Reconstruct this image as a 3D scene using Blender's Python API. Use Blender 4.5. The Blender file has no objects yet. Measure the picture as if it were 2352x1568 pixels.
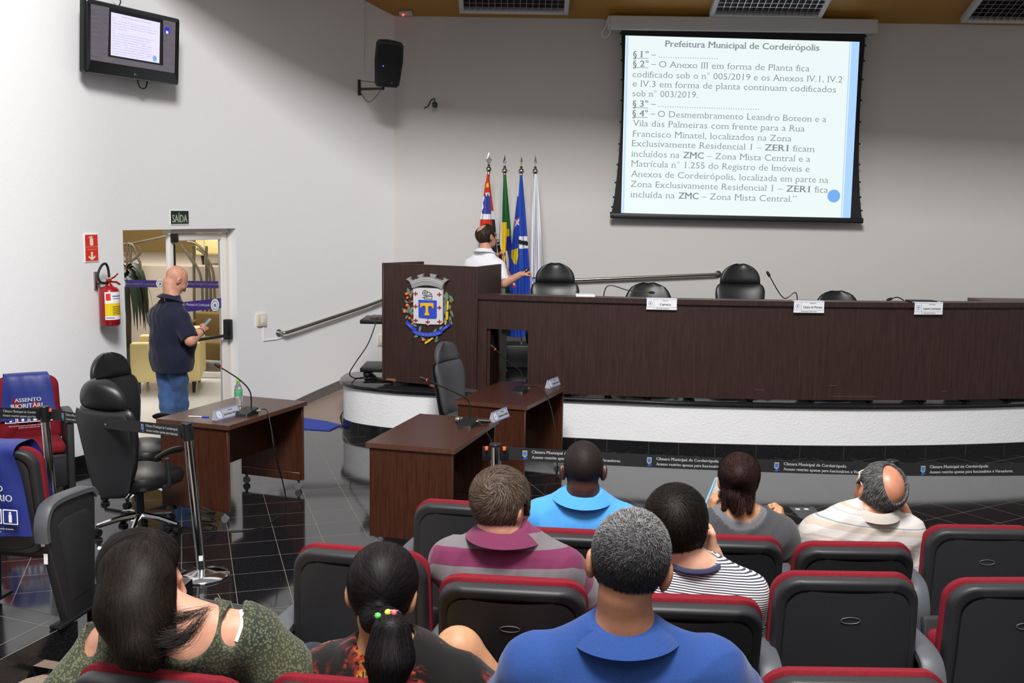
import bpy, bmesh, math, random
import numpy as np
from mathutils import Matrix, Vector, Euler

SC = bpy.context.scene
COL = SC.collection
PI = math.pi

# ------------------------------------------------------------------ camera
FPX, CX, CY = 2400.0, 1176.0, 784.0
PITCH, ROLL = math.radians(7.28), math.radians(0.86)
EYE = Vector((0, 0, 2.4))
FWD = Vector((0, math.cos(PITCH), -math.sin(PITCH)))
_r0 = Vector((1, 0, 0)); _u0 = Vector((0, math.sin(PITCH), math.cos(PITCH)))
RGT = math.cos(ROLL) * _r0 + math.sin(ROLL) * _u0
UPV = -math.sin(ROLL) * _r0 + math.cos(ROLL) * _u0
cam_data = bpy.data.cameras.new('camera')
cam_data.sensor_width = 36.0
cam_data.lens = FPX / 2352.0 * 36.0
cam_data.clip_start = 0.05
cam = bpy.data.objects.new('camera', cam_data)
COL.objects.link(cam)
cam.matrix_world = Matrix(((RGT.x, UPV.x, -FWD.x, EYE.x), (RGT.y, UPV.y, -FWD.y, EYE.y), (RGT.z, UPV.z, -FWD.z, EYE.z), (0, 0, 0, 1)))
SC.camera = cam

def ray(px, py): return FWD + RGT * ((px - CX) / FPX) - UPV * ((py - CY) / FPX)
def at_z(px, py, z):
    d = ray(px, py); return EYE + d * ((z - EYE.z) / d.z)
def at_y(px, py, y):
    d = ray(px, py); return EYE + d * (y / d.y)

# ------------------------------------------------------------------ light, exposure
SC.view_settings.view_transform = 'Standard'
SC.view_settings.look = 'None'
SC.view_settings.gamma = 1.0
SC.view_settings.use_curve_mapping = False
SC.view_settings.exposure = 0.0
world = bpy.data.worlds.new('world'); SC.world = world
world.use_nodes = True
world.node_tree.nodes['Background'].inputs[0].default_value = (1.0, 0.985, 0.97, 1)
world.node_tree.nodes['Background'].inputs[1].default_value = 0.33

def area(name, loc, target, size, power, col=(1, 1, 1), size_y=None):
    l = bpy.data.lights.new(name, 'AREA'); l.energy = power; l.color = col
    l.shape = 'RECTANGLE'; l.size = size; l.size_y = size_y or size
    o = bpy.data.objects.new(name, l); COL.objects.link(o)
    o.location = loc
    o.rotation_euler = (Vector(target) - Vector(loc)).to_track_quat('-Z', 'Y').to_euler()
    return o
area('hall_light', (-0.2, 0.8, 8.6), (-0.4, 10.0, 1.0), 2.4, 1380, (1, 0.985, 0.965))
area('hall_light_rear', (0.6, -1.5, 6.5), (0.6, 4.5, 0.6), 3.0, 90, (1, 0.985, 0.965))
area('lobby_light', (-5.2, 14.6, 3.6), (-5.2, 14.6, 0), 2.6, 210, (1, 0.96, 0.90))
area('lobby_light_far', (-5.6, 18.2, 4.4), (-5.6, 18.2, 0), 3.0, 48, (1, 0.92, 0.82))

# ------------------------------------------------------------------ helpers: materials
def lin(h):
    if isinstance(h, str):
        h = h.lstrip('#'); c = [int(h[i:i + 2], 16) / 255 for i in (0, 2, 4)]
    else: c = list(h)
    return tuple((x / 12.92 if x <= 0.04045 else ((x + 0.055) / 1.055) ** 2.4) for x in c) + (1.0,)

class NT:
    def __init__(s, name):
        s.m = bpy.data.materials.new(name); s.m.use_nodes = True
        s.t = s.m.node_tree; s.n = s.t.nodes; s.b = s.n['Principled BSDF']
    def node(s, typ, **kw):
        n = s.n.new(typ)
        for k, v in kw.items():
            if k in n.inputs: n.inputs[k].default_value = v
            else: setattr(n, k, v)
        return n
    def link(s, a, b): s.t.links.new(a, b)
    def coord(s, kind='Object', scale=(1, 1, 1), rot=(0, 0, 0), loc=(0, 0, 0)):
        tc = s.node('ShaderNodeTexCoord'); mp = s.node('ShaderNodeMapping')
        mp.inputs['Scale'].default_value = scale; mp.inputs['Rotation'].default_value = rot; mp.inputs['Location'].default_value = loc
        s.link(tc.outputs[kind], mp.inputs['Vector']); return mp.outputs[0]
    def ramp(s, fac, stops, interp='LINEAR'):
        r = s.node('ShaderNodeValToRGB'); cr = r.color_ramp; cr.interpolation = interp
        while len(cr.elements) < len(stops): cr.elements.new(0.5)
        for e, (p, c) in zip(cr.elements, stops): e.position = p; e.color = lin(c) if not (isinstance(c, tuple) and len(c) == 4) else c
        s.link(fac, r.inputs[0]); return r.outputs[0]
    def mix(s, fac, a, b):
        m = s.node('ShaderNodeMix', data_type='RGBA')
        for sock, v in ((m.inputs[0], fac), (m.inputs[6], a), (m.inputs[7], b)):
            if hasattr(v, 'type') and hasattr(v, 'node'): s.link(v, sock)
            else: sock.default_value = v
        return m.outputs[2]
    def math(s, op, a, b=0.0, c=0.0):
        m = s.node('ShaderNodeMath', operation=op)
        for sock, v in zip(m.inputs, (a, b, c)):
            if hasattr(v, 'node'): s.link(v, sock)
            else: sock.default_value = v
        return m.outputs[0]
    def bump(s, height, strength=0.3, dist=0.01):
        b = s.node('ShaderNodeBump'); b.inputs['Strength'].default_value = strength; b.inputs['Distance'].default_value = dist
        s.link(height, b.inputs['Height']); s.link(b.outputs[0], s.b.inputs['Normal'])
    def set(s, **kw):
        al = {'rough': 'Roughness', 'metal': 'Metallic', 'spec': 'Specular IOR Level', 'col': 'Base Color'}
        for k, v in kw.items(): s.b.inputs[al.get(k, k)].default_value = v
        return s

def pmat(name, col, rough=0.5, metal=0.0, spec=0.5, noise=None, bump=None, emit=None, sheen=0.0):
    """noise = (scale, second colour, stretch xyz); bump = (scale, strength, distance)"""
    t = NT(name); t.set(rough=rough, metal=metal, spec=spec, col=lin(col))
    if noise:
        v = t.coord('Object', scale=noise[2] if len(noise) > 2 else (1, 1, 1))
        n = t.node('ShaderNodeTexNoise', Scale=noise[0], Detail=4.0); t.link(v, n.inputs['Vector'])
        c = t.ramp(n.outputs[0], [(0.3, col), (0.72, noise[1])]); t.link(c, t.b.inputs['Base Color'])
    if bump:
        v = t.coord('Object'); n = t.node('ShaderNodeTexNoise', Scale=bump[0], Detail=3.0); t.link(v, n.inputs['Vector'])
        t.bump(n.outputs[0], bump[1], bump[2])
    if emit:
        t.b.inputs['Emission Color'].default_value = lin(emit[0]); t.b.inputs['Emission Strength'].default_value = emit[1]
    if sheen: t.b.inputs['Sheen Weight'].default_value = sheen
    return t.m

M = {}
def tile_floor():
    t = NT('black_tile'); t.set(rough=0.07, spec=0.75)
    outs = []
    for rot in (17.5, 31.0):
        v = t.coord('Object', rot=(0, 0, math.radians(-rot)), loc=(0.06, 0.02, 0))
        b = t.node('ShaderNodeTexBrick'); b.offset = 0.0; b.squash = 1.0
        b.inputs['Scale'].default_value = 1.0; b.inputs['Mortar Size'].default_value = 0.0017
        b.inputs['Brick Width'].default_value = 0.325; b.inputs['Row Height'].default_value = 0.325
        b.inputs['Mortar Smooth'].default_value = 0.0
        b.inputs['Color1'].default_value = (0, 0, 0, 1); b.inputs['Color2'].default_value = (0, 0, 0, 1); b.inputs['Mortar'].default_value = (1, 1, 1, 1)
        t.link(v, b.inputs['Vector']); outs.append(b.outputs['Color'])
    tc = t.node('ShaderNodeTexCoord'); sx = t.node('ShaderNodeSeparateXYZ'); t.link(tc.outputs['Object'], sx.inputs[0])
    side = t.math('GREATER_THAN', sx.outputs[0], 1.6)
    grout = t.mix(side, outs[0], outs[1])
    v = t.coord('Object'); n = t.node('ShaderNodeTexNoise', Scale=90.0, Detail=5.0); t.link(v, n.inputs['Vector'])
    stone = t.ramp(n.outputs[0], [(0.45, '#141416'), (0.8, '#2c2d31')])
    c = t.mix(grout, stone, lin('#85796c')); t.link(c, t.b.inputs['Base Color'])
    r = t.math('MULTIPLY_ADD', grout, 0.5, 0.075); t.link(r, t.b.inputs['Roughness'])
    return t.m
def wood(name, a, b, rough=0.38, sc=1.0):
    t = NT(name); t.set(rough=rough, spec=0.4)
    v = t.coord('Object', scale=(14 * sc, 14 * sc, 0.9 * sc)); n = t.node('ShaderNodeTexNoise', Scale=4.0, Detail=6.0, Roughness=0.65); t.link(v, n.inputs['Vector'])
    c = t.ramp(n.outputs[0], [(0.32, a), (0.7, b)]); t.link(c, t.b.inputs['Base Color'])
    return t.m
def plaster(name, col, strength=0.35, scale=55):
    t = NT(name); t.set(rough=0.75, spec=0.25, col=lin(col))
    v = t.coord('Object'); n = t.node('ShaderNodeTexNoise', Scale=scale, Detail=4.0, Roughness=0.6); t.link(v, n.inputs['Vector'])
    n2 = t.node('ShaderNodeTexNoise', Scale=7.0, Detail=2.0); t.link(v, n2.inputs['Vector'])
    h = t.math('MULTIPLY_ADD', n2.outputs[0], 0.5, n.outputs[0])
    t.bump(h, strength, 0.012)
    return t.m
def granite(name, a, b, rough=0.15, tile=None):
    t = NT(name); t.set(rough=rough, spec=0.6)
    v = t.coord('Object'); n = t.node('ShaderNodeTexNoise', Scale=120.0, Detail=6.0); t.link(v, n.inputs['Vector'])
    c = t.ramp(n.outputs[0], [(0.4, a), (0.75, b)]); t.link(c, t.b.inputs['Base Color'])
    return t.m
def ceiling_slats():
    t = NT('ceiling_slats'); t.set(rough=0.45)
    v = t.coord('Object'); w = t.node('ShaderNodeTexWave', Scale=13.0, Distortion=0.0); w.bands_direction = 'Y'; t.link(v, w.inputs['Vector'])
    c = t.ramp(w.outputs[0], [(0.02, '#8a6228'), (0.2, '#b8863c'), (0.9, '#bd8b40')]); t.link(c, t.b.inputs['Base Color'])
    return t.m

M['floor'] = tile_floor()
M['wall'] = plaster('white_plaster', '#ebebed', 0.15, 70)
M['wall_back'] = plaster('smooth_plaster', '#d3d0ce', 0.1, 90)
M['dais_white'] = plaster('dais_plaster', '#f0f0f2', 0.5, 55)
M['granite'] = granite('black_granite', '#0c0c0e', '#26272b')
M['granite_grey'] = granite('grey_granite', '#5d5a58', '#777371', 0.4)
M['ramp'] = granite('brown_granite_floor', '#8b7a6c', '#9f8e7f', 0.45)
M['aisle'] = granite('beige_stone', '#8a7565', '#b8a797', 0.6)
M['grout'] = pmat('grout', '#9b938a', 0.8); M['grout_dark'] = pmat('dark_grout', '#4e4a46', 0.8)
M['ceiling'] = ceiling_slats()
M['wood'] = wood('dark_veneer', '#2d1d1a', '#402b27')
M['desk_wood'] = wood('walnut_veneer', '#33180f', '#4d2a1b', 0.33)
M['edge_wood'] = wood('edge_band', '#4b2f25', '#5b3a2d')
M['black'] = pmat('black_plastic', '#141416', 0.42)
M['black_gloss'] = pmat('black_gloss', '#08080a', 0.22)
M['black_grain'] = pmat('grained_black_plastic', '#242427', 0.5, bump=(400, 0.25, 0.002))
M['arm_grey'] = pmat('grey_arm_plastic', '#505257', 0.5, bump=(300, 0.15, 0.002))
M['leather'] = pmat('black_leatherette', '#1a1a1c', 0.38, bump=(260, 0.15, 0.002))
M['leather_grey'] = pmat('dark_fabric_chair', '#4c4c50', 0.6, bump=(500, 0.2, 0.001))
M['red_fabric'] = pmat('wine_fabric', '#70141f', 0.9, spec=0.2, noise=(160, '#7c1c29'))
M['blue_cover'] = pmat('blue_vinyl', '#20307f', 0.5, noise=(6, '#1b2a74'))
M['chrome'] = pmat('chrome', '#d2d2d4', 0.12, 1.0)
M['steel'] = pmat('brushed_steel', '#a8a49e', 0.28, 1.0)
M['white'] = pmat('white_print', '#ececee', 0.6)
M['white_paint'] = pmat('white_paint', '#e6e2de', 0.45)
M['plate_white'] = pmat('white_metal_housing', '#cfcfd1', 0.45)
M['ink'] = pmat('black_ink', '#18181c', 0.6)
M['ink_grey'] = pmat('grey_ink', '#9ba0a8', 0.6)
M['orange'] = pmat('orange_plastic', '#ee6a2b', 0.5)
M['red_led'] = pmat('red_lamp', '#ff3020', 0.4, emit=('#ff3a22', 6.0))
M['blue_led'] = pmat('blue_lamp', '#3050ff', 0.4, emit=('#3a5cff', 8.0))
M['rubber'] = pmat('black_rubber', '#101011', 0.6)
M['clear'] = None

# ------------------------------------------------------------------ helpers: objects
def link(o, parent=None):
    COL.objects.link(o)
    if parent is not None: o.parent = parent
    return o
def tag(o, label=None, cat=None, group=None, kind=None):
    if label: o['label'] = label
    if cat: o['category'] = cat
    if group: o['group'] = group
    if kind: o['kind'] = kind
    return o
def thing(name, label, cat, loc=(0, 0, 0), rotz=0.0, group=None):
    o = bpy.data.objects.new(name, None); o.empty_display_size = 0.1
    link(o); o.location = loc; o.rotation_euler = (0, 0, rotz)
    return tag(o, label, cat, group)
def copy_tree(o, parent=None):
    c = o.copy(); COL.objects.link(c)
    if parent is not None: c.parent = parent
    for ch in [x for x in KIDS.get(o.name, [])]:
        k = copy_tree(ch, c); KIDS.setdefault(c.name, []).append(k)
    return c
KIDS = {}

def T(x=0, y=0, z=0): return Matrix.Translation((x, y, z))
def RX(a): return Matrix.Rotation(a, 4, 'X')
def RY(a): return Matrix.Rotation(a, 4, 'Y')
def RZ(a): return Matrix.Rotation(a, 4, 'Z')
def frame(o, xa, ya):
    """matrix whose local x runs along xa, y along ya (made square to x), origin o"""
    xa = Vector(xa).normalized(); z = xa.cross(Vector(ya)).normalized(); y = z.cross(xa)
    return Matrix(((xa.x, y.x, z.x, o[0]), (xa.y, y.y, z.y, o[1]), (xa.z, y.z, z.z, o[2]), (0, 0, 0, 1)))

def rrect(w, h, r, n=5, cx=0.0, cy=0.0):
    pts = []
    for (sx, sy, a0) in ((1, 1, 0), (-1, 1, 90), (-1, -1, 180), (1, -1, 270)):
        for i in range(n + 1):
            a = math.radians(a0 + 90 * i / n)
            pts.append((cx + sx * (w / 2 - r) + r * math.cos(a), cy + sy * (h / 2 - r) + r * math.sin(a)))
    return pts
def circle(r, n=24, cx=0, cy=0): return [(cx + r * math.cos(2 * PI * i / n), cy + r * math.sin(2 * PI * i / n)) for i in range(n)]

class MB:
    def __init__(s): s.v = []; s.f = []; s.m = []; s.sm = []
    def add(s, verts, faces, mi=0, smooth=False, Mx=None):
        o = len(s.v)
        if Mx is not None: verts = [Mx @ Vector(p) for p in verts]
        s.v += [tuple(p) for p in verts]
        for f in faces: s.f.append(tuple(i + o for i in f)); s.m.append(mi); s.sm.append(smooth)
        return s
    def box(s, c, d, mi=0, Mx=None):
        x, y, z = d[0] / 2, d[1] / 2, d[2] / 2
        v = [(c[0] + a * x, c[1] + b * y, c[2] + e * z) for a in (-1, 1) for b in (-1, 1) for e in (-1, 1)]
        return s.add(v, [(0, 1, 3, 2), (4, 6, 7, 5), (0, 4, 5, 1), (2, 3, 7, 6), (0, 2, 6, 4), (1, 5, 7, 3)], mi, False, Mx)
    def rbox(s, c, d, r=0.01, seg=2, mi=0, Mx=None):
        bm = bmesh.new(); bmesh.ops.create_cube(bm, size=1.0)
        for v in bm.verts: v.co = Vector((v.co.x * d[0], v.co.y * d[1], v.co.z * d[2]))
        bmesh.ops.bevel(bm, geom=bm.edges[:], offset=min(r, min(d) * 0.49), segments=seg, affect='EDGES', profile=0.5)
        bm.verts.index_update()
        v = [(p.co.x + c[0], p.co.y + c[1], p.co.z + c[2]) for p in bm.verts]; f = [tuple(q.index for q in fc.verts) for fc in bm.faces]
        bm.free(); return s.add(v, f, mi, True, Mx)
    def cyl(s, p0, p1, r0, r1=None, n=16, mi=0, caps=True, smooth=True, Mx=None):
        r1 = r0 if r1 is None else r1
        p0 = Vector(p0); p1 = Vector(p1); z = (p1 - p0).normalized()
        x = z.orthogonal().normalized(); y = z.cross(x); v = []
        for p, r in ((p0, r0), (p1, r1)):
            for i in range(n): a = 2 * PI * i / n; v.append(p + x * r * math.cos(a) + y * r * math.sin(a))
        f = [(i, (i + 1) % n, n + (i + 1) % n, n + i) for i in range(n)]
        s.add(v, f, mi, smooth, Mx)
        if caps: s.add(v, [tuple(range(n))[::-1], tuple(range(n, 2 * n))], mi, False, Mx)
        return s
    def tube(s, pts, r, n=10, mi=0, closed=False, caps=True, Mx=None, flat=1.0):
        P = [Vector(p) for p in pts]; k = len(P); rr = r if isinstance(r, (list, tuple)) else [r] * k
        up = None; v = []
        for i in range(k):
            a = P[i - 1] if (i > 0 or closed) else P[i]; b = P[(i + 1) % k] if (i < k - 1 or closed) else P[i]
            t = (b - a).normalized()
            if up is None: up = t.orthogonal().normalized()
            up = (up - t * up.dot(t))
            up = up.normalized() if up.length > 1e-6 else t.orthogonal().normalized()
            w = t.cross(up)
            for j in range(n): an = 2 * PI * j / n; v.append(P[i] + up * rr[i] * math.cos(an) + w * rr[i] * flat * math.sin(an))
        f = []
        for i in range(k if closed else k - 1):
            a = i * n; b = ((i + 1) % k) * n
            for j in range(n): f.append((a + j, a + (j + 1) % n, b + (j + 1) % n, b + j))
        s.add(v, f, mi, True, Mx)
        if caps and not closed: s.add(v, [tuple(range(n))[::-1], tuple(range((k - 1) * n, k * n))], mi, False, Mx)
        return s
    def lathe(s, prof, n=24, mi=0, Mx=None, smooth=True):
        v = []; f = []
        for (r, z) in prof:
            for i in range(n): a = 2 * PI * i / n; v.append((r * math.cos(a), r * math.sin(a), z))
        for k in range(len(prof) - 1):
            for i in range(n): f.append((k * n + i, k * n + (i + 1) % n, (k + 1) * n + (i + 1) % n, (k + 1) * n + i))
        return s.add(v, f, mi, smooth, Mx)
    def sphere(s, c, r, nu=16, nv=10, mi=0, Mx=None):
        r = r if isinstance(r, (tuple, list)) else (r, r, r); v = []; f = []
        for j in range(nv + 1):
            ph = PI * j / nv
            for i in range(nu):
                a = 2 * PI * i / nu
                v.append((c[0] + r[0] * math.sin(ph) * math.cos(a), c[1] + r[1] * math.sin(ph) * math.sin(a), c[2] - r[2] * math.cos(ph)))
        for j in range(nv):
            for i in range(nu): f.append((j * nu + i, j * nu + (i + 1) % nu, (j + 1) * nu + (i + 1) % nu, (j + 1) * nu + i))
        return s.add(v, f, mi, True, Mx)
    def prism(s, poly, z0, z1, mi=0, Mx=None, smooth=False):
        n = len(poly); v = [(p[0], p[1], z0) for p in poly] + [(p[0], p[1], z1) for p in poly]
        s.add(v, [(i, (i + 1) % n, n + (i + 1) % n, n + i) for i in range(n)], mi, smooth, Mx)
        return s.add(v, [tuple(range(n))[::-1], tuple(range(n, 2 * n))], mi, False, Mx)
    def bprism(s, poly, z0, z1, b, mi=0, Mx=None, shrink=None):
        """prism with rounded rim: offsets each ring towards the centroid"""
        n = len(poly); cx = sum(p[0] for p in poly) / n; cy = sum(p[1] for p in poly) / n
        def ring(d, z):
            o = []
            for p in poly:
                dx, dy = p[0] - cx, p[1] - cy; L = math.hypot(dx, dy) or 1; k = max(0, 1 - d / L); o.append((cx + dx * k, cy + dy * k, z))
            return o
        rings = [ring(b, z0), ring(b * .3, z0 + b * .3), ring(0, z0 + b), ring(0, z1 - b), ring(b * .3, z1 - b * .3), ring(b, z1)]
        v = [p for r in rings for p in r]; f = []
        for k in range(5):
            for i in range(n): f.append((k * n + i, k * n + (i + 1) % n, (k + 1) * n + (i + 1) % n, (k + 1) * n + i))
        s.add(v, f, mi, True, Mx)
        return s.add(v, [tuple(range(n))[::-1], tuple(range(5 * n, 6 * n))], mi, False, Mx)
    def grid(s, rows, mi=0, Mx=None, smooth=True, closed=False):
        n = len(rows[0]); v = [p for r in rows for p in r]; f = []
        for j in range(len(rows) - 1):
            for i in range(n if closed else n - 1): f.append((j * n + i, j * n + (i + 1) % n, (j + 1) * n + (i + 1) % n, (j + 1) * n + i))
        return s.add(v, f, mi, smooth, Mx)
    def build(s, name, mats, parent=None, loc=None, rot=None):
        me = bpy.data.meshes.new(name); me.from_pydata(s.v, [], s.f)
        mats = mats if isinstance(mats, (list, tuple)) else [mats]
        for m in mats: me.materials.append(m)
        me.polygons.foreach_set('material_index', s.m); me.polygons.foreach_set('use_smooth', s.sm)
        bm = bmesh.new(); bm.from_mesh(me); bmesh.ops.remove_doubles(bm, verts=bm.verts[:], dist=1e-6); bmesh.ops.recalc_face_normals(bm, faces=bm.faces[:]); bm.to_mesh(me); bm.free()
        me.set_sharp_from_angle(angle=math.radians(42))
        me.update()
        o = bpy.data.objects.new(name, me); link(o, parent)
        if loc is not None: o.location = loc
        if rot is not None: o.rotation_euler = rot
        if parent is not None: KIDS.setdefault(parent.name, []).append(o)
        return o

def struct(o, label=None):
    o['kind'] = 'structure'
    if label: o['label'] = label
    return o

# flat lettering
_TX = {}
def glyphs(s, bold=0.0, serif=False, shear=0.0):
    key = (s, bold, serif, shear)
    if key in _TX: return _TX[key]
    c = bpy.data.curves.new('text', 'FONT'); c.body = s; c.size = 1.0; c.offset = min(bold, 0); c.resolution_u = 3; c.shear = shear
    c.fill_mode = 'FRONT' if hasattr(c, 'fill_mode') else c.fill_mode
    o = bpy.data.objects.new('text', c)
    me = bpy.data.meshes.new_from_object(o)
    v = [tuple(p.co) for p in me.vertices]; f = [tuple(p.vertices) for p in me.polygons]
    if serif:
        cnt = {}
        for p in f:
            for i in range(len(p)):
                e = (p[i], p[(i + 1) % len(p)]); k = (min(e), max(e)); cnt[k] = cnt.get(k, 0) + 1
        ext = 0.07; th = 0.036
        for (a, b), n in cnt.items():
            if n != 1: continue
            A, B = v[a], v[b]
            if abs(A[1] - B[1]) > 0.004: continue
            w = abs(A[0] - B[0])
            if not (0.05 < w < 0.14): continue
            y = A[1]; er = ext
            if abs(y) < 0.03 or abs(y + .23) < .03: y0, y1 = y, y + th
            elif 0.63 < y < 0.71: y0, y1 = y - th, y; er = ext if w > .0905 + 2 * min(bold, 0) else 0.0
            elif 0.42 < y < 0.47: y0, y1 = y - th, y; er = 0.0
            else: continue
            x0, x1 = min(A[0], B[0]) - ext, max(A[0], B[0]) + er
            k = len(v); v += [(x0, y0, 0), (x1, y0, 0), (x1, y1, 0), (x0, y1, 0)]; f.append((k, k + 1, k + 2, k + 3))
    if bold > 0:
        n = len(v); v = [(x - bold, y, z) for x, y, z in v] + [(x + bold, y, z) for x, y, z in v] + [(x, y + bold * .5, z) for x, y, z in v]; f = f + [tuple(i + n for i in q) for q in f] + [tuple(i + 2 * n for i in q) for q in f]
    bpy.data.objects.remove(o); bpy.data.curves.remove(c); bpy.data.meshes.remove(me)
    x0 = min((p[0] for p in v), default=0); x1 = max((p[0] for p in v), default=1)
    _TX[key] = (v, f, x0, x1); return _TX[key]
def put_text(mb, s, x, y, h, width=None, align='L', mi=0, Mx=None, bold=0.0, serif=False, shear=0.0, z=0.0):
    """cap height h, baseline at y; width squeezes the line to that length"""
    v, f, x0, x1 = glyphs(s, bold, serif, shear)
    sy = h / 0.69; sx = (width / (x1 - x0)) if width else sy
    w = (x1 - x0) * sx; ox = x - {'L': 0, 'C': w / 2, 'R': w}[align]
    mb.add([(ox + (p[0] - x0) * sx, y + p[1] * sy, z) for p in v], f, mi, False, Mx)
    return mb
# ================================================================== the room
WC = Vector((3.757, 7.226)); WR = 7.875                      # the left wall is an arc round this centre
_c0 = None
def _line():
    """left of the doorway the wall swings gently outwards: points of its inner face and their headings"""
    d0 = ray(284, 600); d = Vector((d0.x, d0.y)).normalized(); o = -WC; b = d.dot(o); c = o.dot(o) - WR * WR; p = d * (-b + math.sqrt(b * b - c))
    n = (WC - p).normalized(); t = Vector((-n.y, n.x)); t = t if t.y < 0 else -t
    h0 = math.atan2(t.y, t.x); h1 = math.atan2(-0.79, -0.61); h1 += 2 * PI * round((h0 - h1) / (2 * PI)); out = []; s = 0.0
    while s < 9.0:
        k = min(1, max(0, (s - .15) / 1.3)); k = k * k * (3 - 2 * k); h = h0 + (h1 - h0) * k; u = Vector((math.cos(h), math.sin(h))); out.append((p.copy(), u)); p = p + u * .02; s += .02
    return out
WLINE = _line()
def wall_hit(px, r=WR):
    if px < 284 and r == WR:
        d = ray(px, 600); m = d.x / d.y
        for p, u in WLINE:
            if p.y > 0 and p.x / p.y <= m: return p.copy()
    d = ray(px, 600); d = Vector((d.x, d.y)).normalized(); o = -WC
    b = d.dot(o); c = o.dot(o) - r * r
    return d * (-b + math.sqrt(b * b - c))
def wall_ang(px): p = wall_hit(px) - WC; return math.atan2(p.y, p.x) % (2 * PI)
def arc_pt(a, r=WR):
    if a > A_D1 + 1e-6:
        q, u = WLINE[min(int((a - A_D1) * WR / .02), len(WLINE) - 1)]; n = Vector((u.y, -u.x))
        return q + n * (r - WR)
    return Vector((WC.x + r * math.cos(a), WC.y + r * math.sin(a)))
def ray_z(px, py, xy):
    d = ray(px, py); t = math.hypot(xy[0], xy[1]) / math.hypot(d.x, d.y); return EYE.z + d.z * t
def wall_nrm(p):
    u = min(WLINE, key=lambda q: (q[0] - p).length)[1]; return Vector((-u.y, u.x, 0))
def wall_frame(px, py, off=0.0):
    """matrix on the left wall at that pixel: x to the right along the wall, y up, z into the room"""
    p = wall_hit(px); n = Vector((WC.x - p.x, WC.y - p.y, 0)).normalized() if px >= 284 else wall_nrm(p); z = ray_z(px, py, p)
    o = Vector((p.x, p.y, z)) + n * off
    return frame(o, Vector((0, 0, 1)).cross(n), (0, 0, 1))
def on_plane(px, py, Mx):
    """local x, y where the ray of a pixel meets the plane z = 0 of a matrix"""
    n = Mx.to_3x3() @ Vector((0, 0, 1)); o = Mx.translation; d = ray(px, py)
    p = EYE + d * ((o - EYE).dot(n) / d.dot(n)); q = Mx.inverted() @ p; return Vector((q.x, q.y))
def text_px(mb, s, Mx, p0, p1, hpx, mi=0, z=0.0015, bold=0.0, serif=False, inv=None, h=None):
    """a line of lettering whose baseline runs between two pixels on the plane Mx"""
    a = on_plane(*p0, Mx); b = on_plane(*p1, Mx); d = b - a; w = d.length
    if h is None: h = (on_plane(p0[0], p0[1] - hpx, Mx) - a).length
    F = Matrix.Translation((a.x, a.y, z)) @ RZ(math.atan2(d.y, d.x))
    if inv is not None: F = inv @ F
    return put_text(mb, s, 0, 0, h, width=w, Mx=F, bold=bold, serif=serif)
def smooth_path(pts, n=8, closed=False):
    P = [Vector(p) for p in pts]; out = []; k = len(P)
    for i in range(k if closed else k - 1):
        a = P[i - 1] if (i > 0 or closed) else P[i]; b = P[i]; c = P[(i + 1) % k]; d = P[(i + 2) % k] if (i + 2 < k or closed) else c
        for j in range(n):
            t = j / n; out.append(0.5 * ((2 * b) + (c - a) * t + (2 * a - 5 * b + 4 * c - d) * t * t + (3 * b - a - 3 * c + d) * t ** 3))
    if not closed: out.append(P[-1])
    return out

A_CORNER = wall_ang(899); A_D1 = wall_ang(284); A_D0 = wall_ang(543); A_END = A_D1 + 1.0; A_RAMP = wall_ang(655)
DOOR_H = 0.5 * (ray_z(284, 528, wall_hit(284)) + ray_z(543, 525, wall_hit(543)))

# --- left wall, a curved slab with the doorway cut out
mb = MB(); TH = 0.22
def arc_slab(a0, a1, z0, z1, n):
    rows = []
    for i in range(n + 1):
        a = a0 + (a1 - a0) * i / n; p = arc_pt(a); q = arc_pt(a, WR + TH)
        rows.append([(p.x, p.y, z0), (p.x, p.y, z1), (q.x, q.y, z1), (q.x, q.y, z0)])
    mb.grid(rows, closed=True, smooth=True)
    mb.add(rows[0], [(0, 1, 2, 3)]); mb.add(rows[-1], [(3, 2, 1, 0)])
arc_slab(A_CORNER - 0.02, A_D0, -0.05, 7.2, 40); arc_slab(A_D1, A_END, -0.05, 7.2, 40); arc_slab(A_D0, A_D1, DOOR_H, 7.2, 16)
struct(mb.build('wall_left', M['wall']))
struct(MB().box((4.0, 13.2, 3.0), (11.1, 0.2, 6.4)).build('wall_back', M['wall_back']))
# --- sloping slatted ceiling, and an unseen edge added to shade the upper walls
mb = MB()
CS = 0.4; CZ = at_y(899, 36.5, 13.1).z
def ceil_z(y): return CZ + CS * (13.1 - y)
mb.add([(-5.5, 13.3, ceil_z(13.3)), (9.5, 13.3, ceil_z(13.3)), (9.5, 9.6, ceil_z(9.6)), (-5.5, 9.6, ceil_z(9.6)),
        (-5.5, 13.3, ceil_z(13.3) + 0.12), (9.5, 13.3, ceil_z(13.3) + 0.12), (9.5, 9.6, ceil_z(9.6) + 0.12), (-5.5, 9.6, ceil_z(9.6) + 0.12)],
       [(0, 1, 2, 3), (4, 7, 6, 5), (0, 4, 5, 1), (1, 5, 6, 2), (2, 6, 7, 3), (3, 7, 4, 0)])
struct(mb.build('ceiling', M['ceiling']))
struct(MB().add([(-6, 9.44, 4.95), (9.5, 9.44, 4.35), (9.5, 9.6, 4.35), (-6, 9.6, 4.95), (-6, 9.44, 7.5), (9.5, 9.44, 7.5), (9.5, 9.6, 7.5), (-6, 9.6, 7.5)], [(0, 1, 2, 3), (4, 7, 6, 5), (0, 4, 5, 1), (1, 5, 6, 2), (2, 6, 7, 3), (3, 7, 4, 0)]).build('added_shade_edge', M['white_paint']), 'unseen edge added in front of the slatted ceiling to shade the upper walls')

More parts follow.
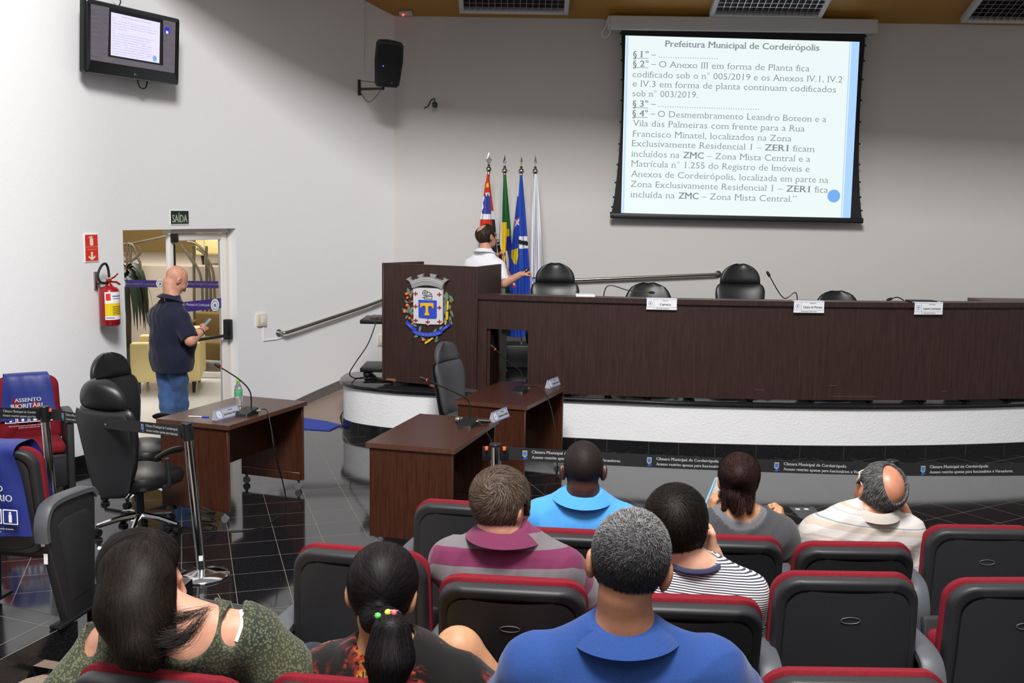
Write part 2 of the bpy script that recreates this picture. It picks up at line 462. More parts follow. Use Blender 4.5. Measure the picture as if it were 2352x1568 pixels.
# --- floors
arc = [arc_pt(A_CORNER + (A_END - A_CORNER) * i / 60, WR + 0.1) for i in range(61)]
poly = [(p.x, p.y) for p in arc] + [(arc[-1].x, -2.5), (9.5, -2.5), (9.5, 13.2), (arc[0].x, 13.2)]
struct(MB().prism(poly[::-1], -0.1, 0.0).build('floor', M['floor']))

# --- stage: granite top, white rendered front, black base tiles
EDGE = [(-1.86, 11.62), (-1.87, 11.28), (-1.79, 10.98), (-1.52, 10.72), (-0.9, 10.48), (0.65, 10.24), (1.83, 10.08), (3.5, 10.08), (5.2, 10.36), (7.0, 11.0), (8.6, 11.9)]
edge = [Vector((p[0], p[1])) for p in smooth_path([(x, y, 0) for x, y in EDGE], 8)]
STAGE_Z = 0.53
back_pts = [Vector(p) for p in ((8.6, 13.1), (0.2, 13.1), (-0.55, 12.75), (-1.2, 12.15))]
def inset(pts, d):
    out = []
    for i, p in enumerate(pts):
        a = pts[max(i - 1, 0)]; b = pts[min(i + 1, len(pts) - 1)]; t = (b - a).normalized(); out.append((p.x - t.y * d, p.y + t.x * d))
    return out
def stage_ring(d): return inset(edge, d) + [(p.x, p.y) for p in back_pts]
struct(MB().prism(stage_ring(0.035), 0.0, STAGE_Z - 0.035).build('stage_platform', M['dais_white']), 'white rendered curved front of the raised stage')
struct(MB().bprism(stage_ring(0.0), STAGE_Z - 0.035, STAGE_Z, 0.006).build('stage_floor', M['granite']), 'polished black granite top of the stage')
mb = MB(); ins = inset(edge, 0.02); ins2 = inset(edge, 0.036)
mb.grid([[(p[0], p[1], 0) for p in ins], [(p[0], p[1], 0.125) for p in ins], [(p[0], p[1], 0.125) for p in ins2]], 0, smooth=False)
dist = 0
for i in range(1, len(ins)):
    dist += (Vector(ins[i]) - Vector(ins[i - 1])).length
    if dist > 0.29:
        dist = 0; p = Vector(ins[i]); t = (Vector(ins[i]) - Vector(ins[i - 1])).normalized(); n = Vector((t.y, -t.x))
        a = p + n * 0.0012; mb.add([(a.x - t.x * .0016, a.y - t.y * .0016, 0), (a.x + t.x * .0016, a.y + t.y * .0016, 0), (a.x + t.x * .0016, a.y + t.y * .0016, .125), (a.x - t.x * .0016, a.y - t.y * .0016, .125)], [(0, 1, 2, 3)], 1)
struct(mb.build('baseboard_stage', [M['granite'], M['grout_dark']]))

# --- ramp along the left wall up to the stage, grey and black base tiles on the wall
def ramp_z(a): return max(0.0, (A_RAMP - a) / (A_RAMP - A_CORNER) * 0.36)
mb = MB(); NR = 24; rowi = []; rowo = []; side = [Vector((-1.86, 11.25)), Vector((-1.86, 11.62)), Vector((-1.2, 12.15)), Vector((-0.55, 12.75)), Vector((0.2, 13.1))]
sp = smooth_path([(p.x, p.y, 0) for p in side], 12)
for i in range(NR + 1):
    a = A_RAMP + (A_CORNER - 0.01 - A_RAMP) * i / NR; p = arc_pt(a, WR + 0.02); q = sp[int(i / NR * (len(sp) - 1) * 0.9)]
    z = ramp_z(a) + 0.003; rowo.append((p.x, p.y, z)); rowi.append((q.x, q.y, z))
mb.grid([rowi, rowo], smooth=False)
lo = [(x, y, 0.0) for x, y, z in rowi]; mb.grid([rowi, lo], smooth=False); mb.add([rowi[0], rowo[0], (rowo[0][0], rowo[0][1], 0), (rowi[0][0], rowi[0][1], 0)], [(0, 1, 2, 3)])
struct(mb.build('floor_ramp', M['ramp']))
def skirting(name, a0, a1, mat, n, joint):
    mb = MB(); r = WR - 0.012; rows = []
    for i in range(n + 1):
        a = a0 + (a1 - a0) * i / n; p = arc_pt(a, r); q = arc_pt(a, WR + 0.01); z = ramp_z(a)
        rows.append([(p.x, p.y, z), (p.x, p.y, z + 0.115), (q.x, q.y, z + 0.115)])
    mb.grid(rows, smooth=False)
    k = int(abs(a1 - a0) * WR / joint)
    for j in range(1, k):
        a = a0 + (a1 - a0) * j / k; p = arc_pt(a - .0002, r - .001); q = arc_pt(a + .0002, r - .001); z = ramp_z(a)
        mb.add([(p.x, p.y, z), (q.x, q.y, z), (q.x, q.y, z + .115), (p.x, p.y, z + .115)], [(0, 1, 2, 3)], 1)
    struct(mb.build(name, [mat, M['grout_dark']]))
skirting('baseboard_ramp', A_CORNER, A_RAMP, M['granite_grey'], 30, 0.4)
skirting('baseboard_left', A_D1 + .003, A_END, M['granite'], 30, 0.4)
skirting('baseboard_left_2', A_RAMP, A_D0 - .003, M['granite'], 6, 0.4)

# --- seating tiers: low black platforms, the aisle between them
def platform(name, pts, z, label):
    mb = MB(); mb.prism(pts, 0.0, z, 0)
    for i in range(len(pts)):                                 # pale joints along the nosing
        a = Vector(pts[i]); b = Vector(pts[(i + 1) % len(pts)]); t = (b - a).normalized(); n = Vector((-t.y, t.x))
        for d in (0.0, 0.13):
            p = a + n * d; q = b + n * d; w = n * 0.003
            mb.add([(p.x, p.y, z + .001), (q.x, q.y, z + .001), (q.x + w.x, q.y + w.y, z + .001), (p.x + w.x, p.y + w.y, z + .001)], [(0, 1, 2, 3)], 1)
    return struct(mb.build(name, [M['granite'], M['grout']]), label)
TIER = 0.19
pc = at_z(178, 1424, TIER); pl = at_z(0, 1515, TIER); dl = (Vector((pl.x, pl.y)) - Vector((pc.x, pc.y))).normalized()
pf = at_z(0, 1385, TIER); df = (Vector((pf.x, pf.y)) - Vector((pc.x, pc.y))).normalized()
A0 = Vector((pc.x, pc.y))
platform('floor_tier_left', [tuple(A0 + df * 3.0), tuple(A0 + dl * 0.9 + df * 3.0), tuple(A0 + dl * 0.9), tuple(A0)], TIER, 'low black granite platform under the reserved seats')
pr = at_z(446, 1372, TIER)
R0 = Vector((pr.x, pr.y))
front = [(R0.x, R0.y), (at_z(640, 1402, TIER).x, at_z(640, 1402, TIER).y), (0.9, at_z(640, 1402, TIER).y - .1), (2.6, 5.3), (5.5, 5.9)]
left = [(R0.x - 0.02, R0.y - 0.18), (-1.22, 4.1)]
struct_pts = [(5.5, 3.95), (-1.15, 3.95), (-1.25, 4.6), (R0.x, R0.y)] + front[1:]
platform('floor_tier_front', struct_pts[::-1], TIER, 'low black granite platform under the front row')
platform('floor_tier_middle', [(5.5, -1.0), (-1.02, -1.0), (-1.05, 3.98), (5.5, 3.98)][::-1], 0.25, 'black granite tier under the middle row')
platform('floor_tier_rear', [(5.5, -1.0), (-1.3, -1.0), (-1.3, 2.98), (5.5, 2.98)][::-1], 0.30, 'black granite tier under the nearest row')
sc = at_z(442, 1329, TIER); platform('floor_step', [(sc.x, sc.y), (sc.x - .5, sc.y + .12), (sc.x - .55, sc.y - .2), (sc.x - .05, sc.y - .32)], TIER, 'small black granite step at the head of the aisle')
mb = MB(); mb.add([(-4.2, 0.5, 0.10), (-0.9, 0.5, 0.10), (-1.1, 5.1, 0.02), (-1.95, 5.35, 0.02), (-3.6, 4.0, 0.04)], [(0, 1, 2, 3, 4)])
ga = at_z(70, 1533, 0.06); gb = at_z(150, 1546, 0.06); gx = Vector((0.03, 0.075, 0.0))
struct(mb.build('floor_aisle', M['aisle']))
s_ = MB().add([ga + Vector((0, 0, .012)), gb + Vector((0, 0, .012)), gb + gx + Vector((0, 0, .012)), ga + gx + Vector((0, 0, .012))], [(0, 1, 2, 3)])
struct(s_.build('trim_1', pmat('anti_slip_strip', '#7b6a5f', 0.8)))

# ================================================================== doorway and the lobby beyond it
pa = arc_pt(A_D1, WR + 0.15); pb = arc_pt(A_D0, WR + 0.15)
DM = frame((pa.x, pa.y, 0), (pb.x - pa.x, pb.y - pa.y, 0), (0, 0, 1)); DW = (pb - pa).length      # z of this frame points into the room
def dxy(px, py=700): return on_plane(px, py, DM)
glass = NT('clear_glass'); glass.set(rough=0.02, **{'Transmission Weight': 1.0, 'IOR': 1.02}); glass.b.inputs['Base Color'].default_value = (0.95, 0.96, 0.95, 1)
M['glass'] = glass.m
M['band'] = pmat('violet_band', '#3d2a86', 0.5)
x_l = dxy(388).x; x_r = dxy(519).x; x_j = DW
mb = MB()
mb.box(((x_r + x_j + .0) / 2 + .02, DOOR_H / 2, 0), (x_j - x_r + 0.02, DOOR_H, 0.10))
mb.box(((x_l + x_j) / 2, DOOR_H - 0.02, 0), (x_j - x_l, 0.05, 0.10))
door = struct(mb.build('door_1', pmat('door_frame_paint', '#e2d8cf', 0.5)), 'white framed glass door standing in the doorway')
door.matrix_world = DM
mb = MB(); st = 0.085; ytop = DOOR_H - 0.05
mb.rbox((x_l + st / 2, ytop / 2, 0.0), (st, ytop - .01, 0.05), .006)
mb.rbox((x_r - st / 2, ytop / 2, 0.0), (st, ytop - .01, 0.05), .006)
mb.rbox(((x_l + x_r) / 2, ytop - 0.035, 0.0), (x_r - x_l - 2 * st, 0.07, 0.048), .006); mb.rbox(((x_l + x_r) / 2, 0.06, 0.0), (x_r - x_l - 2 * st, 0.12, 0.048), .006)
leaf = mb.build('door_frame', M['white_paint'], door)
MB().box(((x_l + x_r) / 2, ytop / 2, 0), (x_r - x_l - 2 * st, ytop - 0.12, 0.008)).build('door_glass', M['glass'], door)
mb = MB(); yb = on_plane(500, 770, DM).y
mb.tube([(x_l + .05, yb - .0, 0.085), (x_r - 0.10, yb, 0.085)], 0.018, 10)
mb.rbox((x_r - 0.045, yb + .06, 0.06), (0.075, 0.22, 0.08), .012)
mb.rbox((x_l + 0.045, yb + .06, 0.06), (0.07, 0.2, 0.08), .012)
mb.tube([(x_l + .045, yb + .1, 0.05), (x_l + .045, ytop - .1, 0.05)], 0.011, 8); mb.rbox((x_l + .05, ytop - .04, .05), (.07, .09, .05), .008)
MB.build(mb, 'push_bar', M['black'], door)
def crest_disc(mb, x, y, r, Mx=None, mats=(0, 1, 2, 3)):
    """small round municipal badge: white disc, green wreath, blue centre"""
    F = (Mx or Matrix()) @ T(x, y, 0)
    mb.add([(p[0], p[1], 0.0010) for p in circle(r, 28)], [tuple(range(28))], mats[0], Mx=F)
    o = circle(r * .80, 28); i_ = circle(r * .66, 28)
    mb.add([(p[0] * .85, p[1], .0016) for p in o] + [(p[0] * .85, p[1], .0016) for p in i_], [(k, (k + 1) % 28, 28 + (k + 1) % 28, 28 + k) for k in range(28) if not 5 < k < 9], mats[1], Mx=F)
    mb.add([(p[0], p[1], .0018) for p in rrect(r * .42, r * .5, r * .1, 3, 0, -r * .05)], [tuple(range(16))], mats[2], Mx=F)
    mb.add([(p[0], p[1], .0022) for p in rrect(r * .8, r * .16, r * .05, 3, 0, r * .6)], [tuple(range(16))], mats[3], Mx=F)
M['crest_grey'] = pmat('crest_grey', '#8d948f', 0.6); M['crest_blue'] = pmat('crest_blue', '#3a66c8', 0.5)
BADGE = [M['white'], M['crest_grey'], M['crest_blue'], M['ink_grey']]
mb = MB(); y0 = on_plane(470, 711, DM).y; y1 = on_plane(470, 688, DM).y
mb.box(((x_l + x_r) / 2, (y0 + y1) / 2, 0.006), (x_r - x_l - 2 * st, y1 - y0, 0.003), 4)
c = on_plane(492, 700, DM); crest_disc(mb, c.x, c.y, (y1 - y0) * .62, T(0, 0, .009))
t1 = MB(); text_px(t1, 'Câmara Municipal de Cordeirópolis', DM, (409, 701), (480, 703), 6, z=0.0085, bold=0.02)
band = mb.build('window_sticker', BADGE + [M['band']], door); t1.build('sticker_lettering', M['white'], band)

# lobby shell
struct(MB().add([(-14, 8.6, -.004), (-3.0, 8.6, -.004), (-1.2, 13.9, -.004), (-1.2, 22, -.004), (-14, 22, -.004)], [(0, 1, 2, 3, 4)]).build('floor_lobby', pmat('pale_marble', '#d6d4d1', 0.25, noise=(3, '#dedcda'))))
struct(MB().box((-6.5, 21, 2.6), (15, 0.2, 5.4)).build('wall_lobby', pmat('ochre_plaster', '#a98c55', 0.8)))
struct(MB().box((-6.5, 18.6, 0.71), (13, 4.6, 1.42)).build('floor_landing', pmat('landing_render', '#b9aa9a', 0.8)))
struct(MB().box((-1.1, 17.5, 2.6), (0.2, 7, 5.4)).build('wall_lobby_side', pmat('lobby_side', '#b39a6c', 0.8)))
GY = 14.35
GM = frame(at_y(300, 700, GY) * 1.0, (1, 0, 0), (0, 0, 1))
fx0 = on_plane(200, 700, GM).x; fx1 = on_plane(600, 700, GM).x; fy0 = on_plane(500, 866, GM).y; fy1 = on_plane(400, 380, GM).y
mb = MB(); mb.box(((fx0 + fx1) / 2, fy0 + .035, 0), (fx1 - fx0, 0.07, 0.06)); mb.box(((fx0 + fx1) / 2, fy1, 0), (fx1 - fx0, 0.08, 0.06))
for px_ in (212, 396, 590):
    mb.box((on_plane(px_, 700, GM).x, (fy0 + fy1) / 2, 0), (0.05, fy1 - fy0, 0.05))
win = struct(mb.build('window_1', M['white_paint']), 'glass partition in the lobby behind the doorway'); win.matrix_world = GM
MB().box(((fx0 + fx1) / 2, (fy0 + fy1) / 2, 0), (fx1 - fx0, fy1 - fy0, 0.01)).build('window_glass', M['glass'], win)
mb = MB(); y0 = on_plane(330, 659, GM).y; y1 = on_plane(330, 643, GM).y
mb.box(((fx0 + fx1) / 2, (y0 + y1) / 2, 0.012), (fx1 - fx0, y1 - y0, 0.003), 4)
t1 = MB()
for a, b in ((288, 357), (433, 502)):
    text_px(t1, 'Câmara Municipal de Cordeirópolis', GM, (a, 653), (b, 655), 5, z=0.016, bold=0.02)
for px_ in (280, 369, 422, 512): c = on_plane(px_, 651, GM); crest_disc(mb, c.x, c.y, (y1 - y0) * .62, T(0, 0, .0145))
band = mb.build('window_sticker', BADGE + [M['band']], win); t1.build('sticker_lettering', M['white'], band)

# armchairs, sofa, railing and plant of the lobby
M['mustard'] = pmat('mustard_upholstery', '#d8c384', 0.8, noise=(30, '#dcc98e'))
M['sofa_brown'] = pmat('brown_upholstery', '#6d5526', 0.8)
def armchair(label, loc, rz, mat, w=0.78, d=0.76, cat='armchair', name='armchair'):
    r = thing(name, label, cat, loc, rz)
    for s in (-1, 1): MB().rbox((s * (w / 2 - .08), 0, .40), (.16, d, .50), .03, 3).build('armrest', mat, r)
    MB().rbox((0, -.0 + d / 2 - .09, .47), (w - .324, .17, .62), .03, 3).build('backrest', mat, r)
    MB().rbox((0, -.09, .30), (w - .324, d - .184, .27), .04, 3).build('seat', mat, r)
    for sx in (-1, 1):
        for sy in (-1, 1): MB().cyl((sx * (w / 2 - .09), sy * (d / 2 - .09), 0), (sx * (w / 2 - .08), sy * (d / 2 - .08), .152), .018, .03, 8).build('leg', M['black'], r)
    return r
p = at_y(412, 880, 13.5); armchair('mustard armchair on the lobby floor behind the man in the doorway', (p.x - .12, 13.5, 0), math.radians(-78), M['mustard'], .98, .84)
p = at_y(500, 606, 17.0); armchair('small mustard armchair up on the landing, seen through the door glass', (p.x + .2, 17.0, 1.42), math.radians(-20), M['mustard'])
p = at_y(488, 790, 15.4); armchair('dark brown sofa behind the lobby glass, beside the push bar', (p.x + .1, 15.25, 0), math.radians(-15), M['sofa_brown'], 1.3, .8, 'sofa', 'sofa')
rail = MB(); RYY = 16.1
for pts in ([(452, 570), (470, 585), (488, 620), (492, 660), (494, 720)], [(425, 572), (445, 600), (462, 640), (466, 720)], [(430, 555), (450, 560), (470, 582), (482, 640), (484, 720)], [(415, 560), (436, 592), (448, 610)]):
    rail.tube(smooth_path([at_y(x, y, RYY) for x, y in pts], 6), .02, 8)
for x in (445, 474): rail.tube([at_y(x, 565, RYY + .06), Vector((at_y(x + 1, 768, RYY + .06).x, RYY + .06, 0))], .022, 8)
for pts in ([(284, 560), (304, 562), (316, 590), (322, 610), (312, 640), (290, 650)], [(284, 580), (300, 600), (318, 620), (320, 645)], [(300, 560), (300, 650)], [(284, 600), (306, 596), (322, 580), (318, 566)], [(284, 640), (310, 630), (318, 606)], [(292, 556), (292, 836)]):
    rail.tube(smooth_path([at_y(x, y, RYY) for x, y in pts], 6), .02, 8)
rail.tube([at_y(286, 563, RYY + .1), at_y(388, 541, RYY + .1)], .02, 8)
tag(rail.build('stair_railing', pmat('bronze_tube', '#6f6452', 0.45, 0.5)), 'looping tubular metal stair railing beyond the lobby glass', 'railing')
pl_ = thing('potted_plant', 'dark green plant with long drooping leaves at left of the lobby', 'plant', (at_y(292, 700, 14.95).x, 14.95, 0))
random.seed(4); lf = MB(); top = Vector((0, 0, 1.35))
for i in range(26):
    a = random.uniform(0, 2 * PI); L = random.uniform(.45, .8); z0 = random.uniform(-.25, .15); rows = []
    for k in range(7):
        t = k / 6; r = L * .55 * math.sin(t * 1.6); z = top.z + z0 + .25 * math.sin(t * 2.4) - .75 * t * t * L / .6
        w = .045 * (math.sin(PI * min(1, t * .9 + .1))) + .002; c = Vector((r * math.cos(a), r * math.sin(a), z)); s = Vector((-math.sin(a), math.cos(a), 0)) * w
        rows.append([tuple(c - s), tuple(c + Vector((0, 0, .012))), tuple(c + s)])
    lf.grid(rows)
lf.build('leaves', pmat('dark_leaf', '#22301f', 0.4), pl_)
MB().tube([(0, 0, .3), (.02, 0, .8), (0, 0, 1.4)], [.04, .035, .03], 10).build('stem', pmat('stem', '#4b4030', 0.8), pl_)
MB().lathe([(0, 0), (.17, 0), (.23, .34), (.21, .34), (.2, .3), (0, .3)], 24).build('pot', pmat('clay_pot', '#4a4238', 0.7), pl_)

# ================================================================== things on the left wall
def plate_on_wall(name, label, cat, pxs, thick, mats, r=0.008):
    """pxs = left, top, right, bottom pixel of a plate flat on the wall"""
    l, t, rr, b = pxs; Wm = wall_frame((l + rr) / 2, (t + b) / 2, 0.0)
    p = on_plane(l, (t + b) / 2, Wm); q = on_plane(rr, (t + b) / 2, Wm); u = on_plane((l + rr) / 2, t, Wm); d = on_plane((l + rr) / 2, b, Wm)
    w = q.x - p.x; h = u.y - d.y
    mb = MB(); mb.bprism(rrect(w, h, r, 3), 0.0005, thick, min(.002, thick * .3)); o = mb.build(name, mats); o.matrix_world = Wm
    tag(o, label, cat); return o, Wm, w, h
M['sign_green'] = pmat('sign_green', '#12281f', 0.5); M['sign_red'] = pmat('sign_red', '#dd2b1c', 0.5); M['glow_white'] = pmat('cream_print', '#e2e2cf', 0.6)
o, Wm, w, h = plate_on_wall('exit_sign', 'dark green SAÍDA sign above the doorway', 'sign', (393, 483, 436, 517), .006, [M['white']])
mb = MB(); mb.add([(x, y, .0065) for x, y in rrect(w * .95, h * .88, .006, 3, 0, h * .03)], [tuple(range(16))]); mb.build('panel', M['sign_green'], o)
mb = MB(); put_text(mb, 'SAÍDA', 0, -h * .30, h * .50, width=w * .80, align='C', z=.0075, bold=.02); mb.build('lettering', M['glow_white'], o)
o, Wm, w, h = plate_on_wall('extinguisher_sign', 'red sign with an arrow above the fire extinguisher', 'sign', (195, 536, 227, 602), .006, [M['white']])
MB().add([(x, y, .0065) for x, y in rrect(w * .90, h * .92, .006, 3)], [tuple(range(16))]).build('panel', M['sign_red'], o)
mb = MB(); W_ = w; H_ = h
mb.prism(rrect(.24 * W_, .27 * H_, .08 * W_, 4, 0, .21 * H_), .007, .0075); mb.prism(rrect(.12 * W_, .08 * H_, .02 * W_, 2, 0, .37 * H_), .007, .0075)
mb.prism([(-.2 * W_, .36 * H_), (-.12 * W_, .40 * H_), (.1 * W_, .405 * H_), (.1 * W_, .385 * H_), (-.1 * W_, .375 * H_), (-.18 * W_, .335 * H_)], .007, .0075)
mb.prism([(-.07 * W_, -.14 * H_), (-.07 * W_, -.33 * H_), (-.24 * W_, -.27 * H_), (-.24 * W_, -.33 * H_), (0, -.44 * H_), (.24 * W_, -.33 * H_), (.24 * W_, -.27 * H_), (.07 * W_, -.33 * H_), (.07 * W_, -.14 * H_)][::-1], .007, .0075)
put_text(mb, 'EXTINTOR DE INCÊNDIO', 0, .02 * H_, .035 * H_, width=.84 * W_, align='C', z=.0072, bold=.01); put_text(mb, 'CARGA DE PÓ - BC', 0, -.07 * H_, .035 * H_, width=.7 * W_, align='C', z=.0072, bold=.01)
mb.build('lettering', M['glow_white'], o)

# fire extinguisher hanging on its hook
Wm = wall_frame(226, 700, 0.0)
ext = thing('fire_extinguisher', 'red fire extinguisher hanging on the wall left of the doorway', 'fire extinguisher'); ext.matrix_world = Wm
ex = lambda px, py: on_plane(px, py, Wm)
zoff = 0.12; xl = ex(207, 700).x; xr = ex(244.5, 700).x; cr = (xr - xl) / 2 * .86; xc = (xl + xr) / 2 + .01; yb = ex(226, 745).y; ys = ex(226, 662).y; yn = ex(226, 655).y
M['ext_red'] = pmat('extinguisher_red', '#98161f', 0.28); M['label_yellow'] = pmat('label_yellow', '#e9c90f', 0.5)
EM = T(xc, yb, zoff) @ RX(-PI / 2); hh = ys - yb
MB().lathe([(0, 0), (cr * .9, 0), (cr, .01), (cr, hh - .03), (cr * .93, hh - .008), (cr * .7, hh + .015), (cr * .35, hh + .03), (cr * .3, hh + .045), (0, hh + .045)], 32, Mx=EM).build('cylinder', M['ext_red'], ext)
mb = MB()
def wrap(y0, y1, mi, a0=48, a1=165, r=cr + .0012):
    rows = []
    for k in range(13):
        a = math.radians(a0 + (a1 - a0) * k / 12); rows.append([(xc + r * math.cos(a), y0, zoff + r * math.sin(a)), (xc + r * math.cos(a), y1, zoff + r * math.sin(a))])
    mb.grid(rows, mi)
wrap(yb + hh * .17, yb + hh * .27, 0); wrap(yb + hh * .27, yb + hh * .62, 1); wrap(yb + hh * .62, yb + hh * .93, 0); wrap(yb + hh * .70, yb + hh * .89, 2, 132, 158, cr + .002)
for k in range(5): wrap(yb + hh * (.32 + .05 * k), yb + hh * (.335 + .05 * k), 3, 66, 122, cr + .002)
wrap(yb + hh * .80, yb + hh * .83, 4, 65, 122, cr + .002); wrap(yb + hh * .74, yb + hh * .755, 3, 70, 118, cr + .002); wrap(yb + hh * .21, yb + hh * .235, 4, 112, 160, cr + .002)
mb.build('label_sticker', [M['white'], M['label_yellow'], M['sign_red'], M['ink'], M['crest_blue']], ext)
y1 = yb + hh + .045
mb = MB(); mb.cyl((xc, y1 - .01, zoff), (xc, y1 + .035, zoff), .018, .016, 12); mb.rbox((xc, y1 + .03, zoff), (.04, .03, .035), .006)
mb.build('valve', M['ext_red'], ext)
mb = MB(); mb.tube([(xc + .01, y1 + .04, zoff), (xc + .05, y1 + .06, zoff + .02), (xc + .085, y1 + .09, zoff + .03)], [.011, .012, .010], 8, flat=.6)
mb.tube([(xc + .01, y1 + .02, zoff), (xc + .06, y1 + .015, zoff + .03), (xc + .10, y1 - .01, zoff + .04)], [.011, .012, .010], 8, flat=.6)
mb.build('handle', M['ext_red'], ext)
MB().tube(smooth_path([(xc - .015, y1 + .02, zoff), (xc - .07, y1 + .012, zoff + .01), (xc - .125, y1 + .03, zoff + .01), (xc - .135, y1 + .09, zoff), (xc - .09, y1 + .165, zoff), (xc - .035, y1 + .185, zoff), (xc - .005, y1 + .14, zoff), (xc + .005, y1 + .06, zoff)], 6), .011, 10).build('hose', M['rubber'], ext)
mb = MB(); mb.rbox((xc - .045, y1 + .03, .012), (.035, .16, .02), .004); mb.box((xc - .02, y1 + .0, .06), (.02, .02, .1)); mb.build('bracket', M['steel'], ext)
MB().lathe([(.016, -.003), (.019, .0), (.016, .003)], 12, Mx=T(xc - .004, y1 + .05, zoff + .012) @ RX(PI / 2)).build('pull_pin', M['label_yellow'], ext)

# switch and conduit, outlet by the lectern
o, Wm, w, h = plate_on_wall('light_switch', 'cream switch plate on the wall between the doorway and the handrail', 'switch', (586, 720, 607, 748), .03, [pmat('cream_plastic', '#ded4bc', 0.5)])
MB().rbox((w * .12, 0, .031), (w * .5, h * .6, .006), .002).build('rocker', M['white_paint'], o)
cb_ = MB(); path = [wall_frame(602, 748, .006), wall_frame(602, 782, .006), wall_frame(630, 779, .006)]
cpts = [m.translation for m in path] + [wall_frame(x, y, .006).translation for x, y in ((690, 762), (760, 742), (830, 717), (872, 696))]
for a, b in zip(cpts[:-1], cpts[1:]): cb_.tube([a, b], .009, 6)
tag(cb_.build('cable_conduit', M['white_paint']), 'thin white cable conduit running from the switch along under the handrail', 'conduit')
o, Wm, w, h = plate_on_wall('wall_outlet', 'cream outlet plate low on the wall behind the lectern cable', 'outlet', (867, 769, 880, 793), .02, [bpy.data.materials['cream_plastic']])
MB().rbox((0, 0, .021), (w * .5, h * .5, .004), .002).build('socket', M['white_paint'], o)

# handrails
hp = [wall_frame(638, 764, .004).translation, wall_frame(640, 763, .075).translation] + [wall_frame(x, y, .085).translation for x, y in ((655, 759), (720, 738), (800, 712), (850, 695), (893, 678))]
hr = thing('handrail', 'steel handrail sloping up the left wall beside the ramp', 'handrail', hp[0])
def rel(o, pts): return [Vector(p) - o.location for p in pts]
MB().tube(smooth_path(rel(hr, hp), 6), .021, 12).build('rail', M['steel'], hr)
wm = wall_frame(637, 764, 0); MB().cyl((0, 0, .001), (0, 0, .012), .045, .042, 20, Mx=Matrix.Translation(-hr.location) @ wm).build('flange', M['chrome'], hr)
pts = [at_y(1318, 643, 13.02), at_y(1640, 630, 13.02), at_y(1648, 629, 13.02), at_y(1649, 629, 13.095)]
h2 = thing('handrail', 'steel handrail on the back wall between two tall chairs', 'handrail', pts[-1])
pts = [at_y(1180, 648, 13.02)] + pts
MB().tube(rel(h2, pts), .019, 12).build('rail', M['steel'], h2)
MB().cyl((0, -.002, 0), (0, -.014, 0), .045, .042, 20).build('flange', M['chrome'], h2)
mb = MB(); q = at_y(1240, 646, 13.02) - h2.location; mb.cyl(q, q + Vector((0, .072, -.01)), .008, n=8); mb.build('bracket', M['steel'], h2)

# television on its arm
Wm = wall_frame(298, 95, 0.20) @ RX(math.radians(4)) @ RY(math.radians(-3))
tv = thing('television', 'black flat television showing the slide, high on the left wall', 'television'); tv.matrix_world = Wm
tl = on_plane(193, -4, Wm); tr = on_plane(409, 43, Wm); br = on_plane(404, 197, Wm); bl = on_plane(191, 164, Wm)
w = ((tr - tl).length + (br - bl).length) / 2; h = ((tl - bl).length + (tr - br).length) / 2; cx_ = (tl.x + tr.x + bl.x + br.x) / 4; cy_ = (tl.y + tr.y + bl.y + br.y) / 4
ang = math.atan2((tr - tl).y + (br - bl).y, (tr - tl).x + (br - bl).x)
TVM = T(cx_, cy_, 0) @ RZ(ang)
mb = MB(); out = rrect(w, h, .02, 4); sw_, sh_ = w - .11, h - .15; inn = rrect(sw_, sh_, .004, 4, 0, .035)
n = len(out)
for (a, za, b, zb) in ((out, -.045, out, .02), (out, .02, [(x * .985, y * .98) for x, y in out], .03), ([(x * .985, y * .98) for x, y in out], .03, inn, .024)):
    mb.grid([[(p[0], p[1], za) for p in a], [(p[0], p[1], zb) for p in b]], closed=True, smooth=False)
mb.add([(p[0], p[1], -.045) for p in out], [tuple(range(n))[::-1]])
mb.v = [tuple(TVM @ Vector(p)) for p in mb.v]
mb.build('bezel', M['black_gloss'], tv)
SCR = TVM @ T(0, .035, .024)
em = NT('tv_picture'); em.set(rough=0.3); em.b.inputs['Base Color'].default_value = (0.01, 0.01, 0.01, 1)
v = em.coord('Object', scale=(2, 60, 1)); nn = em.node('ShaderNodeTexNoise', Scale=3.0); em.link(v, nn.inputs['Vector'])
em.link(em.ramp(nn.outputs[0], [(0.3, '#5c5660'), (0.7, '#736c76')]), em.b.inputs['Emission Color']); em.b.inputs['Emission Strength'].default_value = 0.9
def emat(name, col, s=1.0): return pmat(name, '#050505', 0.4, emit=(col, s))
mb = MB(); mb.add([(x * sw_ / 2, y * sh_ / 2, 0) for x, y in ((-1, -1), (1, -1), (1, 1), (-1, 1))], [(0, 1, 2, 3)], Mx=SCR)
scr = mb.build('screen', em.m, tv)
def q4(mb, x0, y0, x1, y1, z, mi=0, x0b=None, x1b=None):
    mb.add([((x0b if x0b is not None else x0), y0, z), ((x1b if x1b is not None else x1), y0, z), (x1, y1, z), (x0, y1, z)], [(0, 1, 2, 3)], mi, Mx=SCR)
mb = MB(); hw, hh_ = sw_ / 2, sh_ / 2
q4(mb, -hw * .60, -hh_ * .78, hw * .68, hh_, .001, 0, -hw * .62, hw * .70)
q4(mb, -hw * .56, -hh_ * .71, hw * .60, hh_ * .86, .002, 1)
mb.add([(p[0] + hw * .48, p[1] - hh_ * .56, .003) for p in circle(hw * .05, 20)], [tuple(range(20))], 2, Mx=SCR)
q4(mb, hw * .72, hh_ * .50, hw * .84, hh_ * .74, .002, 3); q4(mb, hw * .75, hh_ * .50, hw * .81, hh_ * .60, .003, 1)
mb.build('picture_slide', [emat('tv_black', '#141218', .8), emat('tv_white', '#e9e4ff', 1.05), emat('tv_blue', '#79b4ff', 1.0), emat('tv_icon', '#2a2fd8', 1.0)], scr)
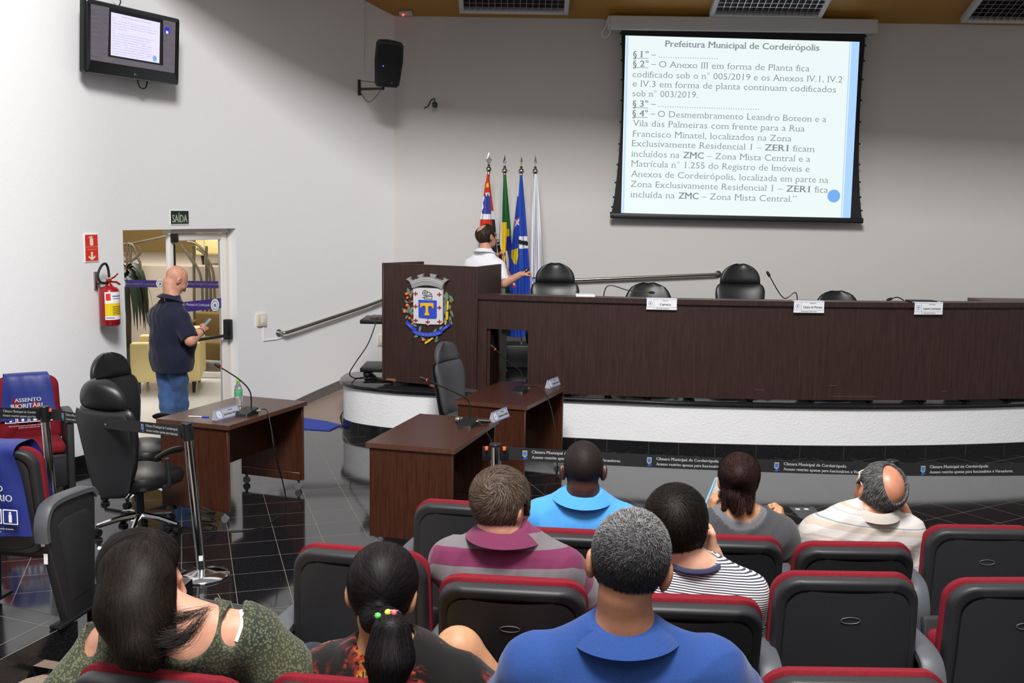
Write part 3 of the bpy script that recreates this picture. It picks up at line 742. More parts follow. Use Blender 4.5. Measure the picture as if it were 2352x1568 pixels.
SLIDE = ['Prefeitura Municipal de Cordeirópolis', '§ 1° –  .........................', '§ 2° – O Anexo III em forma de Planta fica', 'codificado sob o n° 005/2019 e os Anexos IV.1, IV.2', 'e IV.3 em forma de planta continuam codificados', 'sob n° 003/2019.', '§ 3° –  ..........................................', '§ 4° – O Desmembramento Leandro Boteon e a', 'Vila das Palmeiras com frente para a Rua', 'Francisco Minatel, localizados na Zona', 'Exclusivamente Residencial 1 – ZER1 ficam', 'incluídos na ZMC – Zona Mista Central e a', 'Matrícula n° 1.255 do Registro de Imóveis e', 'Anexos de Cordeirópolis, localizada em parte na', 'Zona Exclusivamente Residencial 1 – ZER1 fica', 'incluída na ZMC – Zona Mista Central.”']
SLW = [.66, .45, .84, 1.0, .97, .31, .6, .92, .82, .76, .87, .85, .85, .94, .94, .79]
mb = MB(); x0 = -hw * .53; ww = hw * 1.07
for i, (s, k) in enumerate(zip(SLIDE, SLW)):
    y = hh_ * (.74 - .092 * i)
    if i == 0: put_text(mb, s, hw * .03, y, hh_ * .045, width=ww * k, align='C', Mx=SCR, z=.0035, bold=.012)
    else: put_text(mb, s, x0, y, hh_ * .045, width=ww * k, Mx=SCR, z=.0035)
mb.build('picture_lettering', emat('tv_text', '#a79ed0', .9), scr)
mb = MB(); put_text(mb, 'LG', .012, -h / 2 + .035, .013, Mx=TVM, z=.0305, bold=.02)
mb.add([(p[0] - .004, p[1] - h / 2 + .0415, .0305) for p in circle(.010, 20)], [tuple(range(20))], Mx=TVM); mb.build('logo', M['steel'], tv)
mb = MB(); mb.rbox((0, 0, -.12), (.3, .25, .15), .01); mb.box((0, .0, -.19), (.4, .3, .01)); mb.build('wall_mount', M['black'], tv)
mb = MB(); mb.tube(smooth_path([(cx_ + .12, cy_ - h / 2 + .06, -.06), (cx_ + .15, cy_ - h / 2 - .05, -.05), (cx_ + .23, cy_ - h / 2 - .055, -.05), (cx_ + .27, cy_ - h / 2 + .05, -.06)], 6), .006, 8)
mb.build('cable', M['rubber'], tv); mb = MB()
mb.tube(smooth_path([(cx_ - .1, cy_ + h / 2 - .02, -.1), (cx_ - .06, cy_ + h / 2 + .06, -.1), (cx_ - .1, cy_ + h / 2 + .1, -.15)], 6), .006, 8); mb.build('cable', M['rubber'], tv)

# loudspeaker on its bracket
Wm = wall_frame(838, 195, 0.0); sp_ = thing('loudspeaker', 'black loudspeaker on a wall bracket beside the room corner', 'loudspeaker'); 
SD = (Vector((wall_hit(838).x, wall_hit(838).y)).length)
def spt(px, py, back=0.0): d = ray(px, py); t = (11.95 + back) / d.y; return EYE + d * t
c0 = spt(893, 150); sp_.location = c0; inv = Matrix.Translation(-c0)
fx = (spt(925, 162) - spt(862, 150)).normalized(); fwd = Vector((0.30, -0.86, -0.30)).normalized()
xa = Vector((0.94, 0.30, 0.09)).normalized(); za = fwd; ya = za.cross(xa).normalized(); ya = (ya + xa * 0.20).normalized()
SM = frame((0, 0, 0), xa, ya)
W2, H2 = .36, .56
poly = [(-.13, -.28), (.13, -.28), (.16, -.24), (.185, .05), (.175, .25), (.14, .29), (0, .30), (-.14, .29), (-.175, .25), (-.185, .05), (-.16, -.24)]
SM = SM @ RZ(math.radians(-6)) @ Matrix.Scale(.88, 4)
mb = MB(); n = len(poly); rings = [[(x * .60, y * .86, -.30) for x, y in poly], [(x * .72, y * .93, -.26) for x, y in poly], [(x, y, -.02) for x, y in poly], [(x * .98, y * .985, 0) for x, y in poly], [(x * .9, y * .93, .008) for x, y in poly]]
mb.grid(rings, closed=True, Mx=SM); mb.add(rings[0], [tuple(range(n))[::-1]], Mx=SM); mb.add(rings[-1], [tuple(range(n))], Mx=SM); mb.build('cabinet', M['black_grain'], sp_)
MB().bprism([(x * .86, y * .88) for x, y in poly], .0085, .018, .004, Mx=SM).build('grille', pmat('speaker_grille', '#131315', 0.7, bump=(500, .5, .003)), sp_)
MB().sphere((-.075, -.01, .02), .006, 10, 6, Mx=SM).build('status_lamp', M['blue_led'], sp_)
MB().cyl((.05, -.215, .018), (.05, -.215, .021), .016, n=16, Mx=SM).build('logo', M['steel'], sp_)
mb = MB(); wp = wall_frame(826, 195, .005).translation - c0; q0 = wp + Vector((0, 0, -.05)); e = SM @ Vector((-.02, -.24, -.16))
mb.tube([q0, e + Vector((0, 0, -.08))], .016, 8); mb.tube([e + Vector((0, 0, -.09)), e + Vector((0, 0, .04))], .014, 8); mb.tube([wp + Vector((0, 0, -.12)), wp + Vector((0, 0, .06))], .02, 8)
mb.tube([wp + Vector((0, 0, .05)), e + Vector((0, 0, -.02))], .004, 6); mb.tube(smooth_path([wp + Vector((0.02, 0, -.1)), wp + Vector((.12, -.02, -.2)), e + Vector((-.03, 0, -.1)), e], 6), .004, 6); mb.build('wall_bracket', M['black'], sp_)
cw = MB()
a = [wall_frame(838, 172, .004).translation, wall_frame(839, 90, .004).translation, wall_frame(841, -10, .004).translation]
cw.tube(a, .006, 6); tag(cw.build('speaker_cable', M['plate_white']), 'thin pale cable running up the wall above the speaker bracket', 'cable')

# small camera on the back wall
c = at_y(999, 241, 12.98); sc_ = thing('security_camera', 'small black security camera with a curly cable on the back wall', 'camera', c)
MB().rbox((0, 0, 0), (.06, .12, .065), .02, 3).build('camera_body', M['black'], sc_)
MB().cyl((0, -.055, 0), (0, -.066, 0), .02, n=16).build('lens', M['black_gloss'], sc_)
MB().tube(smooth_path([(-.005, .02, .03), (-.01, .06, .08), (-.06, .10, .06), (-.09, .11, .0), (-.14, .115, -.03)], 6), .006, 8).build('cable', M['rubber'], sc_)

# ================================================================== ceiling fixtures
CN = Vector((0, -CS, -1)).normalized()
CEIL = frame((0, 13.1, CZ), (1, 0, 0), (0, -1, CS))      # x right, y towards the hall and up the slope, z out of the ceiling: check sign
if (CEIL.to_3x3() @ Vector((0, 0, 1))).z > 0: CEIL = frame((0, 13.1, CZ), (1, 0, 0), (0, 1, -CS))
def con(px, py): return on_plane(px, py, CEIL)
M['louvre'] = pmat('mirror_louvre', '#c9c9cc', 0.12, 1.0); M['louvre_back'] = pmat('fixture_inside', '#6b5f66', 0.35, 0.6)
def luminaire(label, lp, rp):
    a = con(*lp); b = con(*rp); w = abs(b.x - a.x); s = 1 if CEIL.to_3x3().col[1].y < 0 else -1
    r = thing('ceiling_light', label, 'light', group='louvred ceiling lights'); r.matrix_world = CEIL @ T((a.x + b.x) / 2, (a.y + b.y) / 2, 0)
    D = .62; t = .055
    mb = MB(); 
    for x in (-1, 1): mb.rbox((x * (w / 2 - t / 2), s * D / 2, .04), (t, D, .078), .006)
    for y in (t / 2, D - t / 2): mb.rbox((0, s * y, .04), (w - 2 * t, t, .076), .006)
    mb.build('housing', M['plate_white'], r)
    MB().box((0, s * D / 2, .012), (w - 2 * t, D - 2 * t, .01)).build('reflector', M['louvre_back'], r)
    mb = MB()
    for k in range(1, 16): mb.box((-w / 2 + t + (w - 2 * t) * k / 16, s * D / 2, .048), (.006, D - 2 * t, .05))
    for k in range(1, 6): mb.box((0, s * (t + (D - 2 * t) * k / 6), .048), (w - 2 * t, .006, .05))
    mb.build('louvre', M['louvre'], r)
    return r
luminaire('louvred ceiling light left of the projection screen', (1056, 19), (1305, 21))
luminaire('louvred ceiling light directly above the projection screen', (1628, 28), (1886, 30))
luminaire('louvred ceiling light at the right edge of the photo', (2205, 40), (2475, 44))
def alarm(label, px, py):
    a = con(px, py); r = thing('ceiling_sensor', label, 'sensor', group='small ceiling sensors with a red lamp'); r.matrix_world = CEIL @ T(a.x, a.y, 0)
    MB().rbox((0, 0, .02), (.16, .07, .035), .008).build('sensor_body', M['plate_white'], r)
    MB().sphere((-.03, 0, .045), .012, 10, 8).build('status_lamp', M['red_led'], r)
alarm('small white ceiling sensor with a red lamp near the room corner', 932, 27)
alarm('small white ceiling sensor with a red lamp above the projection screen', 1714, 36)

# ================================================================== projection screen
PY = 12.93; PM = frame((at_y(1700, 290, PY).x, PY, at_y(1700, 290, PY).z), (1, 0, 0), (0, 0, 1))
ps = thing('projection_screen', 'pull-down projection screen showing a page of text on the back wall', 'projection screen'); ps.matrix_world = PM
def P(px, py): return on_plane(px, py, PM)
Z = lambda u, v: (1400 + u / 3.074, 20 + v / 3.074)
a = P(*Z(2, 100)); b = P(*Z(1890, 128)); ca = math.atan2(b.y - a.y, b.x - a.x); L = (b - a).length
mb = MB(); mb.rbox((L / 2, 0, -.03), (L, .17, .15), .02, 3, Mx=T(a.x, a.y, 0) @ RZ(ca)); mb.rbox((-.012, 0, -.03), (.03, .16, .14), .01, Mx=T(a.x, a.y, 0) @ RZ(ca)); mb.build('screen_case', M['plate_white'], ps)
MB().tube(smooth_path([(a.x - .02, a.y + .05, 0), (a.x - .05, a.y - .05, 0), (a.x - .09, a.y - .12, -.02), (a.x - .05, a.y - .17, -.02), (a.x - .0, a.y - .13, 0), (a.x, a.y - .03, 0)], 6), .008, 8).build('cord', M['white_paint'], ps)
M['screen_black'] = pmat('screen_black', '#121213', 0.7)
lf_ = [(82, 128), (86, 250), (90, 500), (82, 800), (60, 1100), (34, 1330), (14, 1440)]; rt_ = [(1806, 158), (1802, 260), (1782, 500), (1765, 800), (1760, 1100), (1768, 1330), (1782, 1490)]
Lp = smooth_path([(u, v, 0) for u, v in lf_], 6); Rp = smooth_path([(u, v, 0) for u, v in rt_], 6)
rows = []
for l, r in zip(Lp, Rp): p = P(*Z(l.x, l.y)); q = P(*Z(r.x, r.y)); rows.append([(p.x, p.y, 0), (q.x, q.y, 0)])
mb = MB(); mb.grid(rows, smooth=False); mb.grid([[(x, y, -.003) for x, y, z in r] for r in rows], smooth=False)
for l in Lp[::3]:
    p = P(*Z(l.x - 4, l.y)); mb.add([(p.x + x, p.y + y, .001) for x, y in rrect(.024, .022, .005, 2)], [tuple(range(12))])
for l in Rp[::3]:
    p = P(*Z(l.x + 4, l.y)); mb.add([(p.x + x, p.y + y, .001) for x, y in rrect(.024, .022, .005, 2)], [tuple(range(12))])
mb.build('screen_fabric', M['screen_black'], ps)
a = P(*Z(5, 1460)); b = P(*Z(1790, 1497)); ba = math.atan2(b.y - a.y, b.x - a.x); L = (b - a).length
MB().rbox((L / 2, 0, 0), (L, .065, .05), .012, 3, Mx=T(a.x, a.y, 0) @ RZ(ba)).build('bottom_bar', M['black'], ps)
q = [P(*Z(113, 189)), P(*Z(1765, 234)), P(*Z(1700, 1484)), P(*Z(82, 1441))]
def bil(u, v): return q[0] * (1 - u) * (1 - v) + q[1] * u * (1 - v) + q[2] * u * v + q[3] * (1 - u) * v
def band_(mb, u0, u1, v0, v1, z, mi): 
    k = [bil(u0, v0), bil(u1, v0), bil(u1, v1), bil(u0, v1)]; mb.add([(p.x, p.y, z) for p in k], [(0, 1, 2, 3)], mi)
mb = MB(); band_(mb, 0, 1, 0, 1, .002, 0); band_(mb, .966, 1, 0, 1, .003, 1); band_(mb, .958, .962, 0, 1, .003, 1); band_(mb, .004, .013, 0, 1, .003, 2)
slide = mb.build('projected_slide', [emat('slide_white', '#e9f4f5', 1.04), emat('slide_blue', '#aed6ff', 1.0), emat('slide_pale', '#bfe0fb', 1.0)], ps)
c = P(*Z(1583, 1322)); MB().add([(c.x + x, c.y + y, .004) for x, y in circle(.078, 32)], [tuple(range(32))]).build('slide_dot', emat('slide_dot', '#79b3fb', .95), slide)
tx = MB(); HB = 44 / 3.074
def line(s, xl, yl, xr, yr, segs=None, bold=0.0, h=HB):
    f = lambda u: yl + (yr - yl) * (u - xl) / (xr - xl)
    for (t, u0, u1, b) in (segs or [(s, xl, xr, bold)]):
        text_px(tx, t, PM, Z(u0, f(u0)), Z(u1, f(u1)), h, z=.0045, bold=b, serif=True)
def para(num, y, x0):
    line('', x0, y, x0 + 110, y + 3, [('§', x0, x0 + 27, .012), (num + '°', x0 + 50, x0 + 110, .012)])
    a = P(*Z(x0, y + 9)); b = P(*Z(x0 + 110, y + 12)); d = (b - a).normalized(); n = Vector((-d.y, d.x)) * .006
    tx.add([(a.x, a.y, .0045), (b.x, b.y, .0045), (b.x + n.x, b.y + n.y, .0045), (a.x + n.x, a.y + n.y, .0045)], [(0, 1, 2, 3)])
    line('', x0 + 130, y + 1, x0 + 165, y + 2, [('–', x0 + 130, x0 + 163, 0)])
LT = -0.008; BD = .014
line('Prefeitura Municipal de Cordeirópolis', 388, 268, 1480, 297, bold=BD)
para('1', 342, 165); para('2', 408, 164); para('3', 690, 162); para('4', 758, 160)
def dots(x0, x1, y0, y1, n):
    for i in range(n):
        t = i / (n - 1); p = P(*Z(x0 + (x1 - x0) * t, y0 + (y1 - y0) * t)); tx.add([(p.x + a, p.y + b, .0045) for a, b in circle(.0055, 8)], [tuple(range(8))])
dots(352, 760, 343, 353, 25); dots(345, 1050, 690, 712, 42)
line('', 165, 408, 1410, 443, [('O Anexo III em forma de Planta fica', 348, 1410, LT)])
line('codificado sob o n° 005/2019 e os Anexos IV.1, IV.2', 163, 483, 1642, 522, bold=LT); line('e IV.3 em forma de planta continuam codificados', 163, 549, 1597, 592, bold=LT); line('sob n° 003/2019.', 162, 618, 622, 630, bold=LT)
line('', 160, 758, 1528, 801, [('O Desmembramento Leandro Boteon e a', 340, 1528, LT)])
line('Vila das Palmeiras com frente para a Rua', 160, 828, 1376, 868, bold=LT); line('Francisco Minatel, localizados na Zona', 160, 902, 1282, 938, bold=LT)
line('', 158, 970, 1448, 1012, [('Exclusivamente Residencial 1 –', 158, 1075, LT), ('ZER1', 1093, 1265, BD), ('ficam', 1288, 1448, LT)])
line('', 152, 1043, 1415, 1082, [('incluídos na', 152, 492, LT), ('ZMC', 518, 665, BD), ('– Zona Mista Central e a', 686, 1415, LT)])
line('Matrícula n° 1.255 do Registro de Imóveis e', 150, 1113, 1410, 1152, bold=LT); line('Anexos de Cordeirópolis, localizada em parte na', 148, 1185, 1542, 1230, bold=LT)
line('', 148, 1257, 1540, 1300, [('Zona Exclusivamente Residencial 1 –', 148, 1222, LT), ('ZER1', 1245, 1418, BD), ('fica', 1442, 1540, LT)])
line('', 146, 1330, 1318, 1365, [('incluída na', 146, 460, LT), ('ZMC', 485, 628, BD), ('– Zona Mista Central.”', 648, 1318, LT)])
tx.build('slide_lettering', emat('slide_text', '#8d959c', .8), slide)
# ================================================================== the stage: lectern, long bench, chairs, flags
# lectern
fl = at_y(877, 604, 10.95); fr = at_y(1097, 612, 10.47); LZ = (fl.z + fr.z) / 2; rr_ = at_z(1152, 606, LZ); lb = at_z(970, 600, LZ)
LO = Vector((fl.x, fl.y, STAGE_Z)); lec = thing('lectern', 'tall dark wood lectern carrying the municipal coat of arms', 'lectern', LO)
def wallpanel(name, a, b, z0, z1, th, mat, parent, origin):
    a = Vector((a[0], a[1])) - Vector(origin[:2]); b = Vector((b[0], b[1])) - Vector(origin[:2]); d = (b - a); n = Vector((d.y, -d.x)).normalized()
    mb = MB(); L = d.length; F = frame((a.x, a.y, 0), (d.x, d.y, 0), (0, 0, 1)); mb.rbox((L / 2, (z0 + z1) / 2, -th / 2), (L, z1 - z0, th), .003, 1, Mx=F); return mb.build(name, mat, parent), F
H = LZ - STAGE_Z
fp, FF = wallpanel('front_panel', fl, fr, .035, H, .03, M['wood'], lec, LO)
wallpanel('side_panel', fr, rr_, .035, H, .03, M['wood'], lec, LO); wallpanel('side_panel', lb, fl, .035, H, .03, M['wood'], lec, LO)
mb = MB(); mb.prism([(p[0] - LO.x, p[1] - LO.y) for p in ((fl.x + .05, fl.y + .04), (fr.x - .03, fr.y + .06), (rr_.x - .05, rr_.y), (lb.x, lb.y))], H - .16, H - .13); mb.build('shelf', M['wood'], lec)
mb = MB()
for t in (.2, .62): mb.box(((fr.x - fl.x) * t, (fr.y - fl.y) * t + .05, .017), (.16, .03, .034))
mb.build('plinth', M['black'], lec)
FW = Matrix.Translation(LO) @ FF
def fx(px, py): return on_plane(px, py, FW)
# worn edge of the front panel
mb = MB()
for a, b in (((886, 872), (910, 876)), ((986, 886), (1013, 892))):
    p = fx(*a); q = fx(*b); mb.add([(p.x, p.y, .0012), (q.x, q.y, .0012), (q.x - .01, q.y + .028, .0012), (p.x + .02, p.y + .02, .0012)], [(0, 1, 2, 3)])
mb.v = [tuple(FF @ Vector(v)) for v in mb.v]; mb.build('chipped_veneer', pmat('bare_chipboard', '#8a5a42', 0.8), fp)
# coat of arms, measured on its own 1220 x 1568 drawing
K = lambda u, v: (920 + u / 8.714, 620 + v / 8.711)
def kp(u, v): p = fx(*K(u, v)); return (p.x, p.y)
M['arms_silver'] = pmat('cast_silver', '#a9a7a8', 0.4, 0.35, bump=(120, .3, .004)); M['arms_white'] = pmat('enamel_white', '#d4d3d6', 0.45)
M['arms_blue'] = pmat('enamel_blue', '#2b49c9', 0.4); M['arms_gold'] = pmat('enamel_gold', '#efb90f', 0.4); M['arms_green'] = pmat('enamel_green', '#5f7d5f', 0.5, noise=(60, '#7f8a80')); M['arms_orange'] = pmat('enamel_orange', '#f2703a', 0.35); M['arms_red'] = pmat('enamel_red', '#a3202c', 0.5)
def plate(polys, z0, z1, name, mat, par, smooth=False):
    mb = MB()
    for p in polys: mb.prism([kp(*q) for q in p], z0, z1)
    mb.v = [tuple(FF @ Vector(v)) for v in mb.v]; return mb.build(name, mat, par)
coa = plate([[(270, 345), (860, 370), (858, 1060), (830, 1085), (600, 1085), (565, 1105), (535, 1078), (300, 1060), (280, 1030)]], .001, .02, 'coat_of_arms', M['arms_white'], lec)
crown = [(150, 180), (235, 128), (238, 160), (228, 175), (246, 195)]
for i in range(1, 24):                                        # arched crown of small battlements
    t = i / 24; u = 250 + 640 * t; v = 200 - 75 * math.sin(PI * t) + 12 * t
    if i in (6, 7): crown += [(u - 12, v - 10), (u - 36, v - 40), (u - 36, v - 48)] if i == 6 else [(490, 66), (475, 118), (480, 140)]
    elif i in (15, 16): crown += [(635, 140), (628, 70)] if i == 15 else [(765, 95), (730, 130), (735, 155)]
    else: crown += [(u, v if i % 2 else v + 14)]
crown += [(905, 185), (890, 150), (985, 198), (920, 245), (880, 310), (862, 378), (800, 348), (700, 318), (600, 300), (500, 302), (400, 318), (320, 345), (262, 352), (252, 300), (215, 225)]
plate([crown[::-1]], .004, .04, 'mural_crown', M['arms_silver'], coa)
mbk = []
for r0 in (0, 34):
    mbk.append([(255 + 12 + t * 600, 285 - r0 - 85 * math.sin(PI * t) + 15 * t) for t in np.linspace(0, 1, 15)] + [(255 + 12 + t * 600, 285 - r0 - 10 - 85 * math.sin(PI * t) + 15 * t) for t in np.linspace(1, 0, 15)])
plate(mbk, .04, .046, 'crown_band', M['arms_white'], coa)
plate([[(385, 590), (745, 605), (745, 945), (730, 965), (590, 962), (568, 975), (545, 958), (400, 945), (387, 925)]], .02, .028, 'inner_shield', M['arms_blue'], coa)
plate([[(427, 650), (690, 655), (690, 768), (650, 720), (600, 712), (582, 740), (585, 830), (610, 902), (508, 898), (535, 820), (537, 740), (515, 705), (470, 715), (427, 755)]], .028, .036, 'gold_tau', M['arms_gold'], coa)
cr_ = []
for (u, v) in ((322, 468), (797, 485), (323, 724), (797, 748), (327, 1005), (799, 1030), (565, 1036)):
    cr_ += [[(u - 36, v - 9), (u + 36, v - 9), (u + 36, v + 9), (u - 36, v + 9)], [(u - 9, v - 40), (u + 9, v - 40), (u + 9, v + 40), (u - 9, v + 40)]]
    for (a, b) in ((-36, 0), (36, 0)): cr_.append([(u + a - 4, v - 18), (u + a + 4, v - 18), (u + a + 4, v + 18), (u + a - 4, v + 18)])
plate(cr_, .02, .025, 'red_crosses', M['arms_red'], coa)
mb = MB()
def ln(*pts, r=.0035, closed=False): mb.tube([FF @ Vector((*kp(*p), .022)) for p in pts], r, 6, closed=closed)
ln(*[(510 + 48 * math.cos(t), 455 + 52 * math.sin(t)) for t in np.linspace(0, 2 * PI, 20, endpoint=False)], closed=True); ln((462, 455), (558, 455)); ln((510, 403), (510, 507)); ln((510, 400), (640, 465)); ln((640, 465), (640, 510)); ln((460, 548), (668, 515)); ln((500, 530), (500, 585)); ln((500, 570), (655, 580)); ln((640, 515), (655, 580)); ln((530, 520), (640, 480))
mb.build('loom_emblem', pmat('engraved_grey', '#55575a', 0.5), coa)
random.seed(11)
def leafpoly(u, v, L, W, a):
    c, s = math.cos(a), math.sin(a); return [(u + c * x - s * y, v + s * x + c * y) for x, y in ((0, 0), (L * .3, W), (L * .7, W * .8), (L, 0), (L * .7, -W * .8), (L * .3, -W))]
lv = [leafpoly(u, v, L, W, math.radians(a)) for u, v, L, W, a in ((200, 520, 150, 26, -65), (190, 500, 150, 26, -105), (210, 560, 150, 24, -85), (160, 660, 90, 18, -140), (200, 640, 90, 20, -20), (190, 860, 160, 30, -60), (180, 850, 160, 30, -150), (200, 880, 140, 28, -20), (190, 830, 150, 26, -100), (230, 960, 110, 26, 60), (150, 900, 90, 20, 110), (270, 1080, 80, 24, 40), (240, 1050, 90, 22, 90), (390, 1240, 130, 26, -80), (380, 1300, 110, 28, 160), (670, 1270, 120, 24, -60), (790, 1180, 90, 24, -40), (690, 1430, 90, 18, -20), (720, 1400, 90, 18, -70), (560, 1370, 90, 16, 60), (420, 1330, 130, 20, 40))]
lv += [leafpoly(u, v, L, W, math.radians(a)) for u, v, L, W, a in ((940, 620, 190, 40, -95), (900, 560, 150, 20, -120), (985, 500, 150, 18, 55), (900, 690, 150, 18, -85), (1000, 560, 110, 18, 75), (930, 860, 200, 42, -95), (1010, 800, 150, 20, 70), (895, 780, 140, 20, 80), (1000, 690, 110, 20, 90), (900, 1080, 180, 28, -80), (1010, 1080, 170, 26, -95), (980, 960, 150, 22, 65), (1015, 610, 50, 12, 20))]
plate(lv, .002, .016, 'laurel_leaves', M['arms_green'], coa)
sh_ = [[(945, 615), (985, 615), (975, 790), (945, 790)], [(930, 830), (975, 830), (965, 990), (930, 990)], [(915, 1015), (950, 1015), (925, 1085), (900, 1085)], [(500, 1440), (650, 1345), (680, 1365), (520, 1480)]]
plate(sh_, .016, .022, 'wheat_ears', M['arms_gold'], coa)
for u, v, r in ((135, 475, 33), (212, 498, 22), (153, 553, 28), (150, 705, 36), (98, 830, 36), (195, 962, 28), (262, 1070, 24), (468, 1395, 30)):
    p = kp(u, v); MB().sphere(FF @ Vector((p[0], p[1], .016)), r / 8.7 / 225, 12, 8).build('orange', M['arms_orange'], coa)
mb = MB()
for u, v in ((190, 610), (210, 640), (185, 645), (205, 665), (215, 610), (235, 900), (245, 930), (230, 935)):
    p = kp(u, v); mb.sphere(FF @ Vector((p[0], p[1], .016)), .0075, 8, 6)
mb.build('coffee_berries', M['arms_red'], coa)
rib = [[(150, 1000), (270, 1130), (350, 1165), (345, 1190), (265, 1200), (120, 1068)], [(265, 1175), (400, 1228), (565, 1248), (720, 1230), (855, 1175), (855, 1265), (720, 1318), (560, 1332), (400, 1310), (265, 1250)], [(780, 1190), (860, 1170), (970, 1060), (1020, 1108), (860, 1225), (790, 1235)]]
rb = plate(rib, .016, .026, 'ribbon', M['arms_blue'], coa)
mb = MB(); s_ = 'CORDEIRÓPOLIS'
for i, ch in enumerate(s_):
    t = (i + .5) / len(s_); u = 310 + 510 * t; sl = .30 * (0.5 - t) * 1.35
    v = 1238 + 50 * math.sin(PI * t) + 24
    a = kp(u - 18, v + sl * -18 + 0); b = kp(u + 18, v + sl * -36 + 0 + 0 * sl); d = Vector((b[0] - a[0], b[1] - a[1])); hh = .021
    put_text(mb, ch, 0, 0, hh, width=.017 if ch != 'I' else .006, align='C', Mx=FF @ T((a[0] + b[0]) / 2, (a[1] + b[1]) / 2, .0275) @ RZ(math.atan2(d.y, d.x)), bold=.0)
for s2, u, v, a in (('1899', 205, 1110, -42), ('1948', 915, 1145, 38)):
    p = kp(u, v); put_text(mb, s2, 0, -.008, .017, width=.05, align='C', Mx=FF @ T(p[0], p[1], .0275) @ RZ(math.radians(a)))
mb.build('ribbon_lettering', M['arms_silver'], rb)

# long curved bench
BY = [(1097, 10.47), (1213, 10.36), (1400, 10.24), (1600, 10.17), (1886, 10.16), (2150, 10.25), (2352, 10.42), (2560, 10.68)]
TOPY = [(1097, 675), (1485, 683), (1850, 692), (2352, 698)]
BZ = sum(at_y(x, y, np.interp(x, [b[0] for b in BY], [b[1] for b in BY])).z for x, y in TOPY) / 4
def bench_pt(px, off=0.0):
    y = float(np.interp(px, [b[0] for b in BY], [b[1] for b in BY])); d = ray(px, 690); return Vector((d.x / d.y * y, y + off))
fine = smooth_path([(*bench_pt(b[0]), 0) for b in BY], 10)
fine = [Vector((p.x, p.y)) for p in fine]
BO = Vector((fine[0].x, fine[0].y, STAGE_Z)); ben = thing('long_bench', 'long curved dark wood bench across the stage', 'bench desk', BO)
BH = BZ - STAGE_Z; o2 = Vector(BO[:2]); L2 = [p - o2 for p in fine]
ox0 = (bench_pt(1117) - o2).x; ox1 = (bench_pt(1213) - o2).x; oz = at_y(1160, 757, bench_pt(1160).y).z - STAGE_Z
def offp(i, d):
    a = L2[max(i - 1, 0)]; b = L2[min(i + 1, len(L2) - 1)]; t = (b - a).normalized(); return L2[i] + Vector((-t.y, t.x)) * d
def strip(i0, i1, z0, z1, d0, d1):
    mb = MB(); rows = []
    for i in range(i0, i1 + 1):
        p = offp(i, d0); q = offp(i, d1); rows.append([(p.x, p.y, z0), (p.x, p.y, z1), (q.x, q.y, z1), (q.x, q.y, z0)])
    mb.grid(rows, closed=True, smooth=False); mb.add(rows[0], [(0, 1, 2, 3)]); mb.add(rows[-1], [(3, 2, 1, 0)]); return mb
# insert exact points for the opening
L2 = sorted(L2 + [Vector((ox, float(np.interp(ox, [p.x for p in L2], [p.y for p in L2])))) for ox in (ox0, ox1)], key=lambda p: p.x)
L2 = [p for i, p in enumerate(L2) if i == 0 or (p - L2[i - 1]).length > .004]
i0 = min(range(len(L2)), key=lambda i: abs(L2[i].x - ox0)); i1 = min(range(len(L2)), key=lambda i: abs(L2[i].x - ox1)); iN = len(L2) - 1
GAP = .03; ZT = BH - .05
fpan = strip(0, i0, .02, ZT, .03, .06); fpan2 = strip(i0, i1, oz, ZT, .03, .06); o_ = len(fpan.v)
fpan.add(fpan2.v, fpan2.f)
seams = [i1] + [min(range(len(L2)), key=lambda i: abs(L2[i].x - (bench_pt(px) - o2).x)) for px in (1606, 1886, 2150)] + [iN]
fpan.build('front_panel', M['wood'], ben)
for a, b in zip(seams[:-1], seams[1:]):
    s3 = strip(a, b, GAP, ZT, .03, .06); s3.build('front_panel', M['wood'], ben)
    p = offp(b, .0285); MB().box((p.x, p.y, (GAP + ZT) / 2), (.003, .002, ZT - GAP)).build('seam', M['edge_wood'], ben)
strip(0, iN, BH - .05, BH, 0.0, .20).build('ledge', M['wood'], ben)
LOW = .27
strip(0, iN, BH - LOW - .03, BH - LOW, .065, .68).build('worktop', M['wood'], ben)
for i in (0, i0):
    p = offp(i, .06); q = offp(i, .55); d = q - p; F = frame((p.x, p.y, 0), (d.x, d.y, 0), (0, 0, 1)); MB().box((d.length / 2, (BH - LOW - .05) / 2 + .01, .015), (d.length, BH - LOW - .07, .03), Mx=F).build('side_panel', M['wood'], ben)
for i in range(6, iN - 1, 5):
    mb = MB(); p = offp(i, .3); mb.box((p.x, p.y, (BH - LOW) / 2 - .02), (.05, .4, BH - LOW - .08))
    for k in (.12, .48): q = offp(i, k); mb.cyl((q.x, q.y, 0), (q.x, q.y, .03), .03, n=10)
    mb.build('support_frame', M['black'], ben)
mb = MB(); 
for px, y, L, a in ((1754, 896, .11, .05), (2184, 899, .07, .03), (1975, 911, .45, .01), (1926, 886, .07, 0)):
    b = bench_pt(px); z = at_y(px, y, b.y).z; p = b - o2
    i = min(range(len(L2)), key=lambda i: abs(L2[i].x - p.x)); t = (L2[min(i + 1, iN)] - L2[max(i - 1, 0)]).normalized(); c = offp(i, .0288)
    c += t * (p.x - c.x); n_ = .0022; mb.add([(c.x - t.x * L / 2, c.y - t.y * L / 2, z - STAGE_Z), (c.x + t.x * L / 2, c.y + t.y * L / 2, z - STAGE_Z + a * .02), (c.x + t.x * L / 2, c.y + t.y * L / 2, z - STAGE_Z + n_ + a * .02), (c.x - t.x * L / 2, c.y - t.y * L / 2, z - STAGE_Z + n_)], [(0, 1, 2, 3)])
mb.build('scratches', pmat('scratch', '#7d6a62', 0.7), ben)
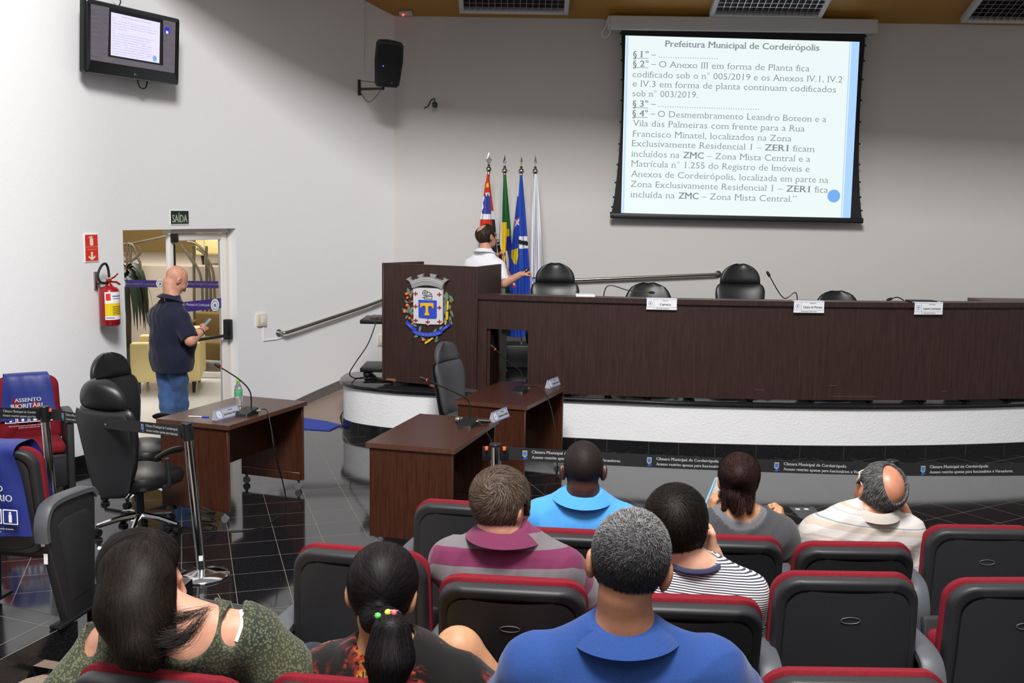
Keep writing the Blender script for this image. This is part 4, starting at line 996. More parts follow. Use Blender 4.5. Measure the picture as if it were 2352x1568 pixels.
# side desk behind the bench at the far right
a = at_y(2222, 683, 11.6); SDZ = a.z; sd = thing('side_desk', 'brown side desk just showing behind the right end of the bench', 'desk', (a.x, a.y, STAGE_Z))
MB().rbox((.9, -.30, SDZ - STAGE_Z - .02), (1.8, .60, .04), .004, 1).build('worktop', M['edge_wood'], sd)
for x in (.03, 1.77): MB().box((x, -.30, (SDZ - STAGE_Z) / 2 - .02), (.03, .56, SDZ - STAGE_Z - .04)).build('side_panel', M['wood'], sd)
MB().box((.9, -.06, (SDZ - STAGE_Z) / 2 + .1), (1.7, .02, SDZ - STAGE_Z - .26)).build('back_panel', M['wood'], sd)

# office chairs
def KIDS_LAST(): return [o for o in COL.objects if o.name.startswith('office_chair')][0]
def pad(mb, W, z0, z1, th, wf, bend=.05, lean=0.0, y0=0.0, nu=18, nv=16, Mx=None, belly=0.0):
    """stuffed pad standing up along z: front towards +y"""
    fr_, bk = [], []
    for j in range(nv + 1):
        v = j / nv; v = .5 - .5 * math.cos(PI * v); w = W / 2 * wf(v); z = z0 + (z1 - z0) * v; ev = max(0, 1 - abs(2 * v - 1) ** 5) ** .5; fr1, bk1 = [], []
        for i in range(nu + 1):
            u = -math.cos(PI * i / nu); eu = max(0, 1 - abs(u) ** 4) ** .5; t = th / 2 * eu * ev
            yc = y0 + bend * u * u - lean * v + belly * math.sin(PI * v)
            fr1.append((u * w, yc + t, z)); bk1.append((u * w, yc - t, z))
        fr_.append(fr1); bk.append(bk1)
    mb.grid(fr_, Mx=Mx); mb.grid([r[::-1] for r in bk], Mx=Mx); return mb
def lerpf(pts): xs = [p[0] for p in pts]; ys = [p[1] for p in pts]; return lambda v: float(np.interp(v, xs, ys))
BACKW = lerpf([(0, .50), (.06, .64), (.25, .80), (.6, .95), (.85, 1.0), (.95, .95), (1, .80)])
SHELLW = lerpf([(0, .50), (.05, .66), (.25, .82), (.6, .95), (.85, 1.0), (.95, .96), (1, .88)])
HEADW = lambda v: max(.20, math.sqrt(max(0, 1 - (max(0, v - .12) / .88) ** 2.2)))
LOWW = lerpf([(0, .6), (.1, .85), (.4, 1), (.7, .97), (.82, .88), (.91, .72), (.965, .5), (.99, .3), (1, .2)])
def office_chair(label, loc, yaw, head=True, leather='leather', scale=1.0, arms=True, base='chrome', group=None, wide=1.0):
    """yaw: clockwise from +y when seen from above"""
    r = thing('office_chair', label, 'chair', loc, -yaw, group or 'black office chairs'); r.scale = (scale * wide, scale, scale)
    B = T(0, -.19, 0) @ RX(math.radians(7))
    pad(MB(), .53, .40, .965 if head else 1.0, .10, BACKW if head else LOWW, .05, 0, Mx=B, belly=.02).build('backrest', M[leather], r)
    pad(MB(), .51 if head else .46, .33, .95, .035, SHELLW if head else LOWW, .05, 0, y0=-.050, Mx=B, belly=.012).build('back_shell', M['black_grain'], r)
    if head: pad(MB(), .43, .955, 1.165, .09, HEADW, .05, -.0, y0=-.005, Mx=B).build('headrest', M[leather], r)
    mb = MB(); rows = []
    pl2 = rrect(.50, .48, .14, 6, 0, .05); mb.bprism(pl2, .35, .455, .04); mb.build('seat', M[leather], r)
    if arms:
        for s in (-1, 1):
            mb = MB(); mb.tube(smooth_path([(s * .23, .02, .37), (s * .29, .02, .385), (s * .30, .0, .58)], 5), [.016] * 11, 8)
            mb.tube(smooth_path([(s * .30, -.12, .60), (s * .30, 0, .625), (s * .285, .12, .62), (s * .27, .17, .60)], 5), [.02, .026, .032, .034, .034, .034, .034, .034, .034, .033, .033, .032, .03, .028, .024, .014], 10, flat=.5)
            mb.build('armrest', M['black_grain'], r)
    mb = MB(); mb.cyl((0, .02, .10), (0, .02, .35), .032, .026, 14); mb.rbox((0, .02, .335), (.22, .26, .05), .015); mb.rbox((0, -.15, .36), (.07, .18, .03), .01); mb.build('column', M['black'], r)
    mb = MB(); cs = []
    for k in range(5):
        a = 2 * PI * k / 5 + .3; e = Vector((math.cos(a) * .29, math.sin(a) * .29 + .02, .075)); cs.append(e)
        mb.tube([Vector((0, .02, .125)), Vector((math.cos(a) * .15, math.sin(a) * .15 + .02, .11)), e], [.026, .022, .018], 8)
    mb.build('base', M[base], r)
    for e in cs:
        mb = MB(); mb.cyl((e.x - .022, e.y, .0285), (e.x + .022, e.y, .0285), .028, n=12); mb.cyl((e.x, e.y, .03), (e.x, e.y, .08), .008, n=8); mb.build('caster', M['black'], r)
    return r
p = at_z(318, 1222, 0.0); office_chair('black office chair seen from behind, nearest the barrier post and the left desk', (p.x, p.y, 0), math.radians(27), scale=1.02)
MB().rbox((.03, -.345, .83), (.045, .003, .03), .001, 1).build('asset_tag', M['white'], KIDS_LAST())
p = at_y(335, 1060, 8.35); office_chair('black office chair turned sideways in front of the doorway, beyond the nearest one', (at_y(318, 900, 8.3).x, 8.3, 0), math.radians(112), scale=1.02)
p = at_y(1085, 850, 10.0); office_chair('dark grey office chair between the farthest desk and the stage', (p.x - .02, 9.95, 0), math.radians(118), leather='leather_grey', scale=.95, arms=False)
for px, top, Y, lab, hd in ((1278, 609, 11.35, 'tall black leather chair behind the bench, beside the white flag', True), (1715, 611, 11.35, 'tall black leather chair behind the bench, nearest the middle', True), (1497, 652, 11.2, 'low black chair back behind the left name plate of the bench', False), (1940, 671, 11.2, 'low black chair back behind the bench, right of the slanting microphone', False)):
    p = at_y(px, top, Y); sc = (p.z - STAGE_Z) / (1.15 if hd else 1.0); office_chair(lab, (p.x, p.y, STAGE_Z), PI, head=hd, scale=sc, wide=.94)

# flags on their black plinth
BLK = at_y(1180, 790, 12.35)
st_ = thing('flag_plinth', 'black plinth holding the four flag poles', 'plinth', (BLK.x, 12.42, STAGE_Z)); PH = BLK.z - STAGE_Z
mb = MB(); mb.rbox((0, 0, PH / 2), (1.0, .42, PH), .008); mb.build('plinth_box', M['black'], st_)
flagm = {}
def flagcol(name, stops, axis='Z'):
    pass
M['f_red'] = pmat('flag_red', '#cf3320', 0.8); M['f_white'] = pmat('flag_white', '#e6e6ea', 0.8); M['f_blue'] = pmat('flag_blue', '#1f49b4', 0.8); M['f_ublue'] = pmat('flag_ultramarine', '#3b49a6', 0.8); M['f_green'] = pmat('flag_green', '#17692f', 0.8); M['f_yellow'] = pmat('flag_yellow', '#e8c914', 0.8); M['f_navy'] = pmat('flag_navy', '#17278a', 0.8); M['f_black'] = pmat('flag_black', '#16181c', 0.8)
FM = [M[k] for k in ('f_white', 'f_red', 'f_blue', 'f_green', 'f_yellow', 'f_navy', 'f_black', 'f_ublue')]; WHT, RED, BLU, GRN, YEL, NAV, BLA, UBL = range(8)
def in_poly(x, y, poly):
    c = False; n = len(poly)
    for i in range(n):
        (x1, y1), (x2, y2) = poly[i], poly[i - 1]
        if (y1 > y) != (y2 > y) and x < (x2 - x1) * (y - y1) / (y2 - y1) + x1: c = not c
    return c
FZ = lambda u, v: (1020 + u / 3.483, 330 + v / 3.484)         # drawing of the flags, 1045 x 1568
def flag(label, tip, ball, Lx, Rx, bottom, pattern, seed):
    """tip, ball: pixels; Lx, Rx: outlines of the hanging cloth as (drawing y -> x)"""
    b = at_y(*FZ(*ball), 12.4); top = at_y(*FZ(*tip), 12.4); base = Vector((b.x, 12.4, STAGE_Z + PH))
    lean = at_y(*FZ(ball[0] + 3, 1560), 12.4)
    r = thing('flag', label, 'flag', base, 0, 'flags on poles')
    zb = b.z - base.z; zt = top.z - base.z
    MB().cyl((lean.x - base.x, 0, 0), (0, 0, zb), .014, .013, 12).build('pole', M['chrome'], r)
    mb = MB(); mb.sphere((0, 0, zb), .034, 16, 12); mb.lathe([(.016, zb - .09), (.018, zb - .035), (.012, zb - .02)], 14); mb.lathe([(.012, zb + .02), (.02, zb + .045), (.008, zb + .06)], 14)
    mb.build('finial_ball', M['steel'], r)
    ang = seed * .5; h = zt - zb - .05; sp2 = MB(); c, s = math.cos(ang), math.sin(ang)
    o = [(0, zb + .05), (.045, zb + .05 + h * .42), (.02, zb + .05 + h * .55), (0, zt), (-.02, zb + .05 + h * .55), (-.045, zb + .05 + h * .42)]
    v = [(x * c, x * s, z) for x, z in o] + [(s * .016, -c * .016, zb + .05 + h * .45), (-s * .016, c * .016, zb + .05 + h * .45)]
    sp2.add(v, [(i, (i + 1) % 6, 6) for i in range(6)] + [((i + 1) % 6, i, 7) for i in range(6)]); sp2.build('spearhead', M['chrome'], r)
    NV, NU = 240, 84; ys = np.linspace(Lx[0][0], bottom, NV + 1); verts = []; uvp = []
    rng = np.random.RandomState(seed); ph = rng.rand(4) * 6
    for y in ys:
        xl = np.interp(y, [p[0] for p in Lx], [p[1] for p in Lx]); xr = np.interp(y, [p[0] for p in Rx], [p[1] for p in Rx])
        for i in range(NU + 1):
            t = i / NU; u = xl + (xr - xl) * t; k = min(1, (y - ys[0]) / 500)
            dep = (.02 + .10 * k) * (math.cos(PI * (t - .5)) ) + .028 * k * math.sin(t * 15 + ph[0] + y * .0022) + .015 * k * math.sin(t * 27 + ph[1] - y * .003)
            p = at_y(*FZ(u, y), 12.36) - base; verts.append((p.x, p.y - dep, p.z)); uvp.append((t, u, y))
    mb = MB(); W = NU + 1
    for j in range(NV):
        for i in range(NU):
            q = (j * W + i, j * W + i + 1, (j + 1) * W + i + 1, (j + 1) * W + i); cu = sum(uvp[k][1] for k in q) / 4; cv = sum(uvp[k][2] for k in q) / 4; ct = sum(uvp[k][0] for k in q) / 4
            mb.f.append(q); mb.m.append(pattern(cu, cv, ct)); mb.sm.append(True)
    mb.v = verts
    # back layer so that the folded cloth has depth
    o = len(mb.v); bk = []
    for k, p in enumerate(verts):
        t = uvp[k][0]; bk.append((p[0], p[1] + .05 * math.sin(PI * t) + .004, p[2]))
    mb.v += bk
    for j in range(NV):
        for i in range(NU):
            k = mb.m[j * NU + i]; mb.f.append((o + j * W + i, o + (j + 1) * W + i, o + (j + 1) * W + i + 1, o + j * W + i + 1)); mb.m.append(k); mb.sm.append(True)
    mb.build('cloth', FM, r); return r
def pat_red(u, v, t):
    if t < .16 + .04 * math.sin(v * .02) and v < 420 and v > 240: return WHT if v < 300 else RED
    if in_poly(u, v, [(332, 350), (340, 318), (356, 310), (360, 350)]): return YEL
    if 398 < v < 560 and t < .80: return UBL if t > .10 + .06 * math.sin(v * .09) and v > 410 + 12 * math.sin(u * .3) else WHT
    if 390 < v < 606 and t < .80: return WHT
    if t > .80 and v > 540: return WHT if v < 605 else BLA
    if v > 665: return WHT if v < 720 else BLA
    return RED
flag('flag hanging leftmost of the four, red with blue and white patches, behind the presenter', (364, 66), (357, 206), [(245, 338), (400, 318), (600, 290), (700, 284), (1000, 270), (1400, 262)], [(245, 360), (400, 378), (560, 400), (665, 412), (1000, 430), (1400, 440)], 1380, pat_red, 1)
def pat_br(u, v, t):
    if u < 474 - (v - 250) * .028: return WHT
    if v > 680 and u > 498 and v < 740: return YEL if u < 524 else GRN
    if v > 626 and u < 502 - max(0, (v - 700)) * .05: return YEL if not (v > 1010 and u > 485) else GRN
    if 735 < v < 1060 and u > 500 - (v - 735) * .06:
        if abs(u - (500 + (v - 850) * .10)) < 5 + 6 * math.sin(max(0, min(1, (v - 850) / 150)) * PI) and 850 < v < 1000: return WHT
        return NAV
    if 1060 <= v < 1100 and u < 500: return YEL
    return GRN
flag('green and yellow national flag with a blue disc, second flag from the left', (497, 84), (484, 218), [(245, 478), (500, 446), (900, 425), (1195, 455), (1540, 455)], [(245, 496), (430, 512), (700, 536), (1000, 552), (1195, 545), (1540, 520)], 1535, pat_br, 2)
def pat_blue(u, v, t):
    if u < 606 - (v - 250) * .06 and v < 420 and t < .2: return WHT
    if in_poly(u, v, [(562, 690), (568, 605), (600, 590), (600, 655), (585, 640)]): return WHT if (abs((u - 566) * 1.5 - (v - 605)) < 12 or abs((600 - u) * 1.5 - (v - 605)) < 12) else RED
    if u > 597 and 740 < v < 838: s_ = v - (u - 597) * .22; return WHT if s_ < 765 or s_ > 800 else BLA
    if in_poly(u, v, [(537, 850), (592, 832), (590, 905), (577, 968), (556, 950), (534, 905)]): return YEL
    if in_poly(u, v, [(520, 1120), (545, 1090), (570, 1115), (568, 1155), (550, 1135)]): return WHT if abs((u - 545) * 1.1 - (v - 1100)) < 9 else RED
    return BLU
flag('blue flag with a striped band, third flag from the left', (622, 92), (617, 220), [(250, 606), (400, 588), (700, 552), (900, 532), (1195, 510), (1540, 520)], [(250, 626), (500, 648), (760, 668), (1000, 684), (1195, 688), (1540, 672)], 1540, pat_blue, 3)
def pat_wh(u, v, t):
    d = math.hypot((u - 722) / 25, (v - 1108) / 45)
    if .80 < d < 1.05: return BLU
    return WHT
flag('plain white flag, rightmost of the four', (738, 86), (729, 222), [(245, 722), (500, 702), (900, 690), (1200, 688), (1480, 690)], [(245, 748), (500, 770), (900, 792), (1200, 800), (1480, 795)], 1480, pat_wh, 4)

# trolley with a closed laptop left of the lectern
ty = 11.35; a = at_y(830, 736, ty); b = at_y(830, 862, ty)
tr_ = thing('equipment_trolley', 'black two-shelf trolley half hidden behind the left side of the lectern', 'trolley', (a.x + .27, ty, STAGE_Z))
MB().rbox((0, .12, a.z - STAGE_Z - .0), (.54, .5, .045), .012, 3).build('top_shelf', M['black'], tr_)
MB().rbox((0, .12, max(.10, b.z - STAGE_Z)), (.54, .5, .05), .012, 3).build('bottom_shelf', M['black'], tr_)
MB().tube([(.12, .3, .1), (.12, .3, a.z - STAGE_Z)], .025, 10).build('post', M['black'], tr_)
for x in (-.2, .2):
    for y in (-.06, .3): MB().sphere((x, y, .045), .045, 14, 10).cyl((x, y, .05), (x, y, .1), .012, n=8).build('caster', M['rubber'], tr_)
tz = a.z + .0225; lp = thing('laptop', 'thin closed laptop lying on the trolley shelf', 'laptop', (a.x + .26, ty + .1, tz))
MB().rbox((0, 0, .008), (.34, .24, .014), .006, 3).build('laptop_base', pmat('laptop_copper', '#6d4630', 0.4), lp)
MB().rbox((0, .005, .019), (.33, .23, .007), .003, 2).build('laptop_lid', M['arm_grey'], lp)
pts = smooth_path([at_y(868, 728, 11.08), at_y(862, 745, 11.02), at_y(845, 790, 11.0), at_y(815, 835, 11.0), at_y(803, 858, 11.05), at_z(815, 868, STAGE_Z + .008), at_z(840, 866, STAGE_Z + .008), at_z(876, 868, STAGE_Z + .008)], 8)
tag(MB().tube(pts, .006, 8).build('power_cable', M['rubber']), 'thin dark cable dropping from the trolley shelf to the stage edge', 'cable')

# ------------------------------------------------------------------ things standing on the bench
def seal(mb, x, y, r, Mx): crest_disc(mb, x, y, r, Mx)
def bench_plate(label, pxs, l1, l2, l3):
    l, t, rr, b = pxs; c = bench_pt((l + rr) / 2); i = min(range(iN), key=lambda i: abs(L2[i].x + o2.x - c.x)); tg = (L2[i + 1] - L2[i - 1]).normalized()
    n = Vector((tg.y, -tg.x)); o = c + n * .010; F = frame((o.x, o.y, BZ - .05), (tg.x, tg.y, 0), (0, 0, 1))
    r = thing('name_plate', label, 'name plate', group='name plates'); r.matrix_world = F
    p = on_plane(l, (t + b) / 2, F); q = on_plane(rr, (t + b) / 2, F); u = on_plane((l + rr) / 2, t + 4, F).y; d = on_plane((l + rr) / 2, b, F).y; w = q.x - p.x; cx_ = (p.x + q.x) / 2
    u = .053
    mb = MB(); mb.box((cx_, (u + d) / 2, .003), (w, u - d, .004)); mb.box((cx_, u + .001, -.045), (w, .004, .08)); mb.build('holder', M['white'], r)
    mb = MB(); hh = u - d; y1 = u - hh * .04; y0 = d + hh * .22
    for (x0, x1, ya, yb) in ((-.5, .5, y1, y1 - .002), (-.5, .5, y0, y0 + .002), (-.26, -.252, y0, y1), (-.5, -.494, y0, y1), (.494, .5, y0, y1)): mb.box((cx_ + w * (x0 + x1) / 2, (ya + yb) / 2, .0055), (abs(w * (x1 - x0)) * .98, abs(ya - yb), .001))
    mb.build('border', M['crest_blue'], r)
    mb = MB(); put_text(mb, l1, cx_ + w * .12, y1 - hh * .16, hh * .075, align='C', z=.006, bold=.02); put_text(mb, l2, cx_ + w * .12, y0 + hh * .18, hh * .20, width=w * (.36 if len(l2) < 8 else .62), align='C', z=.006, bold=.025); put_text(mb, l3, cx_, d + hh * .06, hh * .085, width=w * .5, align='C', z=.006, bold=.015); mb.build('lettering', M['ink'], r)
    mb = MB(); seal(mb, cx_ - w * .375, (y0 + y1) / 2, hh * .27, T(0, 0, .0052)); mb.build('seal', BADGE, r)
bench_plate('name plate at the left of the bench edge, below the low chair back', (1485, 679, 1555, 711), 'VEREADOR', 'Carioca', '1° SECRETÁRIO')
bench_plate('name plate in the middle of the bench edge, below the slanting microphone', (1823, 687, 1893, 718), 'VEREADOR', 'Cássio de Moraes', 'PRESIDENTE')
bench_plate('name plate at the right end of the bench edge', (2100, 694, 2165, 722), 'VEREADOR', 'Laerte Lourenço', '2° SECRETÁRIO')
def gooseneck(name, label, base, head, bend, parent_z, red=False, cable=None, yaw=0.0, rad=.0055, rise=.22):
    """desk microphone: base point, head point, sideways sag of the neck"""
    r = thing('desk_microphone', label, 'microphone', base, yaw, 'gooseneck desk microphones'); Ri = RZ(-yaw)
    h = Ri @ (Vector(head) - Vector(base))
    mb = MB(); mb.add([(x, y, 0) for x, y in rrect(.12, .17, .02, 3, 0, -.03)] + [(x * .95, y * .95, .018 + .03 * max(0, min(1, (y + .115) / .12))) for x, y in rrect(.12, .17, .02, 3, 0, -.03)], [tuple(range(16))[::-1], tuple(range(16, 32))] + [(i, (i + 1) % 16, 16 + (i + 1) % 16, 16 + i) for i in range(16)]); mb.build('base', M['black'], r)
    s = Vector((0, .03, .04)); d = h - s; m1 = s + Vector((0, 0, d.length * rise)) + d * .08 + Ri @ Vector(bend) * .3; m2 = s + d * .55 + Ri @ Vector(bend)
    path = smooth_path([s, m1, m2, h], 10)
    MB().tube(path, rad, 8).build('neck', M['black'], r)
    dd = (path[-1] - path[-3]).normalized(); F = frame(h, dd.orthogonal(), dd.cross(dd.orthogonal())) 
    MB().lathe([(0, -.01), (.011, -.008), (.014, .005), (.014, .035), (.009, .05), (0, .055)], 14, Mx=F).build('microphone_head', M['rubber'], r)
    if red: MB().lathe([(.012, -.010), (.0132, -.008), (.0132, -.002), (.012, .0)], 14, Mx=F).build('ring_lamp', pmat('mic_red_ring', '#d83a28', 0.4, emit=('#ff3a20', .12)) if 'mic_red_ring' not in bpy.data.materials else bpy.data.materials['mic_red_ring'], r)
    if cable: 
        cl = [Ri @ (Vector(p) - Vector(base)) for p in cable]
        MB().tube([cl[0], cl[0] + (cl[1] - cl[0]).normalized() * .035], .011, 10).build('connector', M['chrome'], r)
        MB().tube(smooth_path([cl[0]] + cl[1:], 8), .0045, 8).build('cable', M['rubber'], r)
    return r
for px, base_px, head_px, Y, lab, bd in ((1490, (1385, 676), (1492, 671), 10.7, 'thin desk microphone bent flat over the bench beside the left name plate', (0, 0, .13)), (1767, (1834, 690), (1767, 633), 10.56, 'desk microphone slanting up from the bench before the middle name plate', (.02, 0, -.02)), (2047, (2085, 697), (2047, 686), 10.55, 'short desk microphone peeking over the bench near the right name plate', (0, 0, .12))):
    b = at_y(*base_px, Y); h = at_y(*head_px, Y); gooseneck('m', lab, (b.x, Y + .06, BZ - LOW), h, bd, BZ, yaw=PI, rise=.45)
c_ = bench_pt(1345, .10); pp = thing('paper_pad', 'white pad of paper on the bench ledge in front of the tall chair', 'paper', (c_.x, c_.y, BZ)); MB().rbox((0, 0, .012), (.19, .14, .024), .003, 1).build('sheets', M['white'], pp)
c_ = bench_pt(2125, .10); pp = thing('tablet', 'flat black tablet lying on the bench ledge behind the right name plate', 'tablet', (c_.x, c_.y, BZ)); MB().rbox((0, 0, .008), (.27, .15, .016), .006, 2).build('tablet_body', M['black'], pp)

# ================================================================== three desks on the floor, with what lies on them
def desk(label, corners):
    """corners px of the top: near left, near right, far right, far left at z = .75"""
    P4 = [at_z(x, y, .76) for x, y in corners]; near = (P4[0] + P4[1]) / 2; far = (P4[2] + P4[3]) / 2
    d = (far - near); d.z = 0; ang = math.atan2(d.y, d.x); e = P4[1] - P4[0]; 
    W, L = .66, 1.10; c = P4[1] + Vector((math.cos(ang), math.sin(ang), 0)) * L / 2 + Vector((-math.sin(ang), math.cos(ang), 0)) * W / 2
    r = thing('desk', label, 'desk', (c.x, c.y, 0), ang, 'dark wood desks on the floor')      # local x runs along the length away from us
    MB().rbox((0, 0, .7425), (L, W, .035), .003, 1).build('worktop', M['desk_wood'], r)
    ed = MB(); ed.box((0, -W / 2 - .0006, .7425), (L - .004, .0012, .033)); ed.box((-L / 2 - .0006, 0, .7425), (.0012, W - .004, .033)); ed.build('edge_band', M['edge_wood'], r)
    for s in (-1, 1):
        lg = MB().rbox((s * (L / 2 - .03), 0, .405), (.028, W - .05, .64), .002, 1).build('leg', M['desk_wood'], r)
        MB().box((s * (L / 2 - .03), -W / 2 + .0244, .405), (.027, .0012, .636)).build('edge_band', M['edge_wood'], lg)
        MB().rbox((s * (L / 2 - .055), 0, .12), (.025, W - .08, .07), .004, 1).build('foot_rail', M['desk_wood'], r)
        for y in (-W / 2 + .07, W / 2 - .07):
            mb = MB(); x = s * (L / 2 - .035); mb.cyl((x - .012, y, .03), (x + .012, y, .03), .03, n=14); mb.cyl((x, y, .04), (x, y, .085), .012, n=8); mb.build('caster', M['caster'], r)
    MB().rbox((0, .02, .53), (L - .09, .02, .39), .002, 1).build('modesty_panel', M['desk_wood'], r)
    return r, ang, W, L
M['caster'] = pmat('grey_caster', '#6b6b6e', 0.35)
d1, a1, DWd, DLd = desk('dark wood desk beside the left office chairs and the barrier post', ((365, 958), (525, 978), (691, 920), (545, 914)))
d2, a2, _, _ = desk('dark wood desk in the middle of the floor, a hand microphone lying on it', ((858, 1005), (1045, 1032), (1176, 958), (955, 941)))
d3, a3, _, _ = desk('dark wood desk farthest back, just below the stage', ((1046, 915), (1210, 933), (1294, 886), (1148, 877)))
DZ = .76
M['plate_grey'] = pmat('silver_plate', '#a9adb8', 0.35)
def desk_plate(label, l, r_, name, zb=DZ):
    a = at_z(*l, zb); b = at_z(*r_, zb); d = b - a; w = d.length; ang = math.atan2(d.y, d.x); c = (a + b) / 2
    o = thing('name_plate', label, 'name plate', (c.x, c.y, zb), ang, 'name plates')
    F = T(0, 0, 0) @ RX(math.radians(68)); h = .080
    MB().add([(-w / 2, 0, 0), (w / 2, 0, 0), (w / 2, .055, 0), (-w / 2, .055, 0), (-w / 2, .030, .074), (w / 2, .030, .074), (-w / 2, .034, .074), (w / 2, .034, .074)], [(0, 1, 5, 4), (6, 7, 2, 3), (0, 3, 2, 1), (4, 5, 7, 6), (1, 2, 7, 5), (0, 4, 6, 3)]).build('holder', M['plate_grey'], o)
    F = frame((0, 0, 0), (1, 0, 0), (0, .030, .074)); mb = MB()
    for (x, y, ww, hh) in ((0, h * .96, w * .96, .003), (0, h * .06, w * .96, .003), (-w * .48, h / 2, .003, h * .9), (w * .48, h / 2, .003, h * .9), (-w * .22, h / 2, .003, h * .9)): mb.box((x, y, .0008), (ww, hh, .001), Mx=F)
    mb.build('border', M['crest_blue'], o)
    mb = MB(); put_text(mb, 'VEREADOR', w * .13, h * .70, h * .09, align='C', z=.0016, Mx=F, bold=.02); put_text(mb, name, w * .13, h * .30, h * .22, width=w * .60, align='C', z=.0016, Mx=F, bold=.02); mb.build('lettering', M['ink'], o)
    mb = MB(); seal(mb, -w * .35, h * .5, h * .33, F); mb.build('seal', BADGE, o)
desk_plate('tilted name plate on the left desk, between the pen and the microphone', (499, 966), (553, 951), 'José Antonio Rodrigues')
desk_plate('tilted name plate on the middle desk beside the hand microphone', (1137, 970), (1171, 956), 'Antonio Lemão')
desk_plate('tilted name plate on the corner of the farthest desk', (1264, 892), (1288, 883), 'Sandra Santos')
def ondesk(px, py): return at_z(px, py, DZ)
def hp_(px, py, y): return at_y(px, py, y)
b = ondesk(572, 950); h = hp_(506, 843, b.y - .05)
c1 = [b + Vector((.06, 0, .025)), ondesk(612, 950) + Vector((0, 0, .03)), at_y(622, 978, b.y - .28), at_y(632, 1040, b.y - .42), at_z(657, 1150, .01), at_z(632, 1192, .006), at_z(595, 1212, .006), at_z(540, 1218, .006), at_z(482, 1220, .006)]
gooseneck('m', 'desk microphone with a red ring on the left desk by the bottle', b, h, (.04, 0, .05), DZ, True, c1, a1 - PI / 2)
b = ondesk(1076, 976); h = hp_(978, 872, b.y - .02)
c2 = [b + Vector((.05, -.01, .025)), ondesk(1100, 978) + Vector((0, 0, .035)), at_y(1122, 1000, b.y - .12), at_y(1130, 1020, b.y - .22), at_y(1133, 1060, b.y - .3), at_z(1120, 1235, .006), at_z(1090, 1240, .006)]
gooseneck('m', 'desk microphone with a red ring on the middle desk', b, h, (.05, 0, .05), DZ, True, c2, a2 - PI / 2)
b = ondesk(1197, 899); h = hp_(1136, 801, b.y - .02)
c3 = [b + Vector((.05, -.01, .025)), ondesk(1228, 896) + Vector((0, 0, .035)), at_y(1257, 912, b.y - .25), at_y(1275, 985, b.y - .4), at_y(1280, 1060, b.y - .4), at_z(1276, 1095, .006), at_z(1252, 1120, .006), at_z(1262, 1145, .006), at_z(1300, 1150, .006)]
gooseneck('m', 'desk microphone with a red ring on the farthest desk', b, h, (.02, 0, .03), DZ, True, c3, a3 - PI / 2)
def hand_mic_parts(o, Mx, L=.24):
    MB().lathe([(0, 0), (.012, .0), (.0165, .02), (.019, L - .06), (.022, L - .05), (.022, L - .045)], 16, Mx=Mx).build('handle', M['black'], o)
    MB().lathe([(.021, L - .046), (.0225, L - .04), (.0225, L - .03), (.021, L - .024)], 16, Mx=Mx).build('collar', M['chrome'], o)
    MB().sphere((0, 0, L - .002), .026, 16, 12, Mx=Mx).build('grille', M['steel'], o)
    MB().lathe([(0, -.006), (.0115, -.005), (.0125, .003), (.0125, .006)], 16, Mx=Mx).build('tail_ring', M['orange'], o)
a = ondesk(1128, 975); bb = ondesk(1050, 971); d = bb - a; o = thing('hand_microphone', 'cordless hand microphone with an orange tail lying on the middle desk', 'microphone', (a.x, a.y, DZ + .026), math.atan2(d.y, d.x)); hand_mic_parts(o, RY(PI / 2), .26)
a = ondesk(433, 957); bb = ondesk(480, 959); d = bb - a; o = thing('pen', 'blue and clear ballpoint pen on the left desk', 'pen', (a.x, a.y, DZ + .005), math.atan2(d.y, d.x)); L = d.length
MB().cyl((0, 0, 0), (L * .68, 0, 0), .004, n=8).build('barrel', M['white'], o); MB().cyl((L * .66, 0, 0), (L, 0, 0), .0055, n=8).build('cap', M['arms_blue'], o)
p = ondesk(548, 932); bt = thing('water_bottle', 'small water bottle with a green cap on the left desk', 'bottle', (p.x, p.y, DZ))
PETm = NT('clear_plastic'); PETm.set(rough=.08, **{'Transmission Weight': .9, 'IOR': 1.2}); PETm.b.inputs['Base Color'].default_value = (.93, .95, .95, 1)
MB().lathe([(0, .0), (.028, .0), (.032, .01), (.030, .05), (.032, .06), (.032, .14), (.026, .165), (.014, .185), (.013, .2)], 24).build('bottle_body', PETm.m, bt)
MB().lathe([(.0325, .085), (.033, .087), (.033, .132), (.0325, .134)], 24).build('label_sticker', pmat('bottle_label', '#4fa37a', 0.5), bt); MB().lathe([(.0145, .195), (.016, .197), (.016, .216), (0, .218)], 16).build('cap', pmat('green_cap', '#7fcf2a', 0.5), bt)
# blue mat, floor box, coil of cable
mm = [at_z(x, y, 0) for x, y in ((690, 985), (757, 989), (788, 975), (690, 960))]; c = sum(mm, Vector()) / 4
mo = MB(); L_ = mm[0] + (mm[0] - mm[1]) * .25; L4 = mm[3] + (mm[3] - mm[2]) * .22; mo.prism([(p.x, p.y) for p in (L_, mm[1], mm[2], L4)], 0.0005, .012)
tag(mo.build('floor_mat', pmat('blue_mat', '#3448a8', 0.9, bump=(300, .4, .003))), 'blue mat on the floor at the foot of the ramp', 'mat')
mb = MB(); p = at_z(468, 1205, .0); random.seed(3)
for k in range(7):
    r = .08 + random.uniform(-.015, .02); ph = random.uniform(0, 6); tl = random.uniform(-.5, .5)
    mb.tube([(p.x + r * math.cos(t) + .01 * math.sin(k), p.y + r * .7 * math.sin(t), .012 + .012 * k + .035 * (1 + math.sin(t + ph)) * (.4 + .1 * k)) for t in np.linspace(0, 2 * PI, 22, endpoint=False)], .005, 6, closed=True)
tag(mb.build('cable_coil', M['rubber']), 'coil of black cable on the floor behind the barrier post', 'cable')
